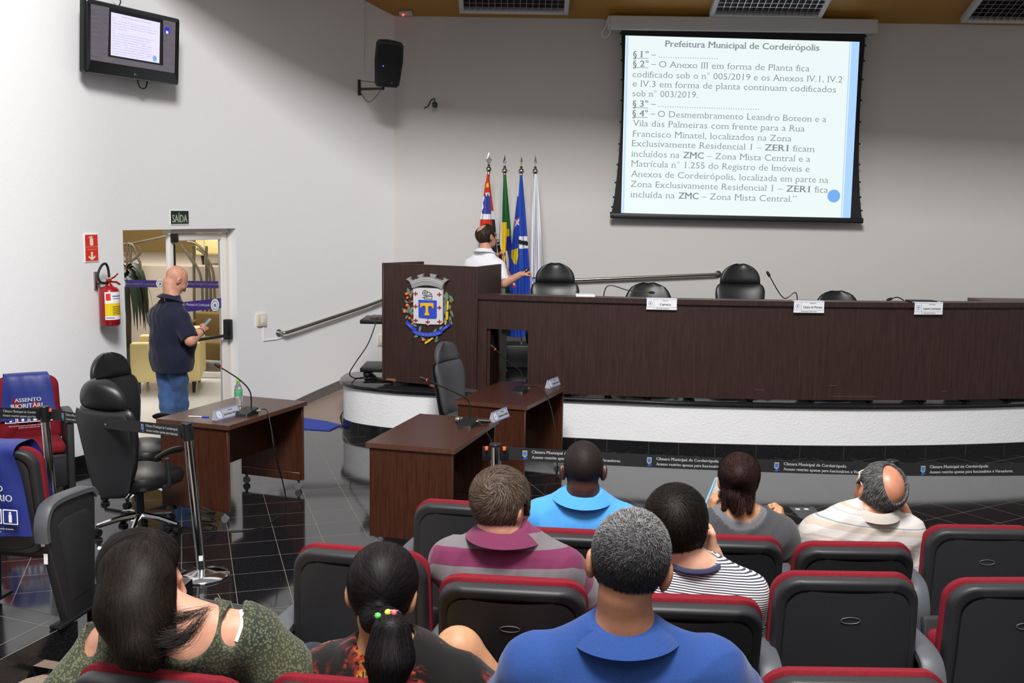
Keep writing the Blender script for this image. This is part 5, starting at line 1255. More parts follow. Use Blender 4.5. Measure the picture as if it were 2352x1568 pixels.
q4p = [at_z(x, y, .001) for x, y in ((1812, 1165), (1868, 1165), (1893, 1188), (1838, 1190))]; fb = MB(); fb.prism([(p.x, p.y) for p in q4p][::-1], .0005, .006)
fo = tag(fb.build('floor_outlet', M['arm_grey']), 'square floor outlet plate set among the black tiles', 'outlet')
s2 = MB()
for x, y in ((1832, 1169), (1852, 1169)): p = at_z(x, y, .007); s2.box((p.x, p.y, .0075), (.035, .035, .002))
s2.build('socket', M['white'], fo)

# ================================================================== barrier posts with their belts
M['belt'] = pmat('black_belt', '#17181b', 0.7)
def post(label, base_px, top_px, cass=True, sticker=None, orange=()):
    b = at_z(*base_px, 0.0); t = at_y(*top_px, b.y); r = thing('barrier_post', label, 'barrier post', b, 0, 'chrome barrier posts with black belts')
    top = t - b; dr = top.normalized()
    MB().tube([dr * .03, dr * (top.length - (.10 if cass else .01))], .031, 24).build('post', M['chrome'], r)
    MB().lathe([(0, 0), (.168, 0), (.172, .008), (.165, .018), (.10, .034), (.045, .046), (.034, .05), (0, .05)], 40).build('base', M['chrome'], r)
    F = frame(dr * (top.length - .10), Vector((1, 0, 0)), Vector((0, 1, 0)).cross(dr).cross(dr) * -1 if False else Vector((0, 1, 0)))
    mb = MB(); mb.tube([dr * (top.length - .11), dr * top.length], .0335, 24) if cass else mb.tube([dr * (top.length - .012), dr * (top.length - .002)], .036, 24); mb.lathe([(.0335, 0), (.036, .004), (.034, .008), (0, .008)], 24, Mx=Matrix.Translation(dr * (top.length - .004))); 
    for s in (-1, 1): mb.rbox(dr * (top.length - .055) + Vector((s * (.034 if cass else .052), 0, 0)), (.010 if cass else .05, .034 if cass else .012, .085), .004)
    mb.build('belt_head', M['black'], r)
    if orange:
        for s in orange: MB().rbox(dr * (top.length - .022) + Vector((s * .052, -.012, 0)), (.018, .02, .022), .003).build('release_tab', M['orange'], r)
    if sticker:
        p = dr * sticker; mb = MB(); rows = []
        for k in range(7): a = math.radians(-95 + 8 * k); rows.append([(p.x + .0318 * math.cos(a), p.y + .0318 * math.sin(a), p.z), (p.x + .0318 * math.cos(a), p.y + .0318 * math.sin(a), p.z + .035)])
        mb.grid(rows); mb.build('sticker', M['white'], r)
    return r, b, t
T1, T2 = 'Câmara Municipal de Cordeirópolis', 'Acesso restrito apenas para funcionários e Vereadores.'
def belt(owner, A, B, units, h=.076):
    """belt from world point A to B (centre line); units: distances along it where the print starts"""
    o = owner.location; A = Vector(A) - o; B = Vector(B) - o; d = B - A; L = d.length; n = 14; rows = []; e = d.normalized(); up = Vector((0, 0, 1)); nn = e.cross(up).normalized()
    mb = MB()
    for k in range(n + 1):
        t = k / n; c = A + d * t - up * .012 * 4 * t * (1 - t) * min(1, L)
        rows.append([c - up * h / 2 + nn * .001, c + up * h / 2 + nn * .001, c + up * h / 2 - nn * .001, c - up * h / 2 - nn * .001])
    mb.grid([[tuple(p) for p in r] for r in rows], closed=True, smooth=False); bl = mb.build('belt', M['belt'], owner)
    F = frame(A, e, up); F = F if (F.to_3x3() @ Vector((0, 0, 1))).y < 0 else F
    tx_ = MB(); em_ = MB()
    for u in units:
        sag = -.012 * 4 * (u / L) * (1 - u / L) * min(1, L)
        for mbx, s, y, w in ((tx_, T1, .0085, .362), (tx_, T2, -.0225, .52)):
            if u + w > L - .02:                               # the print runs on into the post head
                k = max(3, int(len(s) * (L - .02 - u) / w)); w = w * k / len(s); s = s[:k]
            if u < L - .06: put_text(mbx, s, u, y + sag, .0165, width=w, Mx=F, z=.0018, bold=.012, serif=True)
        ex_ = u - .040
        em_ = MB()
        if ex_ > 0: em_.add([(ex_ + x, y + sag - .003, .0016) for x, y in ((-.014, .026), (.014, .026), (.014, -.006), (0, -.018), (-.014, -.006))], [(0, 1, 2, 3, 4)], 0, Mx=F); em_.add([(ex_ + x, y + sag, .0016) for x, y in ((-.017, -.019), (0, -.026), (.017, -.019), (.017, -.024), (0, -.031), (-.017, -.024))], [(0, 1, 2, 5), (2, 3, 4, 5)], 1, Mx=F); em_.add([(ex_ + x * .8, y * .65 + sag + .002, .0019) for x, y in ((-.011, .02), (.011, .02), (.011, -.006), (0, -.016), (-.011, -.006))], [(0, 1, 2, 3, 4)], 1, Mx=F); em_.build('belt_emblem', [M['crest_grey'], M['crest_blue']], bl)
    tx_.build('belt_lettering', M['white'], bl)
p1, b1, t1_ = post('chrome barrier post in front of the left desk', (465, 1322), (428, 972), sticker=.11, orange=())
p0, b0, t0_ = post('chrome barrier post beside the reserved seats at the left', (127, 1212), (101, 934), orange=(1,))
p2, b2, t2_ = post('chrome barrier post with orange tabs in front of the middle desk', (1140, 1410), (1138, 1020), cass=False, orange=(-1, 1))
p3, b3, t3_ = post('barrier post mostly hidden behind the bald man in the striped polo', (2052, 1430), (2050, 1058))
def hc(t, d=.05): return t - Vector((0, 0, d))
def belt_units(A, B, pxs):
    A = Vector(A); B = Vector(B); out = []
    for x in pxs:
        d = ray(x, 1000); e = B - A; k = (d.x * A.y - d.y * A.x) / (d.y * e.x - d.x * e.y); out.append(k * e.length)
    return out
A, B = hc(t0_) + Vector((.04, 0, 0)), hc(t1_) - Vector((.04, 0, 0)); belt(p1, A, B, belt_units(A, B, (153, 336)))
E0 = at_y(-260, 915, b0.y - 1.1); A, B = hc(E0), hc(t0_) - Vector((.04, 0, 0)); B = hc(t0_) - Vector((.04, 0, 0)); belt(p0, A, B, belt_units(A, B, (9,)))
A, B = hc(t2_) + Vector((.04, 0, 0)), hc(t3_) - Vector((.04, 0, 0)); belt(p2, A, B, belt_units(A, B, (1222, 1509, 1803)))
A, B = hc(t3_) + Vector((.04, 0, 0)), hc(t3_) + Vector((2.2, .25, 0)); belt(p3, A, B, belt_units(A, B, (2140,)))

# ================================================================== auditorium seats
def seat_parts(r, tilt, arms=(1,), down=False, drop=0.0):
    """seat facing +y, origin on the floor under the backrest; tilt = backrest angle in degrees"""
    B = T(0, 0, .40 - drop) @ RX(math.radians(tilt))
    W, Hh = .475, .56
    def shell(w, h, y0, y1, z0, inset=0.0):
        pts = []
        for (x, z) in rrect(w, h, .085, 7, 0, z0 + h / 2): pts.append((x * (1 + .05 * (1 - (z - z0) / h)), z))
        return pts
    mb = MB(); pts = shell(W, Hh, 0, 0, 0); n = len(pts); F = B @ Matrix(((1, 0, 0, 0), (0, 0, 1, 0), (0, 1, 0, 0), (0, 0, 0, 1)))  # (x, z, depth)
    def bend(x, d): return d + .045 * (x / .25) ** 2
    def ring(s, d): 
        return [(x * (1 - s / .25), (z - Hh / 2) * (1 - s / .28) + Hh / 2, bend(x, d)) for x, z in pts]
    rings = [ring(0, .02), ring(0, -.006), ring(.002, -.014), ring(.007, -.020), ring(.012, -.0218), ring(.0135, -.022), ring(.030, -.0225), ring(.0318, -.0224), ring(.0335, -.0200), ring(.038, -.0200)]
    mb.grid(rings, closed=True, Mx=F)
    inner = [ring(.038, -.0200) for k in range(0, 1)]
    mb.grid(inner, closed=True, Mx=F); nx = 16; gr = []
    for j in range(37):
        zz = min(max(.038 + (Hh - .076) * (.5 - .5 * math.cos(PI * j / 36)), .0383), Hh - .0383); hw_ = None
        xs = [x * (1 - .060 / .25) for x, z in pts]; 
        w_ = max(abs(x) for x, z, d in inner[0] if abs(z - zz) < .06) if any(abs(z - zz) < .06 for x, z, d in inner[0]) else .1
        lo_ = [abs(x) for x, z, d in inner[0]]; zs_ = [z for x, z, d in inner[0]]
        cand = []
        for a_, b_ in zip(inner[0], inner[0][1:] + inner[0][:1]):
            if (a_[1] - zz) * (b_[1] - zz) <= 0 and a_[1] != b_[1]: cand.append(abs(a_[0] + (b_[0] - a_[0]) * (zz - a_[1]) / (b_[1] - a_[1])))
        w_ = (max(cand) if cand else w_ * .9) + .004; zz += (-.003 if j == 0 else .003 if j == 36 else 0)
        gr.append([(w_ * (i / nx * 2 - 1), zz, bend(w_ * (i / nx * 2 - 1), -.0196)) for i in range(nx + 1)])
    mb.grid(gr, Mx=F)
    mb.build('back_shell', M['black_grain'], r)
    mb = MB(); z_ = .43
    mb.tube([(.032 * math.cos(t), z_ + .011 * math.sin(t), bend(0, -.0205)) for t in np.linspace(0, 2 * PI, 24, endpoint=False)], .0016, 6, closed=True, Mx=F); mb.build('oval_mark', M['arm_grey'], r)
    mb = MB(); q = [(x * 1.02, z + (.008 if z > Hh / 2 else 0)) for x, z in pts]
    def cring(s, d): return [(x * (1 - s / .25), (z - Hh / 2) * (1 - s / .28) + Hh / 2, bend(x, d)) for x, z in q]
    rr2 = [cring(.012, .018), cring(0, .03), cring(.002, .055), cring(.02, .085), cring(.06, .10), cring(.14, .105), cring(.22, .105)]
    mb.grid(rr2, closed=True, Mx=F); mb.add(rr2[-1], [tuple(range(n))], Mx=F); mb.add(rr2[0], [tuple(range(n))[::-1]], Mx=F); mb.build('back_cushion', M['red_fabric'], r)
    S = (T(0, .10, .42) if down else T(0, .10, .30) @ RX(math.radians(78)))
    MB().rbox((0, .20, .02), (.47, .40, .09), .035, 3, Mx=S).build('seat_cushion', M['red_fabric'], r)
    MB().rbox((0, .22, -.045), (.46, .43, .035), .015, 2, Mx=S).build('seat_pan', M['black_grain'], r)
    for s in arms:
        x = s * .285
        prof = [(-.075, .49), (-.08, .58), (-.05, .655), (.0, .69), (.10, .70), (.30, .69), (.37, .67), (.40, .63)]
        mb = MB(); w = .038
        P3 = smooth_path([(0, y, z) for y, z in prof], 5); rows = []
        for k, p in enumerate(P3):
            a = P3[max(k - 1, 0)]; b = P3[min(k + 1, len(P3) - 1)]; t = (b - a).normalized(); nn = Vector((0, -t.z, t.y)) 
            nn = nn if nn.z > 0 or nn.y < 0 else -nn
            rows.append([tuple(Vector((x + u * w, p.y, p.z)) + nn * dz) for u, dz in ((-1, -.03), (-1, -.006), (-.8, 0), (.8, 0), (1, -.006), (1, -.03))])
        mb.grid(rows, closed=True); mb.add(rows[0], [tuple(range(6))]); mb.add(rows[-1], [tuple(range(6))[::-1]]); mb.build('armrest', M['arm_grey'], r)
        mb = MB(); side = [(-.05, .49), (-.055, .58), (-.03, .64), (.02, .667), (.12, .675), (.30, .665), (.36, .64), (.375, .60), (.34, .0), (.10, .0)]
        G = Matrix(((0, 0, 1, x), (1, 0, 0, 0), (0, 1, 0, 0), (0, 0, 0, 1)))
        mb.bprism(side, -.026, .026, .006, Mx=G); sp3 = [(.03, .55), (.10, .58), (.28, .575), (.33, .54), (.31, .12), (.14, .12)]
        mb.bprism(sp3, -.029, .029, .003, Mx=G); mb.build('side_panel', M['black_grain'], r)
        MB().rbox((x, .22, .012), (.07, .42, .022), .008, 2).build('foot', M['black'], r)
    MB().rbox((0, .05, .40), (.54, .05, .05), .01).build('cross_bar', M['black'], r)
    return r
SEAT_N = [0]
def seat(label, x, y, z, yaw, tilt=6, arms=(1,), down=False, group=None, drop=0.0):
    r = thing('auditorium_seat', label, 'seat', (x, y, z), -yaw, group or 'wine red and black auditorium seats'); return seat_parts(r, tilt, arms, down, drop)
def rowseat(label, xtop, ytop, Y, z, tilt, yaw, arms=(1,), down=False):
    """place the seat so that the middle of its top edge falls on a pixel at depth Y"""
    top = at_y(xtop, ytop, Y + .08); top.x *= Y / (Y + .08); ht = .40 + .565 * math.cos(math.radians(tilt)); off = -math.sin(math.radians(tilt)) * .565
    fw_ = Vector((math.sin(yaw), math.cos(yaw)))
    z = .30 if Y < 3 else .25 if Y < 4 else .19
    return seat(label, top.x - fw_.x * off, Y - fw_.y * off, z, yaw, tilt, arms, down, None, z + ht - top.z)
R_ = math.radians
# nearest row
rowseat('dark seat at bottom left, under the woman in the green blouse', 330, 1536, 2.50, None, 4, R_(12), (1, -1), True)
rowseat('dark seat at the bottom edge, under the woman with the ponytail', 800, 1556, 2.50, None, 4, R_(8), (1,), True)
rowseat('dark seat below the frame edge, under the man in the blue polo', 1440, 1660, 2.50, None, 14, R_(4), (1,), True)
rowseat('empty dark seat at the bottom edge, right of the man in the blue polo', 1987, 1533, 2.50, None, 3, R_(0), (1,))
# middle row
rowseat('empty dark seat beyond the woman with the ponytail', 815, 1254, 3.42, None, 2, R_(12), (1, -1))
rowseat('dark seat under the man in the grey and plum striped polo', 1172, 1333, 3.16, None, 14, R_(6), (1,), True)
rowseat('dark seat under the boy in the thin-striped shirt', 1585, 1376, 3.14, None, 15, R_(3), (1,), True)
rowseat('empty dark seat in front of the bald man, middle row', 1957, 1312, 3.32, None, 3, R_(0), (1,))
rowseat('empty dark seat at the right edge of the photo, middle row', 2360, 1326, 3.36, None, 3, R_(-3), (1,))
# front row
rowseat('empty dark seat left of the man in the grey and plum striped polo, front row', 1070, 1150, 4.33, None, 2, R_(10), (1, -1))
rowseat('dark seat under the man in the bright blue shirt', 1318, 1220, 4.10, None, 12, R_(6), (1,), True)
rowseat('dark seat under the woman in the grey top', 1670, 1234, 4.10, None, 13, R_(3), (1,), True)
rowseat('dark seat under the bald man in the striped polo', 1977, 1250, 4.10, None, 13, R_(0), (1,), True)
rowseat('empty dark seat right of the bald man, front row', 2270, 1205, 4.30, None, 2, R_(0), (1,))
# reserved seats at the left, with their blue covers
M['cover_print'] = M['white']
def cover(label, st, tilt, front, lines, w=.40):
    """vinyl cover hung over the top of a seat back; prints on the rear and on the front"""
    o = thing('seat_cover', label, 'seat cover'); o.matrix_world = Matrix.Translation(st.location) @ Euler(st.rotation_euler).to_matrix().to_4x4()
    B = T(0, 0, .40) @ RX(math.radians(tilt)); mb = MB(); rows = []
    prof = [(-.060, .12), (-.052, .25), (-.045, .42), (-.043, .52), (-.035, .572), (0, .592), (.06, .592), (.115, .58), (.138, .5), (.142, .36), (.148, .22)]
    P3 = smooth_path([(0, y, z) for y, z in prof], 4)
    for k, p in enumerate(P3):
        t = k / (len(P3) - 1); flare = .82 + .36 * max(abs(t - .5) * 2 - .35, 0) if front else .80 + .42 * max(abs(t - .5) * 2 - .3, 0)
        rows.append([(u * w / 2 * flare, p.y + .042 * (u * w / 2 * flare / .25) ** 2 - .004 * math.sin(u * 9 + t * 14) * (1 if t < .5 else -1), p.z) for u in np.linspace(-1, 1, 15)])
    mb.grid(rows, Mx=B); mb.grid([[(x, y + (.003 if k < len(rows) / 2 else -.003), z - (.003 if abs(k - len(rows) / 2) < 6 else 0)) for x, y, z in r] for k, r in enumerate(rows)], Mx=B)
    cv = mb.build('cover_cloth', M['blue_cover'], o)
    mb = MB(); ic = MB()
    for side in (0, 1):
        F = B @ (frame((0, -.0655, .28), (1, 0, 0), (0, .10, 1)) if side == 0 else frame((0, .1565, .28), (-1, 0, 0), (0, -.03, 1)))
        if (F.to_3x3() @ Vector((0, 0, 1))).y * (1 if side else -1) < 0: pass
        put_text(mb, 'ASSENTO', 0, .085, .030, width=.20, align='C', Mx=F, bold=.02); put_text(mb, 'PRIORITÁRIO', 0, .035, .034, width=.30, align='C', Mx=F, bold=.02)
        for k in range(4):
            x = -.135 + .09 * k
            mb.add([(x + a, b - .045, 0) for a, b in rrect(.084, .078, .004, 2)], [tuple(range(12))], Mx=F)
            MB().add([(x + a, b - .045, .0008) for a, b in rrect(.072, .066, .003, 2)], [tuple(range(12))], Mx=F).build('pictogram_panel', M['blue_cover'], cv)
            mb.add([(x + a, b - .024, .0016) for a, b in circle(.007, 12)], [tuple(range(12))], Mx=F); mb.add([(x + a, b - .052, .0016) for a, b in rrect(.018 if k != 2 else .026, .044, .006, 3)], [tuple(range(16))], Mx=F)
        for j, s in enumerate(('Idosos, gestantes, pessoas com mobilidade reduzida, lactantes,', 'pessoas com criança de colo')): put_text(mb, s, 0, -.112 - .016 * j, .008, width=.30 if j == 0 else .16, align='C', Mx=F)
    mb.build('print', M['white'], cv)
    return o
c = at_z(165, 1422, TIER); y1_ = R_(10); ctr = Vector((c.x, c.y)) - Vector((math.cos(y1_), -math.sin(y1_))) * .285 - Vector((math.sin(y1_), math.cos(y1_))) * .16
s1 = seat('reserved seat seen from behind at the left edge, blue cover over its back', ctr.x, ctr.y, TIER, y1_, 6, (1, -1), True)
cover('blue vinyl cover on the reserved seat seen from behind', s1, 6, False, None)
fdir = Vector((.5, -.866)); yaw2 = math.atan2(fdir.x, fdir.y); lat = Vector((.866, .5)); ctr = Vector((at_y(60, 900, 8.5).x, 8.5))
s2 = seat('reserved seat facing us against the left wall, blue cover over its back', ctr.x, ctr.y, 0.0, yaw2, 4, (1, -1), True)
MB().rbox((0, .52, .27), (.46, .03, .26), .012, 2).build('front_panel', M['black_grain'], s2)
cover('blue vinyl cover on the reserved seat facing us by the wall', s2, 4, True, None)

for z in (.50, .40): MB().rbox((.285, -.058 if z > .45 else -.052 + .012, z), (.022, .004, .055), .001, 1).build('asset_tag', M['white'], s1)

sb = [o for o in COL.objects if o.get('label', '').startswith('dark seat under the boy')][0]
tg = MB().rbox((.285, -.060, .455), (.030, .004, .075), .001, 1).build('asset_tag', M['white'], sb)
mb = MB(); TF = frame((.285, -.0625, .455), (0, 0, -1), (1, 0, 0)); mb.add([(x, y + .008, .0004) for x, y in rrect(.072, .011, .001, 2)], [tuple(range(12))], 0, Mx=TF); put_text(mb, '06313', 0, .0045, .008, width=.05, align='C', Mx=TF, z=.0008, bold=.02, mi=0); mb.build('tag_print', pmat('violet_print', '#4a3fb0', .6), tg)
# ================================================================== figures: blended solids turned into one skin
def A3(v): return np.array(v, float)
def nrm(v): v = A3(v); return v / (np.linalg.norm(v) + 1e-12)
def smin(a, b, k):
    h = np.clip(.5 + .5 * (b - a) / k, 0, 1); return b + (a - b) * h - k * h * (1 - h)
def smax(a, b, k): return -smin(-a, -b, k)
def d_cone(p, a, b, r1, r2):
    a = A3(a); ba = A3(b) - a; t = np.clip(((p - a) @ ba) / (ba @ ba + 1e-12), 0, 1)
    return np.linalg.norm(p - a - t[:, None] * ba, axis=1) - (r1 + (r2 - r1) * t)
def d_ell(p, c, r, R=None):
    q = p - A3(c)
    if R is not None: q = q @ R                               # columns of R are the axes
    r = A3(r); k0 = np.linalg.norm(q / r, axis=1); k1 = np.linalg.norm(q / (r * r), axis=1) + 1e-9
    return k0 * (k0 - 1) / k1
class Sdf:
    def __init__(s): s.L = []
    def cone(s, a, b, r1, r2=None, k=.03): s.L.append((0, A3(a), A3(b), r1, r1 if r2 is None else r2, k)); return s
    def ell(s, c, r, R=None, k=.03): s.L.append((1, A3(c), A3(r), R, None, k)); return s
    def fn(s, f, k=.01): s.L.append((2, f, None, None, None, k)); return s
    def __call__(s, p):
        D = None
        for (t, a, b, c, d, k) in s.L:
            v = d_cone(p, a, b, c, d) if t == 0 else d_ell(p, a, b, c) if t == 1 else a(p)
            D = v if D is None else smin(D, v, k)
        return D
    def add(s, o): s.L += o.L; return s
def surfnet(f, lo, hi, res, project=1):
    lo = A3(lo); n = np.ceil((A3(hi) - lo) / res).astype(int) + 1
    ax = [lo[i] + res * np.arange(n[i]) for i in range(3)]
    G = np.stack(np.meshgrid(*ax, indexing='ij'), -1).reshape(-1, 3)
    V = np.concatenate([f(c) for c in np.array_split(G, max(1, len(G) // 200000))]).reshape(n)
    ins = V < 0; c = [ins[i:n[0] - 1 + i, j:n[1] - 1 + j, k:n[2] - 1 + k] for i in (0, 1) for j in (0, 1) for k in (0, 1)]
    s = sum(x.astype(np.int8) for x in c); act = (s > 0) & (s < 8); idx = -np.ones(act.shape, int); cells = np.argwhere(act); idx[act] = np.arange(len(cells))
    acc = np.zeros((len(cells), 3)); cnt = np.zeros(len(cells)); I = cells.T
    off = [(i, j, k) for i in (0, 1) for j in (0, 1) for k in (0, 1)]
    for a in off:
        for d in range(3):
            if a[d]: continue
            b = list(a); b[d] = 1
            va = V[I[0] + a[0], I[1] + a[1], I[2] + a[2]]; vb = V[I[0] + b[0], I[1] + b[1], I[2] + b[2]]; m = (va < 0) != (vb < 0); t = np.where(m, va / (va - vb + 1e-20), 0)
            pt = np.tile(A3(a), (len(cells), 1)); pt[:, d] = t; acc[m] += pt[m]; cnt[m] += 1
    P = lo + (cells + acc / cnt[:, None]) * res
    faces = []
    for d in range(3):
        e1, e2 = [(1, 2), (2, 0), (0, 1)][d]; sl0 = [slice(None)] * 3; sl1 = [slice(None)] * 3; sl0[d] = slice(0, -1); sl1[d] = slice(1, None)
        a = ins[tuple(sl0)]; b = ins[tuple(sl1)]; ed = np.argwhere(a != b); keep = (ed[:, e1] > 0) & (ed[:, e2] > 0) & (ed[:, e1] < n[e1] - 1) & (ed[:, e2] < n[e2] - 1); ed = ed[keep]; fl = a[tuple(ed.T)]
        q = []
        for (u, v) in ((-1, -1), (0, -1), (0, 0), (-1, 0)):
            o = ed.copy(); o[:, e1] += u; o[:, e2] += v; q.append(idx[tuple(o.T)])
        q = np.stack(q, 1); q = np.where(fl[:, None], q, q[:, ::-1]); faces.append(q)
    Fq = np.concatenate(faces) if faces else np.zeros((0, 4), int); Fq = Fq[(Fq >= 0).all(1)]
    for _ in range(project):
        g = grad(f, P, res * .3); v = f(P); g2 = (g * g).sum(1) + 1e-6; st = np.clip(v / g2, -res, res); P = P - g * st[:, None]
    return P, Fq
def grad(f, P, e=.002):
    return np.stack([(f(P + d) - f(P - d)) / (2 * e) for d in np.eye(3) * e], 1)
def np_mesh(name, P, Fq, mats, parent, org=(0, 0, 0), attrs=None, mi=None):
    me = bpy.data.meshes.new(name); P = P - A3(org)
    me.vertices.add(len(P)); me.vertices.foreach_set('co', P.ravel()); nf = len(Fq); w = Fq.shape[1]
    me.loops.add(nf * w); me.loops.foreach_set('vertex_index', Fq.ravel().astype(np.int32)); me.polygons.add(nf)
    me.polygons.foreach_set('loop_start', np.arange(0, nf * w, w, dtype=np.int32)); me.polygons.foreach_set('loop_total', np.full(nf, w, np.int32))
    for m in (mats if isinstance(mats, (list, tuple)) else [mats]): me.materials.append(m)
    if mi is not None: me.polygons.foreach_set('material_index', np.asarray(mi, np.int32))
    for k, v in (attrs or {}).items():
        if np.ndim(v) == 1: a = me.attributes.new(k, 'FLOAT', 'POINT'); a.data.foreach_set('value', np.asarray(v, np.float32))
        else: a = me.attributes.new(k, 'FLOAT_COLOR', 'POINT'); a.data.foreach_set('color', np.asarray(v, np.float32).ravel())
    me.update(calc_edges=True); me.validate()
    me.polygons.foreach_set('use_smooth', np.ones(len(me.polygons), bool))
    o = bpy.data.objects.new(name, me); link(o, parent)
    return o
def wob(p, f, seed=0):
    r = np.random.RandomState(seed); o = 0
    for k in range(5):
        d = r.randn(3); d /= np.linalg.norm(d); o = o + np.sin(p @ d * f * (1 + .35 * k) + r.rand() * 6) / (1 + .5 * k)
    return o / 2.2
def rot3(yaw, pitch, roll):
    """axes of a head: columns right, forward, up. yaw clockwise from +y, pitch > 0 looks down, roll > 0 tips to the right"""
    y, p, r = map(math.radians, (yaw, pitch, roll))
    Mz = np.array(Matrix.Rotation(-y, 3, 'Z')); Mx_ = np.array(Matrix.Rotation(-p, 3, 'X')); My = np.array(Matrix.Rotation(r, 3, 'Y')); return Mz @ Mx_ @ My
def folds(p, a, seed=0):
    """soft drapery creases: warped ridges, stronger in some places than in others"""
    w = p + .035 * np.stack([wob(p, 9, seed + 1), wob(p, 9, seed + 2), wob(p, 9, seed + 3)], 1); r = np.random.RandomState(seed + 50); o = 0
    for k in range(3):
        d = nrm(r.randn(3) * A3((1, .7, .8))); o = o + (1 - 1.6 * np.abs(np.sin(w @ d * (26 + 9 * k) + r.rand() * 6)) ** .7) * np.clip(.5 + wob(p, 7, seed + 20 + k), 0, 1)
    return a * o * .6
def head_sdf(c, R, hs=1.0, ears=True, jaw=1.0):
    c = A3(c); S = Sdf(); W = lambda x, y, z: c + R @ (A3((x, y, z)) * hs); r = lambda *a: A3(a) * hs
    S.ell(W(0, -.012, .028), r(.078, .098, .092), R); S.ell(W(0, .035, -.03), r(.064 * jaw, .066, .088), R, .03); S.ell(W(0, .055, -.088), r(.042 * jaw, .04, .03), R, .03)
    S.cone(W(0, .098, .005), W(0, .117, -.034), .010 * hs, .015 * hs, .014); S.ell(W(.014, .100, -.037), r(.011, .012, .009), R, .008); S.ell(W(-.014, .100, -.037), r(.011, .012, .009), R, .008)
    S.cone(W(-.035, .090, .018), W(.035, .090, .018), .011 * hs, None, .014)
    for s in (-1, 1): S.ell(W(s * .045, .068, -.025), r(.022, .02, .018), R, .02)
    S.cone(W(-.018, .094, -.066), W(.018, .094, -.066), .008 * hs, None, .01)
    if ears:
        for s in (-1, 1):
            S.fn(lambda p, s=s: smax(d_ell(p, W(s * .084, -.012, -.008), r(.012, .021, .034), R @ rot3(s * -22, 0, s * 8)), -d_ell(p, W(s * .095, -.006, -.006), r(.008, .012, .022), R), .006), .010)
    return S
SKIN = {}
def skin(key, a, b, rough=.5):
    if key not in SKIN:
        t = NT('skin_' + key); t.set(rough=rough, spec=.4); v = t.coord('Object'); n = t.node('ShaderNodeTexNoise', Scale=30.0, Detail=4.0); t.link(v, n.inputs['Vector'])
        t.link(t.ramp(n.outputs[0], [(.3, a), (.7, b)]), t.b.inputs['Base Color']); t.b.inputs['Subsurface Weight'].default_value = .12; t.b.inputs['Subsurface Radius'].default_value = (.02, .008, .004); t.b.inputs['Subsurface Scale'].default_value = .3
        n2 = t.node('ShaderNodeTexNoise', Scale=350.0); t.link(v, n2.inputs['Vector']); t.bump(n2.outputs[0], .12, .002); SKIN[key] = t.m
    return SKIN[key]
def hand(S, Wp, d, n, side, curl=(25, 35, 25), spread=0.0, sc=1.0, thumb=(.55, .6, .35), tcurl=25, curls=None):
    """five separate fingers: wrist, pointing direction, palm normal, side = +1 / -1 puts the thumb on d x n or the other way"""
    d = nrm(d); n = nrm(A3(n) - d * (A3(n) @ d)); s = np.cross(d, n) * side; Wp = A3(Wp); k = .007
    kn = []
    for off, ln_ in ((.027, .090), (.009, .095), (-.010, .090), (-.027, .080)):
        a = Wp + (d * .012 + s * off * .55) * sc; b = Wp + (d * ln_ + s * off + n * -.002) * sc; S.cone(a, b, .0155 * sc, .0115 * sc, .014); kn.append((b, off))
    for i, (b, off) in enumerate(kn):
        L = (.070, .078, .072, .056)[i]; dd = nrm(d + s * (off * spread * 8)); p = b; ang = 0; cu = curls[i] if curls else curl
        for j, fr_ in enumerate((.44, .31, .25)):
            ang += math.radians(cu[j] + (i * 3)); v = dd * math.cos(ang) + n * math.sin(ang); q = p + v * L * fr_ * sc; S.cone(p, q, (.0100, .0090, .0080)[j] * sc, (.0092, .0082, .0068)[j] * sc, .004); p = q
    t0 = Wp + (d * .028 + s * .022 + n * .006) * sc; tv = nrm(s * thumb[0] + d * thumb[1] + n * thumb[2]); t1 = t0 + tv * .042 * sc; S.cone(t0, t1, .0145 * sc, .0112 * sc, .012)
    ax = nrm(np.cross(tv, s)); a = math.radians(tcurl); tv2 = tv * math.cos(a) + nrm(n * .6 - s * .5) * math.sin(a); t2 = t1 + nrm(tv2) * .030 * sc; S.cone(t1, t2, .0108 * sc, .0098 * sc, .004); S.cone(t2, t2 + nrm(tv2 + n * .3 - s * .3) * .022 * sc, .0098 * sc, .0078 * sc, .004)
    return Wp + d * .07 * sc
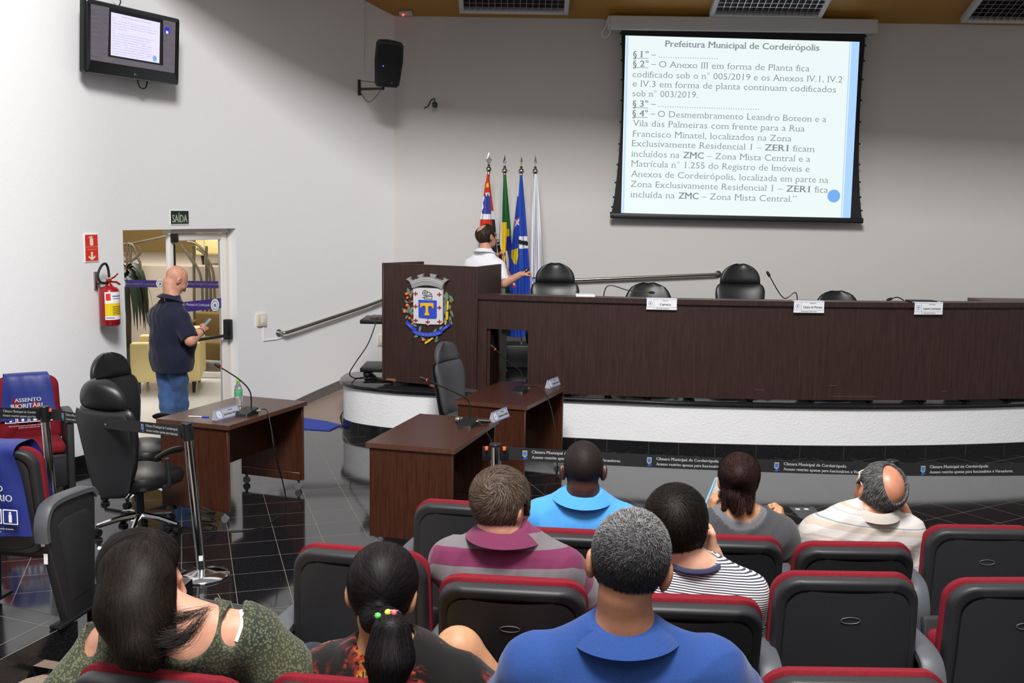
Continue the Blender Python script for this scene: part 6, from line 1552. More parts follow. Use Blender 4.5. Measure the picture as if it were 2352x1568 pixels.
# hair
HAIRM = {}
def hair_mat(key, rough=.55, spec=.18):
    if key not in HAIRM:
        t = NT('hair_' + key); t.set(rough=rough, spec=spec); a = t.node('ShaderNodeAttribute', attribute_name='Col'); t.link(a.outputs['Color'], t.b.inputs['Base Color']); HAIRM[key] = t.m
    return HAIRM[key]
def strands(P, Fq, f, flow, n, length, width, steps=5, lift=.0, cols=None, seed=0, offset=.002, colfn=None, jitter=.25, keep=None, droop=None):
    """thin hairs that start on a surface and follow a flow along it; returns verts, quads, colours"""
    r = np.random.RandomState(seed); c = P[Fq].mean(1); ar = np.linalg.norm(np.cross(P[Fq[:, 2]] - P[Fq[:, 0]], P[Fq[:, 3]] - P[Fq[:, 1]]), axis=1)
    if keep is not None: ar = ar * keep(c)
    pick = r.choice(len(Fq), n, p=ar / ar.sum()); w = r.rand(n, 4); w /= w.sum(1)[:, None]; p = (P[Fq[pick]] * w[:, :, None]).sum(1)
    L = np.broadcast_to(length(p) if callable(length) else length, (n,)) * r.uniform(.7, 1.15, n); step = L / steps; off = offset * r.uniform(.3, 1.3, n); jit = r.randn(n, 3) * jitter
    ring = []; pts = []
    for k in range(steps + 1):
        g = grad(f, p); g /= np.linalg.norm(g, axis=1)[:, None] + 1e-9
        p = p - g * (f(p) - off - lift * (k / steps) ** 1.5)[:, None]
        fl = flow(p) + jit; fl -= g * (fl * g).sum(1)[:, None]; fl /= np.linalg.norm(fl, axis=1)[:, None] + 1e-9
        sd = np.cross(fl, g); ww = width * (1 - .75 * (k / steps) ** 2) * r.uniform(.8, 1.2, n); ring.append((p - sd * ww[:, None], p + sd * ww[:, None])); p = p + fl * step[:, None]
    V = np.stack([x for ab in ring for x in ab], 1); m = 2 * (steps + 1); V = V.reshape(-1, 3); base = (np.arange(n) * m)[:, None]
    Q = np.concatenate([base + np.array([2 * k, 2 * k + 1, 2 * k + 3, 2 * k + 2])[None] for k in range(steps)])
    if colfn is not None: C = colfn(V[::m], r)
    else: cs = np.array([lin(x) for x in cols]); C = cs[r.randint(len(cs), size=n)]
    return V, Q, np.repeat(C, m, axis=0)
def surf_at(px, py, f):
    """first point of a solid met by the ray of a pixel"""
    d = A3(ray(px, py)); d /= np.linalg.norm(d); t = np.linspace(1.8, 3.6, 600); P = A3(EYE) + t[:, None] * d; v = f(P); k = np.argmax(v < 0) if (v < 0).any() else np.argmin(v); p = P[k]
    for _ in range(4): g = grad(f, p[None])[0]; p = p - g * (f(p[None])[0] - .003) / (g @ g + 1e-6)
    return p
def lock(path, rad, n, width, cols, seed=0, steps=14):
    """a loose lock: single hairs running along one path, gathered at its tip"""
    r = np.random.RandomState(seed); P = np.array([tuple(q) for q in smooth_path([tuple(x) for x in path], max(2, steps // (len(path) - 1)))]); m = len(P); off = r.randn(n, 3) * rad * .55; V = []
    a = r.uniform(0, .15, n); b = r.uniform(.5, 1.0, n); wig = r.rand(n) * 6
    for k in range(m):
        t = a + (b - a) * k / (m - 1); x = t * (m - 1); i = np.clip(x.astype(int), 0, m - 2); f = (x - i)[:, None]; c = P[i] * (1 - f) + P[i + 1] * f; tg = P[i + 1] - P[i]; tg /= np.linalg.norm(tg, axis=1)[:, None]
        sp = off * (1 - .8 * t[:, None] ** 1.5) + .25 * rad * np.stack([np.sin(t * 5 + wig), np.cos(t * 4 + wig), np.sin(t * 6 + wig * 2)], 1); sd = np.cross(tg, np.tile(A3((0, -.8, .6)), (n, 1))); w = (width * (1 - .7 * k / m)); V += [c + sp - sd * w, c + sp + sd * w]
    V = np.stack(V, 1).reshape(-1, 3); base = (np.arange(n) * 2 * m)[:, None]; Q = np.concatenate([base + np.array([2 * k, 2 * k + 1, 2 * k + 3, 2 * k + 2])[None] for k in range(m - 1)]); cs = np.array([lin(x) for x in cols]); return V, Q, np.repeat(cs[r.randint(len(cs), size=n)], 2 * m, axis=0)
def join(parts):
    V, Q, C = [], [], []; o = 0
    for v, q, c in parts: V.append(v); Q.append(q + o); C.append(c); o += len(v)
    return np.concatenate(V), np.concatenate(Q), np.concatenate(C)
def cloth_mat(name, col, col2=None, rough=.85, scale=250, bump=.25):
    t = NT(name); t.set(rough=rough, spec=.2, col=lin(col)); t.b.inputs['Sheen Weight'].default_value = .15; v = t.coord('Object'); n = t.node('ShaderNodeTexNoise', Scale=float(scale), Detail=2.0); t.link(v, n.inputs['Vector'])
    if col2: t.link(t.ramp(n.outputs[0], [(.35, col), (.65, col2)]), t.b.inputs['Base Color'])
    t.bump(n.outputs[0], bump, .002); return t
def stripe_mat(name, stops, attr='s', period=1.0):
    t = cloth_mat(name, '#888888'); a = t.node('ShaderNodeAttribute', attribute_name=attr); f = t.math('FRACT', t.math('DIVIDE', a.outputs['Fac'], period))
    t.link(t.ramp(f, stops, 'CONSTANT'), t.b.inputs['Base Color']); return t.m
def collar(par, org, N, up, fwd, rx, ry, mat, stand=.03, fold=.035, out=.040, gap=28, tilt=18, name='collar'):
    """turned-down collar round the neck: stands up at the nape and folds outwards"""
    up = nrm(up); fwd = nrm(A3(fwd) - up * (A3(fwd) @ up)); lat = np.cross(fwd, up); rows = []; n = 40
    for i in range(n + 1):
        a = math.radians(180 + gap + (360 - 2 * gap) * i / n) ; a2 = math.radians(90) + a - math.radians(180) - math.radians(0)
        ca, sa = math.sin(a - PI), -math.cos(a - PI) ; front = (1 - (-sa)) / 2 if False else (sa + 1) / 2     # sa: -1 at the nape, +1 at the throat
        # angle measured from the throat: sweep from throat round the nape and back
        th = math.radians(gap + (360 - 2 * gap) * i / n); x = math.sin(th); y = math.cos(th); fr_ = (y + 1) / 2
        dz = -.045 * fr_ ** 1.5; st = stand * (1 - .35 * fr_); fo = fold * (1 + .35 * fr_)
        prof = [(-.006, -.012), (-.003, st * .6), (0, st), (.005, st + .004), (.010, st), (.010 + out * .6, st - fo * .55), (.010 + out, st - fo), (.006 + out, st - fo - .001), (.006 + out * .55, st - fo * .5), (.004, st - .012), (.0, -.012)]
        ring = []
        for (o, h) in prof:
            ring.append(N + lat * x * (rx + o) + fwd * y * (ry + o) + up * (h + dz))
        rows.append(ring)
    mb = MB(); mb.grid([[tuple(p - A3(org)) for p in r] for r in rows], closed=True); mb.add([tuple(p - A3(org)) for p in rows[0]], [tuple(range(11))]); mb.add([tuple(p - A3(org)) for p in rows[-1]], [tuple(range(11))[::-1]])
    return mb.build(name, mat, par)
class Person:
    """a figure put together in world coordinates"""
    def __init__(s, label, org, face=(0, 1, 0), skin_m=None, bulk=1.0, depth=1.0):
        s.root = thing('person', label, 'person', tuple(org)); s.org = A3(org); s.skin = skin_m; s.b = bulk; s.dp = depth
        s.fwd = nrm((face[0], face[1], 0)); s.lat = np.cross(s.fwd, (0, 0, 1)); s.body = Sdf(); s.boxes = []
    def trunk(s, hip, Sc, N, sw, slope=.035, belly=0.0):
        s.hip, s.Sc, s.N, s.sw = A3(hip), A3(Sc), A3(N), sw; s.up = nrm(s.Sc - s.hip); s.fw2 = nrm(np.cross(s.up, s.lat)); R = np.stack([s.lat, s.fw2, s.up], 1); s.R = R; L = np.linalg.norm(s.Sc - s.hip)
        b, d = s.b, s.dp; S = Sdf(); c = lambda t, y=0: s.hip + s.up * L * t + s.fw2 * y
        S.ell(c(.10), (.175 * b, .125 * d, .13), R); S.ell(c(.38, belly * .5 + .01), (.155 * b, (.115 + belly) * d, .17), R, .06); S.ell(c(.72, .005), (.172 * b, .118 * d, .20), R, .06)
        S.cone(s.Sc - s.lat * (sw - .06) - s.up * (slope + .02), s.Sc + s.lat * (sw - .06) - s.up * (slope + .02), .062, .062, .05)
        S.cone(s.Sc - s.lat * sw * .55 - s.up * .06 - s.fw2 * .03, s.Sc + s.lat * sw * .55 - s.up * .06 - s.fw2 * .03, .07, .07, .05)
        for q in (-1, 1): S.cone(s.Sc + q * s.lat * sw * .62 - s.up * .02, s.N + q * s.lat * .018, .05, .045, .045)
        s.trunk_sdf = S; s.body.add(S)
        s.shoulder = [s.Sc + q * s.lat * (sw - .05) - s.up * (slope + .015) for q in (-1, 1)]; return s
    def head(s, c, yaw, pitch=0, roll=0, hs=1.0, neck=.056, jaw=1.0):
        s.neck = neck; s.hc = A3(c); s.hR = rot3(yaw, pitch, roll); s.hs = hs; s.hd = head_sdf(c, s.hR, hs, jaw=jaw); nb = s.hc + s.hR @ (A3((0, -.03, -.06)) * hs)
        s.body.cone(s.N - s.up * .05, nb, neck * 1.12, neck, .035); s.body.fn(s.hd, .022); s.boxes.append((s.hc, .175 * hs, .0065)); return s
    def arm(s, q, elbow, wrist, r=(.052, .043, .036, .027)):
        sh = s.shoulder[0 if q < 0 else 1]; s.body.cone(sh, elbow, r[0], r[1], .03); s.body.cone(elbow, wrist, r[1], r[3] + .004, .015); e = A3(elbow); w = A3(wrist); s.body.cone(e, e + (w - e) * .45, r[1] * .98, r[2], .02); return s
    def hand(s, q, wrist, d, n, **k):
        ctr = hand(s.body, wrist, d, n, -q, **k); s.boxes.append((ctr, .125, .0045)); return s
    def legs(s, knees, ankles, r=(.085, .06, .052, .038)):
        s.knees = [A3(k) for k in knees]; s.ankles = [A3(a) for a in ankles]; s.hips = [s.hip + s.lat * q * .095 for q in (-1, 1)]; s.legr = r
        for h, k, a in zip(s.hips, s.knees, s.ankles):
            s.body.cone(h, k, r[0], r[1], .04); s.body.cone(k, a, r[1] * .95, r[3], .02); s.body.cone(k + (a - k) * .1, k + (a - k) * .5, r[2], r[2] * .85, .03)
        return s
    def foot(s, mat, low=False, toe=None, name='shoe'):
        for a in s.ankles:
            t = nrm(toe) if toe is not None else s.fwd; S = Sdf(); b = A3((a[0], a[1], max(a[2] - .07, s.org[2] + .035)))
            S.cone(b - t * .05, b + t * .13, .036, .036, .03); S.cone(b, a + A3((0, 0, .01)), .04, .042, .03); S.ell(b + t * .14, (.044, .06, .032), np.stack([np.cross(t, (0, 0, 1)), t, A3((0, 0, 1))], 1), .03)
            f = lambda p, S=S, z=b[2] - .035: smax(S(p), z - p[:, 2], .004); P, Q = surfnet(f, b - .22, b + .22, .012); np_mesh(name, P, Q, mat, s.root, s.org)
    def build_body(s, res=.014, lo=None, hi=None):
        pts = np.concatenate([[c for (t, a, b, *_) in s.body.L for c in ((a, b) if t == 0 else (a,)) if t < 2], [s.hc]]); lo = pts.min(0) - .16 if lo is None else A3(lo); hi = pts.max(0) + .16 if hi is None else A3(hi)
        P, Q = surfnet(s.body, lo, hi, res); cen = P[Q].mean(1); ok = np.ones(len(Q), bool)
        for c, h, r in s.boxes: ok &= ~(np.abs(cen - c) < h - r).all(1)
        VS, QS = [P], [Q[ok]]; o = len(P)
        for i, (c, h, r) in enumerate(s.boxes):
            p, q = surfnet(s.body, c - h - r, c + h + r, r)
            cc = p[q].mean(1); ok = (np.abs(cc - c) < h + r * .6).all(1)
            for c2, h2, r2 in s.boxes[:i]: ok &= ~(np.abs(cc - c2) < h2 - r2).all(1)
            VS.append(p); QS.append(q[ok] + o); o += len(p)
        V = np.concatenate(VS); F_ = np.concatenate(QS); used = np.unique(F_); mp = -np.ones(len(V), int); mp[used] = np.arange(len(used))
        s.body_obj = np_mesh('body', V[used], mp[F_], s.skin, s.root, s.org)
        # eyes and lips
        W = lambda x, y, z: s.hc + s.hR @ (A3((x, y, z)) * s.hs) - s.org
        for q in (-1, 1):
            mb = MB(); c = W(q * .032, .076, -.002); mb.sphere(c, .0125 * s.hs, 14, 10, 0); f = s.hR @ A3((0, 1, 0)); F = frame(c + f * .0108 * s.hs, s.hR @ A3((1, 0, 0)), s.hR @ A3((0, 0, 1)))
            mb.add([(x, y, 0.0016) for x, y in circle(.0062 * s.hs, 14)], [tuple(range(14))], 1, Mx=F); mb.build('eye', [M['white'], M['ink']], s.root)
        mb = MB(); F = Matrix(((*[float(x) for x in s.hR[0]], 0), (*[float(x) for x in s.hR[1]], 0), (*[float(x) for x in s.hR[2]], 0), (0, 0, 0, 1)))
        for dz, rz in ((-.062, .0045), (-.070, .0055)): mb.sphere((0, 0, 0), (.020 * s.hs, .008 * s.hs, rz * s.hs), 14, 8, Mx=Matrix.Translation(W(0, .097, dz)) @ F)
        mb.build('mouth', M['lips'], s.root); return s
    def shirt(s, mat, sleeves, grow=.014, hem=.02, res=.010, neck_r=.066, neck_h=.012, extra=None, wr=.004, cut=None, name='shirt', sattr=None, seed=1, sleeve_r=(.066, .062), hi_pad=.1, scoop=0.0, wf=26.0):
        """sleeves: list of (side, elbow, fraction, flare) or None"""
        neck_r = max(neck_r, s.neck * 1.12 + .008); S = Sdf(); T_ = s.trunk_sdf; g = lambda p: T_(p) - grow; S.fn(g); sl = []
        for (q, el, fr_) in sleeves:
            sh = s.shoulder[0 if q < 0 else 1]; e = A3(el); end = sh + (e - sh) * fr_; dn = nrm(e - sh)
            f = lambda p, sh=sh, end=end, dn=dn: smax(d_cone(p, sh, end + dn * .05, sleeve_r[0], sleeve_r[1]), (p - end) @ dn, .006); sl.append((f, sh, dn)); S.fn(f, .035)
        if extra: extra(S)
        hz = s.hip + s.up * hem; N = s.N; up = s.up
        def F_(p):
            v = S(p); v = v - wr * .6 * wob(p * A3((1, 1, 1.6)), wf, seed) - folds(p, wr * .75, seed)
            v = smax(v, -((p - hz) @ up), .01); nk = p - (N + up * neck_h); h = nk @ up; rad = np.linalg.norm(nk - h[:, None] * up, axis=1)
            v = smax(v, np.minimum(neck_r - rad, h + .014 + scoop), .006)
            if cut is not None: v = smax(v, cut(p), .005)
            return v
        pts = np.stack([s.hip, s.N, *s.shoulder] + [sh_ + dn * .32 for _, sh_, dn in sl]); lo = pts.min(0) - .24; hi = pts.max(0) + .24; lo[2] = max(lo[2], (s.hip + s.up * hem)[2] - .05); hi[2] = s.N[2] + hi_pad
        P, Q = surfnet(F_, lo, hi, res); at = None
        if sattr:
            dt = T_(P) - grow; val = (P - s.N) @ (s.up * .9 + s.fw2 * .5); 
            for (f, sh, dn) in sl: w = np.clip((dt - .002 - f(P)) / .035, 0, 1); w = w * w * (3 - 2 * w); val = val * (1 - w) + w * (-((P - sh) @ dn) + sattr)
            at = {'s': val + 2.0}
        s.shirt_f = F_; return np_mesh(name, P, Q, mat, s.root, s.org, at)
    def trousers(s, mat, grow=.016, full=1.0, res=.014, waist=.10, name='trousers', wr=.004, flare=.0):
        S = Sdf(); r = s.legr
        S.ell(s.hip + s.up * .02, (.180 * s.b + grow, .13 * s.dp + grow, .13), s.R)
        for h, k, a in zip(s.hips, s.knees, s.ankles):
            S.cone(h, k, r[0] + grow, r[1] + grow, .02); e = k + (a - k) * full; S.fn(lambda p, k=k, e=e: smax(d_cone(p, k, e + nrm(e - k) * .05, r[1] + grow, r[3] + grow + .01 + flare), (p - e) @ nrm(e - k), .005), .03)
        f = lambda p: smax(S(p) - wr * wob(p, 30, 5), (p - (s.hip + s.up * waist)) @ s.up, .01); pts = np.stack([s.hip, *s.knees, *s.ankles]); P, Q = surfnet(f, pts.min(0) - .22, pts.max(0) + .22, res); return np_mesh(name, P, Q, mat, s.root, s.org)
    def hl(s, p): return ((p - s.hc) @ s.hR) / s.hs           # world -> head frame
    def hair_cap(s, mask, thick, res=.0065, ext=.2, k=.01):
        """mask(q) < 0 where hair grows, thick(q) its depth; q in the head frame"""
        hd0 = head_sdf(s.hc, s.hR, s.hs, ears=False)
        def f(p): q = s.hl(p); return smax(hd0(p) - thick(q) * s.hs, mask(q) * s.hs, k)
        P, Q = surfnet(f, s.hc - ext * s.hs, s.hc + ext * s.hs, res); return f, P, Q
M['lips'] = pmat('lips', '#9a5548', .5)
def whorl_flow(s, wpos, down=.0, twist=.5, fwd=0.0):
    w = A3(wpos)
    def f(p):
        q = s.hl(p); d = q - w; d = d / (np.linalg.norm(d, axis=1)[:, None] + 1e-6); t = np.cross(d, np.tile(w / np.linalg.norm(w), (len(d), 1)))
        v = d + twist * t + A3((0, fwd, -down)); return v @ s.hR.T
    return f
def short_mask(nape=-.085, front=.055, side=-.02, temple=.045):
    """hairline: nape line at the back, round the ears, forehead in front"""
    def m(q):
        x, y, z = q.T; low = np.where(y < -.02, nape + .25 * np.abs(x) * 0, 0); line = np.interp(y, [-.12, -.05, -.028, -.010, .02, .045, .07, .12], [nape, nape, nape + .035, side + .045, side + .045, side, .045, .07])
        return np.maximum(line - z, y - (temple + .5 * np.clip(z - .02, 0, .06) + front * .0 + .03 * (np.abs(x) < .05)))
    return m
# ================================================================== the people
def X(px, py, y): return A3(at_y(px, py, y))
SK_TAN = skin('tan', '#9c6a4e', '#a97558'); SK_DARK = skin('dark', '#3e2823', '#4a312a', .4); SK_PALE = skin('pale', '#c9957c', '#d6a48c'); SK_FAIR = skin('fair', '#c28a72', '#cf9a82'); SK_OLIVE = skin('olive', '#b5835f', '#c08f6c'); SK_RUDDY = skin('ruddy', '#b4775c', '#c0866b', .38)
def glasses(p, par=None, mat=None):
    W = lambda x, y, z: p.hc + p.hR @ (A3((x, y, z)) * p.hs) - p.org; mb = MB()
    for q in (-1, 1):
        mb.tube([W(q * .034 + .024 * math.cos(t), .097 - .004 * abs(math.cos(t)), -.002 + .018 * math.sin(t)) for t in np.linspace(0, 2 * PI, 20, endpoint=False)], .0022, 6, closed=True)
        mb.tube([W(q * .058, .094, .004), W(q * .080, .05, .006), W(q * .086, -.005, .008)], .0024, 6)
    mb.tube([W(-.011, .100, .002), W(0, .103, .006), W(.011, .100, .002)], .002, 6); return mb.build('glasses', mat or M['black_gloss'], p.root)
def hair_obj(p, parts, key='plain', name='hair', **k):
    V, Q, C = join(parts); return np_mesh(name, V, Q, hair_mat(key, **k), p.root, p.org, {'Col': C})
def solid_cols(n, cols, r=None, seed=0): cs = np.array([lin(c) for c in cols]); return cs[np.random.RandomState(seed).randint(len(cs), size=n)]
def cap_part(P, Q, col): return (P, Q, np.tile(np.array(lin(col)), (len(P), 1)))

# --- man in the blue polo, nearest
p = Person('man with cropped grey hair in a royal blue polo, seated nearest the camera', (.33, 2.70, .30), (.06, 1, 0), SK_TAN, 1.22, 1.15)
p.trunk((.32, 2.70, .84), X(1432, 1512, 2.50), X(1436, 1444, 2.50), .275, .03).head(X(1445, 1298, 2.53), 8, 6, 7, 1.12, .066)
el = [X(1150, 1660, 2.66), X(1725, 1640, 2.66)]; wr = [A3((.10, 2.95, .98)), A3((.52, 2.95, .98))]
for q, e, w in zip((-1, 1), el, wr): p.arm(q, e, w, (.060, .050, .043, .032)); p.hand(q, w, (-.2 * q, 1, -.2), (0, -.2, -1))
p.legs([(.16, 3.18, .86), (.50, 3.18, .86)], [(.15, 3.22, .40), (.52, 3.22, .40)]); p.build_body()
pm = cloth_mat('blue_pique', '#233f7a', '#294988', scale=500, bump=.3).m
p.shirt(pm, [(-1, el[0], .82), (1, el[1], .82)], .020, -.06, .009, .078, .02, wr=.007, sleeve_r=(.088, .078), seed=3, scoop=-.03, wf=16)
collar(p.root, p.org, p.N + p.up * .010, p.up * 1 + p.fwd * .25, p.fwd, p.neck * 1.12 + .014, p.neck * 1.12 + .012, pm, .022, .030, .040, 32)
p.trousers(cloth_mat('dark_jeans', '#22283a').m, res=.018); p.foot(M['black'])
def thick(q): return .006 + .004 * np.clip((q[:, 2] + .03) / .1, 0, 1)
f, P, Q = p.hair_cap(short_mask(-.112), thick, .006)
def greycol(roots, r):
    q = p.hl(roots); t = np.clip((q[:, 2] + .02) / .10 + .35 * np.clip(q[:, 1] / .08, -1, 1) + .30 * np.clip(np.abs(q[:, 0]) / .08, 0, 1) - .05, 0, 1); u = r.rand(len(roots)); d = np.array([lin('#161516'), lin('#353334'), lin('#676566'), lin('#9a999a')]); i = np.clip((t * 1.7 + u * 1.9).astype(int), 0, 3); return d[i]
parts = [cap_part(P, Q, '#2b2a2b'), strands(P, Q, f, whorl_flow(p, (.01, -.075, .085), .15, .6), 17000, .0095, .0005, 3, .0035, seed=1, offset=.001, colfn=greycol, jitter=.6)]
hair_obj(p, parts)

# --- man in the grey and plum striped polo
p = Person('man with brown hair in a grey and plum striped polo, chin on his hand', (.02, 3.52, .25), (.14, 1, 0), SK_FAIR, 1.08, 1.08)
p.trunk((.03, 3.64, .77), X(1160, 1276, 3.46), X(1158, 1218, 3.46), .245, .03).head(X(1152, 1166, 3.48), 34, 8, -4, .99, .062)
el = [X(1055, 1335, 3.60), X(1362, 1402, 3.52)]; wr = [X(1100, 1232, 3.52), X(1440, 1400, 3.62)]
for q, e, w in zip((-1, 1), el, wr): p.arm(q, e, w, (.054, .045, .038, .029))
p.hand(-1, wr[0], (.45, .25, .8), (.8, -.2, -.4), curl=(45, 55, 35)); p.hand(1, wr[1], (1, .2, -.1), (0, 0, -1))
p.legs([(-.14, 4.02, .80), tuple(X(1306, 1330, 3.92))], [(-.14, 4.05, .34), tuple(X(1180, 1400, 4.05))]); p.build_body()
sm = stripe_mat('plum_grey_stripes', [(0, '#6f696d'), (.39, '#6b2a4b'), (.913, '#6f696d')], period=.115)
p.shirt(sm, [(-1, el[0], .75), (1, el[1], .92)], .016, -.05, .009, .070, .014, wr=.006, sattr=-.02, sleeve_r=(.078, .070), seed=7, scoop=-.03, wf=18)
plum = cloth_mat('plum_knit', '#692848', '#70304f', scale=400).m; collar(p.root, p.org, p.N + p.up * .010, p.up + p.fwd * .2, p.fwd * 1 + p.lat * .35, p.neck * 1.12 + .014, p.neck * 1.12 + .012, plum, .022, .030, .040, 30)
p.trousers(cloth_mat('charcoal_trousers', '#37373a').m, res=.016); p.foot(M['black'])
def thick(q): return .014 + .010 * np.clip((q[:, 2]) / .1, 0, 1)
f, P, Q = p.hair_cap(short_mask(-.100), thick, .006)
br = ['#3a2c25', '#47372d', '#574639', '#665446', '#77695f', '#42342b']
fl = whorl_flow(p, (.028, -.088, .062), .25, .9)
hair_obj(p, [cap_part(P, Q, '#3a2b23'), strands(P, Q, f, fl, 11000, .034, .0007, 5, .005, br, 2, .002, jitter=.22)]); glasses(p, mat=M['steel'])

# --- man in the bright blue shirt
p = Person('dark-skinned man with shaved hair in a bright blue shirt, front row', (.32, 4.48, .19), (.1, 1, 0), SK_DARK, 1.05, 1.05)
p.trunk((.32, 4.64, .68), X(1336, 1178, 4.44), X(1338, 1132, 4.44), .235, .025).head(X(1339, 1079, 4.46), 0, 4, 0, 1.07, .063)
el = [X(1222, 1262, 4.50), X(1452, 1258, 4.50)]; wr = [A3((.14, 4.78, .86)), A3((.48, 4.78, .86))]
for q, e, w in zip((-1, 1), el, wr): p.arm(q, e, w); p.hand(q, w, (-.3 * q, 1, -.2), (0, -.2, -1))
p.legs([(.16, 4.98, .74), (.48, 4.98, .74)], [(.16, 5.0, .28), (.48, 5.0, .28)]); p.build_body()
az = cloth_mat('azure_cotton', '#4793d8', '#4f9cde', scale=300).m
p.shirt(az, [(-1, el[0], 1.0), (1, el[1], 1.0)], .017, -.05, .010, .068, .012, wr=.005, sleeve_r=(.072, .064), seed=11, scoop=-.03, wf=20)
collar(p.root, p.org, p.N + p.up * .010, p.up + p.fwd * .15, p.fwd, p.neck * 1.12 + .014, p.neck * 1.12 + .012, az, .022, .030, .040, 26)
p.trousers(bpy.data.materials['charcoal_trousers'], res=.018); p.foot(M['black'])
f, P, Q = p.hair_cap(short_mask(-.075), lambda q: .0022 + 0 * q[:, 0], .0065)
hair_obj(p, [cap_part(P, Q, '#231b1a'), strands(P, Q, f, whorl_flow(p, (0, -.07, .09), .2, .4), 6000, .004, .0004, 2, .0012, ['#161313', '#211c1b', '#343030'], 3, .001, jitter=.8)], 'short', rough=.6)

# --- boy in the thin-striped T-shirt
p = Person('boy with black hair in a thin navy and white striped shirt, hand at his cheek', (.62, 3.52, .25), (.05, 1, 0), SK_PALE, .98, 1.0)
p.trunk((.62, 3.64, .75), X(1608, 1340, 3.46), X(1592, 1290, 3.46), .222, .03).head(X(1558, 1212, 3.49), 14, 4, -10, 1.03, .058)
el = [X(1490, 1450, 3.55), X(1700, 1420, 3.66)]; wr = [X(1540, 1480, 3.8), X(1637, 1268, 3.56)]
for q, e, w in zip((-1, 1), el, wr): p.arm(q, e, w, (.046, .040, .034, .026))
p.hand(-1, wr[0], (.3, 1, 0), (0, 0, -1)); p.hand(1, wr[1], (-.18, -.02, 1), (-.9, -.1, 0), curl=(38, 45, 25), curls=[(20, 30, 20), (35, 40, 25), (45, 50, 30), (50, 55, 30)], sc=.95)
p.legs([(.46, 4.0, .78), (.80, 4.0, .78)], [(.46, 4.02, .34), (.80, 4.02, .34)]); p.build_body()
ts = stripe_mat('thin_navy_stripes', [(0, '#dcdad8'), (.52, '#3a3a4c')], period=.0082)
p.shirt(ts, [(-1, el[0], .95), (1, X(1752, 1450, 3.52), .95)], .014, -.05, .009, .074, .010, wr=.005, sattr=-.02, sleeve_r=(.068, .058), seed=13, scoop=.05)
mb = MB(); n = 48; up_ = nrm(p.up + p.fwd * .3)
ring = [p.N + p.up * .004 + (p.lat * math.cos(t) * .088 + nrm(np.cross(up_, p.lat)) * math.sin(t) * .084) for t in np.linspace(0, 2 * PI, n, endpoint=False)]
mb.tube([tuple(r - p.org) for r in ring], .012, 8, closed=True); mb.build('neckband', cloth_mat('navy_rib', '#343550').m, p.root)
p.trousers(bpy.data.materials['dark_jeans'], res=.018); p.foot(M['black'])
def thick(q): return .020 + .010 * np.clip(q[:, 2] / .1, 0, 1)
f, P, Q = p.hair_cap(short_mask(-.118), thick, .006)
bk = ['#0a0808', '#110d0b', '#1a1310', '#130f0d', '#221913']
hair_obj(p, [cap_part(P, Q, '#110e0d'), strands(P, Q, f, whorl_flow(p, (.005, -.082, .075), .35, .5), 9000, .045, .0009, 5, .005, bk, 5, .002, jitter=.25)])

# --- woman in the grey top
p = Person('woman with tied-up dark hair in a loose grey top, front row', (.95, 4.50, .19), (.05, 1, 0), SK_OLIVE, .98, 1.0)
p.trunk((.95, 4.64, .66), X(1712, 1208, 4.44), X(1698, 1162, 4.44), .218, .03).head(X(1694, 1106, 4.46), 4, 6, 4, .92, .052, .92)
el = [X(1626, 1250, 4.52), X(1812, 1278, 4.46)]; wr = [X(1636, 1188, 4.66), X(1800, 1212, 4.60)]
for q, e, w in zip((-1, 1), el, wr): p.arm(q, e, w, (.050, .042, .035, .025))
p.hand(-1, wr[0], (.05, .25, 1), (.9, .2, 0), curl=(35, 45, 30), sc=.9); p.hand(1, wr[1], (-.25, .1, 1), (-.8, .3, 0), curl=(40, 50, 30), sc=.92)
p.legs([(.78, 4.98, .74), (1.10, 4.98, .74)], [(.78, 5.0, .28), (1.10, 5.0, .28)]); p.build_body()
p.shirt(cloth_mat('light_grey_vest', '#6a6a6e').m, [], .004, .05, .008, .086, .02, wr=.001, name='vest', scoop=.08)
gm = cloth_mat('grey_jersey', '#414144', '#49494c', scale=300).m
p.shirt(gm, [(-1, el[0], .75), (1, el[1], .72)], -.05 * 0 + .018, -.05, .0075, .118, .018, wr=.006, sleeve_r=(.074, .068), seed=17, scoop=.11, wf=18)
p.trousers(bpy.data.materials['charcoal_trousers'], res=.018); p.foot(M['black'])
def thick(q): return .012 + .010 * np.clip((q[:, 2]) / .1, 0, 1) + .008 * np.clip(-q[:, 1] / .1, 0, 1)
f0, P, Q = p.hair_cap(short_mask(-.13), thick, .0065)
S = Sdf(); W = lambda x, y, z: p.hc + p.hR @ (A3((x, y, z)) * p.hs); S.fn(f0); S.ell(W(-.01, -.115, .045), (.042, .034, .045), p.hR, .03); S.cone(W(-.015, -.080, -.06), W(-.01, -.078, -.110), .036, .022, .03); S.cone(W(.05, -.06, -.05), W(.055, -.07, -.12), .024, .008, .02); S.cone(W(-.055, -.05, -.05), W(-.058, -.06, -.12), .02, .008, .02)
P, Q = surfnet(S, p.hc - .26, p.hc + .2, .0065); hb = ['#150f0e', '#20171a', '#2e1d1c', '#3e2622', '#4a2b22', '#1a1213']
def fl(pp): q = p.hl(pp); d = A3((-.01, -.125, .03)) - q; d[q[:, 2] < -.02] = A3((0, -.2, -1)); d = d / (np.linalg.norm(d, axis=1)[:, None] + 1e-6); return d @ p.hR.T
lowk = lambda c: np.where(p.hl(c)[:, 2] < -.04, 1.0, .0) + 1e-6
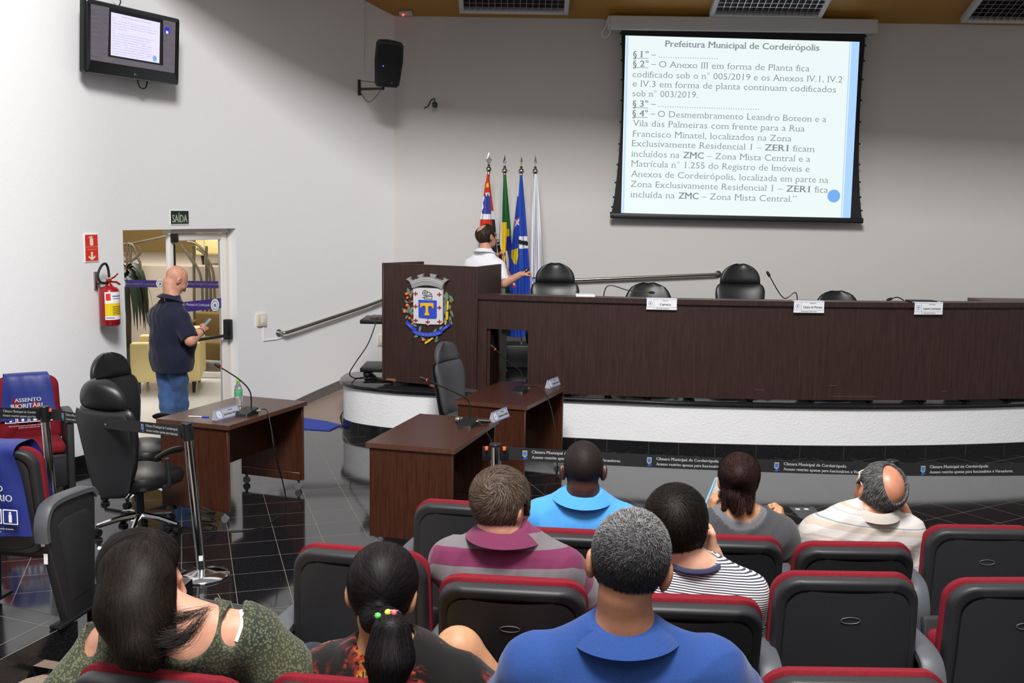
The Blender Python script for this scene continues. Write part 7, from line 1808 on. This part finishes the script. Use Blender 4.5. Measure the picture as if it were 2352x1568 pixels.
hair_obj(p, [cap_part(P, Q, '#191213'), strands(P, Q, S, fl, 10000, .06, .0007, 6, .004, hb, 6, .002, jitter=.25), strands(P, Q, S, lambda pp: np.tile(A3((0, -.15, -1)), (len(pp), 1)) + .7 * np.stack([np.sin(pp[:, 2] * 110 + pp[:, 0] * 40), np.cos(pp[:, 2] * 90), 0 * pp[:, 2]], 1), 260, .075, .0009, 12, .012, hb, 8, .003, jitter=.45, keep=lowk), lock([W(.055, -.02, -.03), W(.075, -.03, -.07), W(.062, -.04, -.10), W(.082, -.04, -.14)], .010, 60, .0008, hb, 31), lock([W(-.06, -.02, -.03), W(-.08, -.03, -.07), W(-.062, -.04, -.10), W(-.07, -.04, -.14)], .010, 60, .0008, hb, 32), lock([W(.0, -.10, -.06), W(.01, -.105, -.11), W(-.01, -.10, -.15)], .03, 160, .0009, hb, 33), lock([W(.045, -.08, -.05), W(.055, -.085, -.1), W(.045, -.08, -.135)], .018, 80, .0009, hb, 34)])
MB().tube([tuple(W(-.01 + .018 * math.cos(t), -.112 + .004 * math.sin(t), .022 + .014 * math.sin(t)) - p.org) for t in np.linspace(0, 2 * PI, 16, endpoint=False)], .005, 8, closed=True).build('hair_tie', pmat('pink_tie', '#8a4054', .7), p.root)
# the papers she holds
o = thing('sheet_of_paper', 'white sheet of paper held up by the woman in the grey top', 'paper'); a, b, c_, d_ = X(1644, 1096, 4.78), X(1700, 1096, 4.84), X(1700, 1172, 4.84), X(1612, 1172, 4.74); o.location = Vector(c_); rows = []
for i in range(9):
    t = i / 8; l = a + (d_ - a) * t; r = b + (c_ - b) * t; rows.append([tuple(l + (r - l) * s + A3((0, .012 * math.sin(s * 3), 0)) - c_) for s in (0, .33, .66, 1)])
MB().grid(rows).grid([[(x, y + .0015, z) for x, y, z in r] for r in rows]).build('sheet', M['white'], o)
MB().grid([[tuple(A3(r[0]) - A3((.004, .004, 0))), tuple(A3(r[0]) + A3((.004 + .005 * k / 8, -.002, 0)))] for k, r in enumerate(rows)]).build('printed_edge', pmat('pale_blue_print', '#8fc4ea', .6), o)

# --- bald man in the off-white striped polo
p = Person('bald man with a grey fringe in an off-white striped polo, hand at his cheek', (1.51, 4.50, .19), (-.05, 1, 0), SK_RUDDY, 1.08, 1.08)
p.trunk((1.50, 4.66, .68), X(1988, 1212, 4.44), X(2006, 1170, 4.44), .252, .03).head(X(2020, 1124, 4.46), -7, -30, 11, 1.04, .060)
el = [X(1846, 1300, 4.50), X(2096, 1236, 4.58)]; wr = [X(1880, 1290, 4.78), X(2070, 1168, 4.52)]
for q, e, w in zip((-1, 1), el, wr): p.arm(q, e, w, (.054, .046, .038, .029))
p.hand(-1, wr[0], (.5, 1, 0), (0, 0, -1)); p.hand(1, wr[1], (-.45, .12, .85), (-.8, -.1, -.5), curl=(35, 50, 30))
p.legs([tuple(X(1905, 1240, 4.98)), (1.62, 5.0, .76)], [tuple(X(1838, 1228, 4.96)), (1.62, 5.05, .28)]); p.build_body()
bm_ = stripe_mat('off_white_stripes', [(0, '#c2bcb9'), (.18, '#b8ac9f'), (.36, '#c2bcb9'), (.40, '#8d928f'), (.44, '#c2bcb9'), (.66, '#c4bfbf'), (.72, '#a7aaa6'), (.75, '#c2bcb9'), (.86, '#b7a99c'), (.93, '#c2bcb9')], period=.135)
p.shirt(bm_, [(-1, el[0], .98), (1, X(2112, 1330, 4.46), .95)], .018, -.05, .010, .072, .012, wr=.006, sattr=-.02, sleeve_r=(.080, .076), seed=23, scoop=-.03, wf=18)
cream = cloth_mat('cream_knit', '#bfb7ad', '#c5beb5', scale=350).m; collar(p.root, p.org, p.N + p.up * .010, p.up + p.fwd * .2 - p.lat * .1, p.fwd, p.neck * 1.12 + .014, p.neck * 1.12 + .012, cream, .030, .030, .024, 30)
p.trousers(cloth_mat('brown_trousers', '#4a3b2f').m, res=.014); p.foot(pmat('grey_leather', '#4d4d50', .5), toe=(-.6, .5, .3))
def bm2(q): d = np.linalg.norm((q - A3((.006, -.052, .098))) / A3((.061, .088, .085)), axis=1); return np.maximum(short_mask(-.090)(q), (1 - d) * .06)
f, P, Q = p.hair_cap(bm2, lambda q: .010 + .006 * np.clip(np.abs(q[:, 0]) / .08, 0, 1), .006)
gr = ['#2a292a', '#403f40', '#5d5b5c', '#7c7a7b', '#939192', '#222122']
hair_obj(p, [cap_part(P, Q, '#4a494a'), strands(P, Q, f, whorl_flow(p, (0, -.03, .115), 1.2, .1), 9000, .022, .0006, 4, .003, gr, 9, .001, jitter=.3)]); glasses(p, mat=M['white_paint'])

# --- woman with the ponytail
p = Person('woman with a black ponytail and coloured beads in a dark flowered blouse', (-.30, 2.78, .30), (.08, 1, 0), SK_OLIVE, 1.08, 1.08)
p.trunk((-.30, 2.90, .82), X(905, 1545, 2.74), X(890, 1488, 2.75), .238, .03).head(X(878, 1364, 2.78), 4, 16, 3, 1.03, .056, .92)
el = [X(690, 1640, 2.75), X(1110, 1610, 2.78)]; wr = [A3((-.42, 3.02, .98)), A3((-.15, 3.05, .98))]
for q, e, w in zip((-1, 1), el, wr): p.arm(q, e, w, (.054, .044, .037, .027)); p.hand(q, w, (-.3 * q, 1, -.2), (0, -.2, -1), sc=.92)
p.legs([(-.42, 3.26, .84), tuple(X(1052, 1492, 2.98))], [(-.42, 3.28, .40), tuple(X(1172, 1620, 3.02))], (.090, .068, .056, .042)); p.build_body()
t = cloth_mat('flowered_black', '#100c0d', scale=300); v = t.coord('Object'); n1 = t.node('ShaderNodeTexNoise', Scale=7.5, Detail=3.0, Distortion=1.4); t.link(v, n1.inputs['Vector']); n2 = t.node('ShaderNodeTexNoise', Scale=34.0, Detail=4.0, Distortion=2.5); v2 = t.coord('Object', loc=(3.1, 1.7, .4)); t.link(v2, n2.inputs['Vector'])
m1 = t.ramp(n1.outputs[0], [(.51, '#100c0d'), (.57, '#4a130f'), (.62, '#8a2c1a'), (.67, '#b37a28'), (.75, '#c9a546')]); m2 = t.ramp(n2.outputs[0], [(.44, (0, 0, 0, 1)), (.52, (1, 1, 1, 1))]); m3 = t.ramp(n2.outputs[0], [(.70, '#100c0d'), (.74, '#8a8484')]); t.link(t.mix(m2, m3, m1), t.b.inputs['Base Color'])
p.shirt(t.m, [(-1, el[0], .9), (1, el[1], .9)], .020, -.05, .009, .080, .014, wr=.007, sleeve_r=(.090, .086), seed=29, scoop=.05, wf=17)
blk = cloth_mat('black_satin', '#141315', rough=.5).m; collar(p.root, p.org, p.N + p.up * .010, p.up + p.fwd * .1, p.fwd, p.neck * 1.12 + .014, p.neck * 1.12 + .012, blk, .022, .030, .040, 40)
p.trousers(cloth_mat('mustard_print', '#b98a34', '#c99d48', scale=60).m, full=.02, res=.015); p.foot(M['black'])
def thick(q): return .013 + .006 * np.clip(q[:, 2] / .1, 0, 1)
f0, P, Q = p.hair_cap(short_mask(-.108), thick, .006); W = lambda x, y, z: p.hc + p.hR @ (A3((x, y, z)) * p.hs)
tie = X(890, 1416, 2.535); S = Sdf(); S.fn(f0); S.cone(W(0, -.085, -.06), tie, .034, .022, .03); S.cone(tie, X(898, 1450, 2.50), .022, .042, .012); S.cone(X(898, 1450, 2.50), X(896, 1510, 2.485), .042, .054, .03); S.cone(X(896, 1510, 2.485), X(884, 1600, 2.49), .054, .036, .03)
P, Q = surfnet(S, np.minimum(p.hc - .2, A3((-.5, 2.38, 1.15))), p.hc + .2, .0065); bl = ['#0c0a0b', '#141112', '#1d181a', '#2a2426', '#131011']
tz = tie[2]
def fl(pp):
    d = (tie + A3((0, -.01, 0))) - pp; d = d / (np.linalg.norm(d, axis=1)[:, None] + 1e-6); dn = np.tile(A3((-.04, -.02, -1)), (len(pp), 1)); w = np.clip((tz + .015 - pp[:, 2]) / .02, 0, 1)[:, None]; w = np.where(pp[:, 1:2] > tie[1] + .05, 0, w); return d * (1 - w) + dn * w
hair_obj(p, [cap_part(P, Q, '#110e0f'), strands(P, Q, S, fl, 16000, .08, .0006, 6, .002, bl, 12, .0015, jitter=.08)], rough=.33)
mb = MB(); mb.tube([tuple(tie + A3((.030 * math.cos(a), .026 * math.sin(a), .006 * math.sin(a * 2))) - p.org) for a in np.linspace(0, 2 * PI, 18, endpoint=False)], .007, 8, closed=True); mb.build('hair_tie', M['rubber'], p.root)
for (px, py), col in (((868, 1414), '#5fd35a'), ((891, 1406), '#e9e45a'), ((905, 1407), '#f0697e')):
    mb = MB(); c = X(px, py, 2.497) - p.org; mb.sphere(c, (.0085, .008, .0085), 10, 8); mb.cyl(c + A3((0, 0, 0)), c + A3((.010 if px > 880 else -.006, -.004, .008)), .007, .001, 10); mb.build('hair_bead', pmat('bead_' + col[1:], col, .4), p.root)

# --- woman in the green blouse
p = Person('woman with long dark hair in a patterned green cold-shoulder blouse', (-.86, 2.94, .30), (.22, 1, 0), SK_FAIR, 1.12, 1.1); p.lat = nrm(p.lat + A3((0, 0, .16)))
p.trunk((-.86, 2.98, .82), X(400, 1446, 2.74), X(384, 1402, 2.76), .268, .035).head(X(326, 1330, 2.80), 58, 12, 2, 1.0, .058, .92)
el = [X(150, 1650, 2.72), X(690, 1600, 2.74)]; wr = [A3((-1.0, 3.05, .98)), A3((-.55, 3.1, .98))]
for q, e, w in zip((-1, 1), el, wr): p.arm(q, e, w, (.062, .050, .041, .028)); p.hand(q, w, (-.3 * q, 1, -.2), (0, -.2, -1), sc=.92)
p.legs([(-1.0, 3.36, .84), (-.66, 3.36, .84)], [(-1.0, 3.38, .40), (-.66, 3.38, .40)], (.095, .07, .056, .04)); p.build_body()
t = cloth_mat('green_print', '#3c4434', scale=300); v = t.coord('Object'); vo = t.node('ShaderNodeTexVoronoi', Scale=140.0); t.link(v, vo.inputs['Vector']); n1 = t.node('ShaderNodeTexNoise', Scale=9.0, Detail=2.0); t.link(v, n1.inputs['Vector']); c1 = t.ramp(n1.outputs[0], [(.35, '#31352a'), (.65, '#57593a')]); c2 = t.ramp(vo.outputs['Distance'], [(.0, '#77775a'), (.16, '#363c33'), (.32, '#7c7d62'), (.46, '#2c332d'), (.7, '#232925')]); t.link(t.mix(.35, c2, c1), t.b.inputs['Base Color'])
holeL, holeR, neckc = X(203, 1466, 2.74), X(552, 1414, 2.74), X(405, 1432, 2.62)
def cut(q):
    e = lambda c, r, d: r - np.linalg.norm((q - c) * A3(d), axis=1)
    return np.maximum(np.maximum(e(holeL, .052, (1.5, .25, 1.0)), e(holeR, .052, (1.5, .25, 1.0))), e(neckc, .115, (1.15, .6, 1)))
p.shirt(t.m, [(-1, el[0], .9), (1, el[1], .95)], .018, -.05, .009, .128, .02, wr=.009, sleeve_r=(.086, .112), seed=31, scoop=.16, cut=cut, wf=15)
pth = [tuple(surf_at(x, y, p.body) - p.org) for x, y in ((552, 1406), (556, 1415), (556, 1432), (551, 1452), (543, 1472))]
mb = MB(); mb.tube(smooth_path(pth, 5), .0065, 8, flat=.5); mb.build('strap', M['white'], p.root)
p.trousers(bpy.data.materials['dark_jeans'], res=.018); p.foot(M['black'])
W = lambda x, y, z: p.hc + p.hR @ (A3((x, y, z)) * p.hs)
def thick(q): return .014 + .010 * np.clip(q[:, 2] / .1, 0, 1)
def lm(q): x, y, z = q.T; return np.maximum(np.interp(y, [-.1, .0, .04, .07, .1], [-.3, -.3, -.02, .03, .06]) - z, y - (.052 + .25 * np.clip(z, 0, .1)))
f0, P, Q = p.hair_cap(lm, thick, .0065); S = Sdf(); S.fn(f0)
S.cone(X(310, 1320, 2.66), X(302, 1400, 2.585), .092, .080, .04); S.cone(X(302, 1400, 2.585), X(322, 1480, 2.53), .078, .054, .05); S.cone(X(336, 1340, 2.62), X(346, 1430, 2.57), .07, .055, .04); S.cone(X(318, 1490, 2.53), X(350, 1515, 2.52), .05, .022, .04)
S.cone(X(345, 1470, 2.57), X(385, 1462, 2.57), .034, .014, .03)
P, Q = surfnet(S, np.minimum(p.hc - .22, A3((-1.2, 2.42, 1.25))), p.hc + A3((.25, .2, .2)), .0065); lk = ['#120d0c', '#191311', '#221916', '#2a1f1a', '#1a1513', '#0f0c0c']
lkA, lkB = X(345, 1470, 2.50), X(478, 1392, 2.53)
def fl(pp):
    q = p.hl(pp); part = q - A3((.015, .0, .12)); top = np.clip((q[:, 2] - .02) / .08, 0, 1)[:, None]; side = part * A3((1, .9, .2)); side = (side / (np.linalg.norm(side, axis=1)[:, None] + 1e-6)) @ p.hR.T; dn = np.tile(A3((.10, -.05, -1)), (len(pp), 1)); v = side * top + dn * (1 - top)
    sw = np.clip((pp[:, 0] - lkA[0]) / .05, 0, 1) * np.clip((1.40 - pp[:, 2]) / .05, 0, 1); d = nrm(lkB - lkA); return v * (1 - sw[:, None]) + d * sw[:, None]
low = lambda c: ((c[:, 2] < 1.36) & (c[:, 0] > lkA[0] - .08)) * 1.0 + 1e-6
hair_obj(p, [cap_part(P, Q, '#171110'), strands(P, Q, S, fl, 17000, .11, .0006, 7, .003, lk, 14, .0015, jitter=.10), lock([X(330, 1440, 2.56), X(370, 1470, 2.53), X(425, 1462, 2.53), X(478, 1396, 2.57)], .030, 420, .0005, lk, 16), lock([X(350, 1380, 2.62), X(385, 1420, 2.58), X(440, 1410, 2.58), X(490, 1392, 2.60)], .020, 150, .0005, lk, 17), lock([X(300, 1440, 2.54), X(325, 1500, 2.51), X(362, 1520, 2.51)], .034, 300, .0006, lk, 18)], rough=.36)

# --- bald man standing at the doorway with his phone
p = Person('bald man in a navy polo and jeans standing at the doorway, looking at his phone', (X(398, 900, 9.80)[0], 9.80, 0), (.62, .78, 0), SK_FAIR, 1.14, 1.22)
p.trunk(X(393, 822, 9.82), X(388, 716, 9.80), X(394, 684, 9.80), .232, .035, .05).head(X(405, 642, 9.86), 44, 36, 4, 1.08, .066, 1.08)
el = [X(405, 770, 10.12), X(438, 782, 9.62)]; wr = [X(456, 762, 9.98), X(461, 762, 9.78)]
for q, e, w in zip((-1, 1), el, wr): p.arm(q, e, w, (.056, .050, .042, .031))
pc_ = X(471, 746, 9.90); dirp = nrm((.75, .5, .35))
p.hand(1, wr[1], nrm(pc_ - wr[1]) + A3((.2, .1, .1)), (-.3, .75, .2), curl=(35, 55, 35)); p.hand(-1, wr[0], (.7, -.1, .4), (-.1, -.8, .3), curl=(45, 60, 40))
p.legs([X(386, 932, 9.80), X(414, 930, 9.90)], [(X(386, 900, 9.75)[0], 9.74, .10), (X(416, 900, 9.9)[0], 9.95, .10)], (.088, .060, .054, .044)); p.build_body(.015)
nv = cloth_mat('navy_pique', '#1b1d2e', '#20233a', scale=400).m
p.shirt(nv, [(-1, el[0], .9), (1, el[1], .92)], .024, -.12, extra=lambda S: S.ell(p.hip - p.up * .03 + p.fw2 * .01, (.222, .188, .24), p.R, .05), res=.011, neck_r=.072, neck_h=.012, wr=.007, sleeve_r=(.085, .080), seed=37, scoop=-.03, wf=14)
collar(p.root, p.org, p.N + p.up * .010, p.up + p.fwd * .15, p.fwd, p.neck * 1.12 + .014, p.neck * 1.12 + .012, nv, .022, .030, .040, 25)
p.trousers(cloth_mat('faded_denim', '#3b5480', '#44608c', scale=14, bump=.1).m, .014, 1.0, .012, -.02, wr=.008); p.foot(M['black'])
MB().tube([tuple(wr[1] + .034 * (math.cos(a) * nrm(np.cross(wr[1] - el[1], (0, 0, 1))) + math.sin(a) * nrm(np.cross(np.cross(wr[1] - el[1], (0, 0, 1)), wr[1] - el[1]))) - p.org) for a in np.linspace(0, 2 * PI, 18, endpoint=False)], .006, 6, closed=True).build('wristband', M['rubber'], p.root)
o = thing('mobile_phone', 'mobile phone held by the bald man at the doorway', 'phone'); F = frame(tuple(pc_ + A3((.0, .0, .005))), (.5, -.86, 0), (.6, .35, .72)); o.matrix_world = F
MB().rbox((0, 0, 0), (.072, .145, .009), .004, 2).build('phone_case', pmat('phone_grey', '#8d9499', .4), o); MB().add([(x, y, .0052) for x, y in rrect(.062, .125, .004, 3)], [tuple(range(16))]).build('phone_screen', emat('phone_glow', '#6fb0d8', .5), o)

# --- presenter behind the lectern
p = Person('balding presenter in a white shirt behind the lectern, speaking into a microphone', (X(1117, 700, 11.58)[0], 11.58, STAGE_Z), (.57, .82, 0), SK_FAIR, 1.06, 1.15)
p.trunk(X(1122, 700, 11.60), X(1112, 602, 11.55), X(1114, 576, 11.56), .232, .03, .04).head(X(1117, 543, 11.60), 44, -8, -4, 1.08, .060)
el = [X(1166, 640, 11.95), X(1157, 651, 11.34)]; wr = [X(1151, 598, 11.80), X(1196, 630, 11.40)]
for q, e, w in zip((-1, 1), el, wr): p.arm(q, e, w, (.054, .046, .040, .030))
mc = X(1148, 582, 11.76)
p.hand(-1, wr[0], (-.25, -.1, 1), (.1, -1, .0), curl=(55, 65, 40)); p.hand(1, wr[1], (1, .1, .35), (-.1, .3, -1), curl=(60, 70, 45), thumb=(.35, .9, .3))
p.legs([(p.hip[0] - .08, 11.66, .53 + .47), (p.hip[0] + .10, 11.60, .53 + .47)], [(p.hip[0] - .09, 11.66, .62), (p.hip[0] + .10, 11.58, .62)], (.095, .07, .06, .045)); p.build_body(.015)
wsm = cloth_mat('white_cotton', '#e8e8ee', '#eeeef2', scale=300).m
p.shirt(wsm, [(-1, el[0], .92), (1, el[1], .92)], .018, -.12, .011, .068, .012, wr=.007, sleeve_r=(.080, .074), seed=41, scoop=-.03, wf=15)
collar(p.root, p.org, p.N + p.up * .010, p.up + p.fwd * .12, p.fwd, p.neck * 1.12 + .014, p.neck * 1.12 + .012, wsm, .022, .030, .040, 25)
p.trousers(bpy.data.materials['charcoal_trousers'], res=.016); p.foot(M['black'])
def bm3(q): d = np.linalg.norm((q - A3((-.01, -.055, .105))) / A3((.058, .072, .062)), axis=1); return np.maximum(short_mask(-.105)(q), (1 - d) * .06)
f, P, Q = p.hair_cap(bm3, lambda q: .014 + 0 * q[:, 0], .006)
hair_obj(p, [cap_part(P, Q, '#241a17'), strands(P, Q, f, whorl_flow(p, (0, -.03, .11), .7, .2), 2500, .03, .0014, 4, .004, ['#1f1614', '#33261f', '#463830', '#5a4d45'], 21, .001, jitter=.25)]); glasses(p)
o = thing('hand_microphone', 'black hand microphone held to the mouth of the presenter', 'microphone'); tp = X(1144, 557, 11.74); d = nrm(tp - mc); F = frame(tuple(mc - A3(d) * .11), tuple(nrm(np.cross(d, (0, 1, 0)))), tuple(np.cross(d, nrm(np.cross(d, (0, 1, 0)))))); o.matrix_world = F; hand_mic_parts(o, Matrix(), .25)
o = thing('slide_clicker', 'small slide clicker in the outstretched hand of the presenter', 'remote'); c = X(1209, 624, 11.40); o.location = Vector(c); MB().rbox((0, 0, 0), (.03, .05, .10), .01, 3, Mx=RY(.4)).build('remote_body', M['black'], o); MB().sphere((0, -.026, .02), .008, 10, 6).build('button', M['label_yellow'], o)
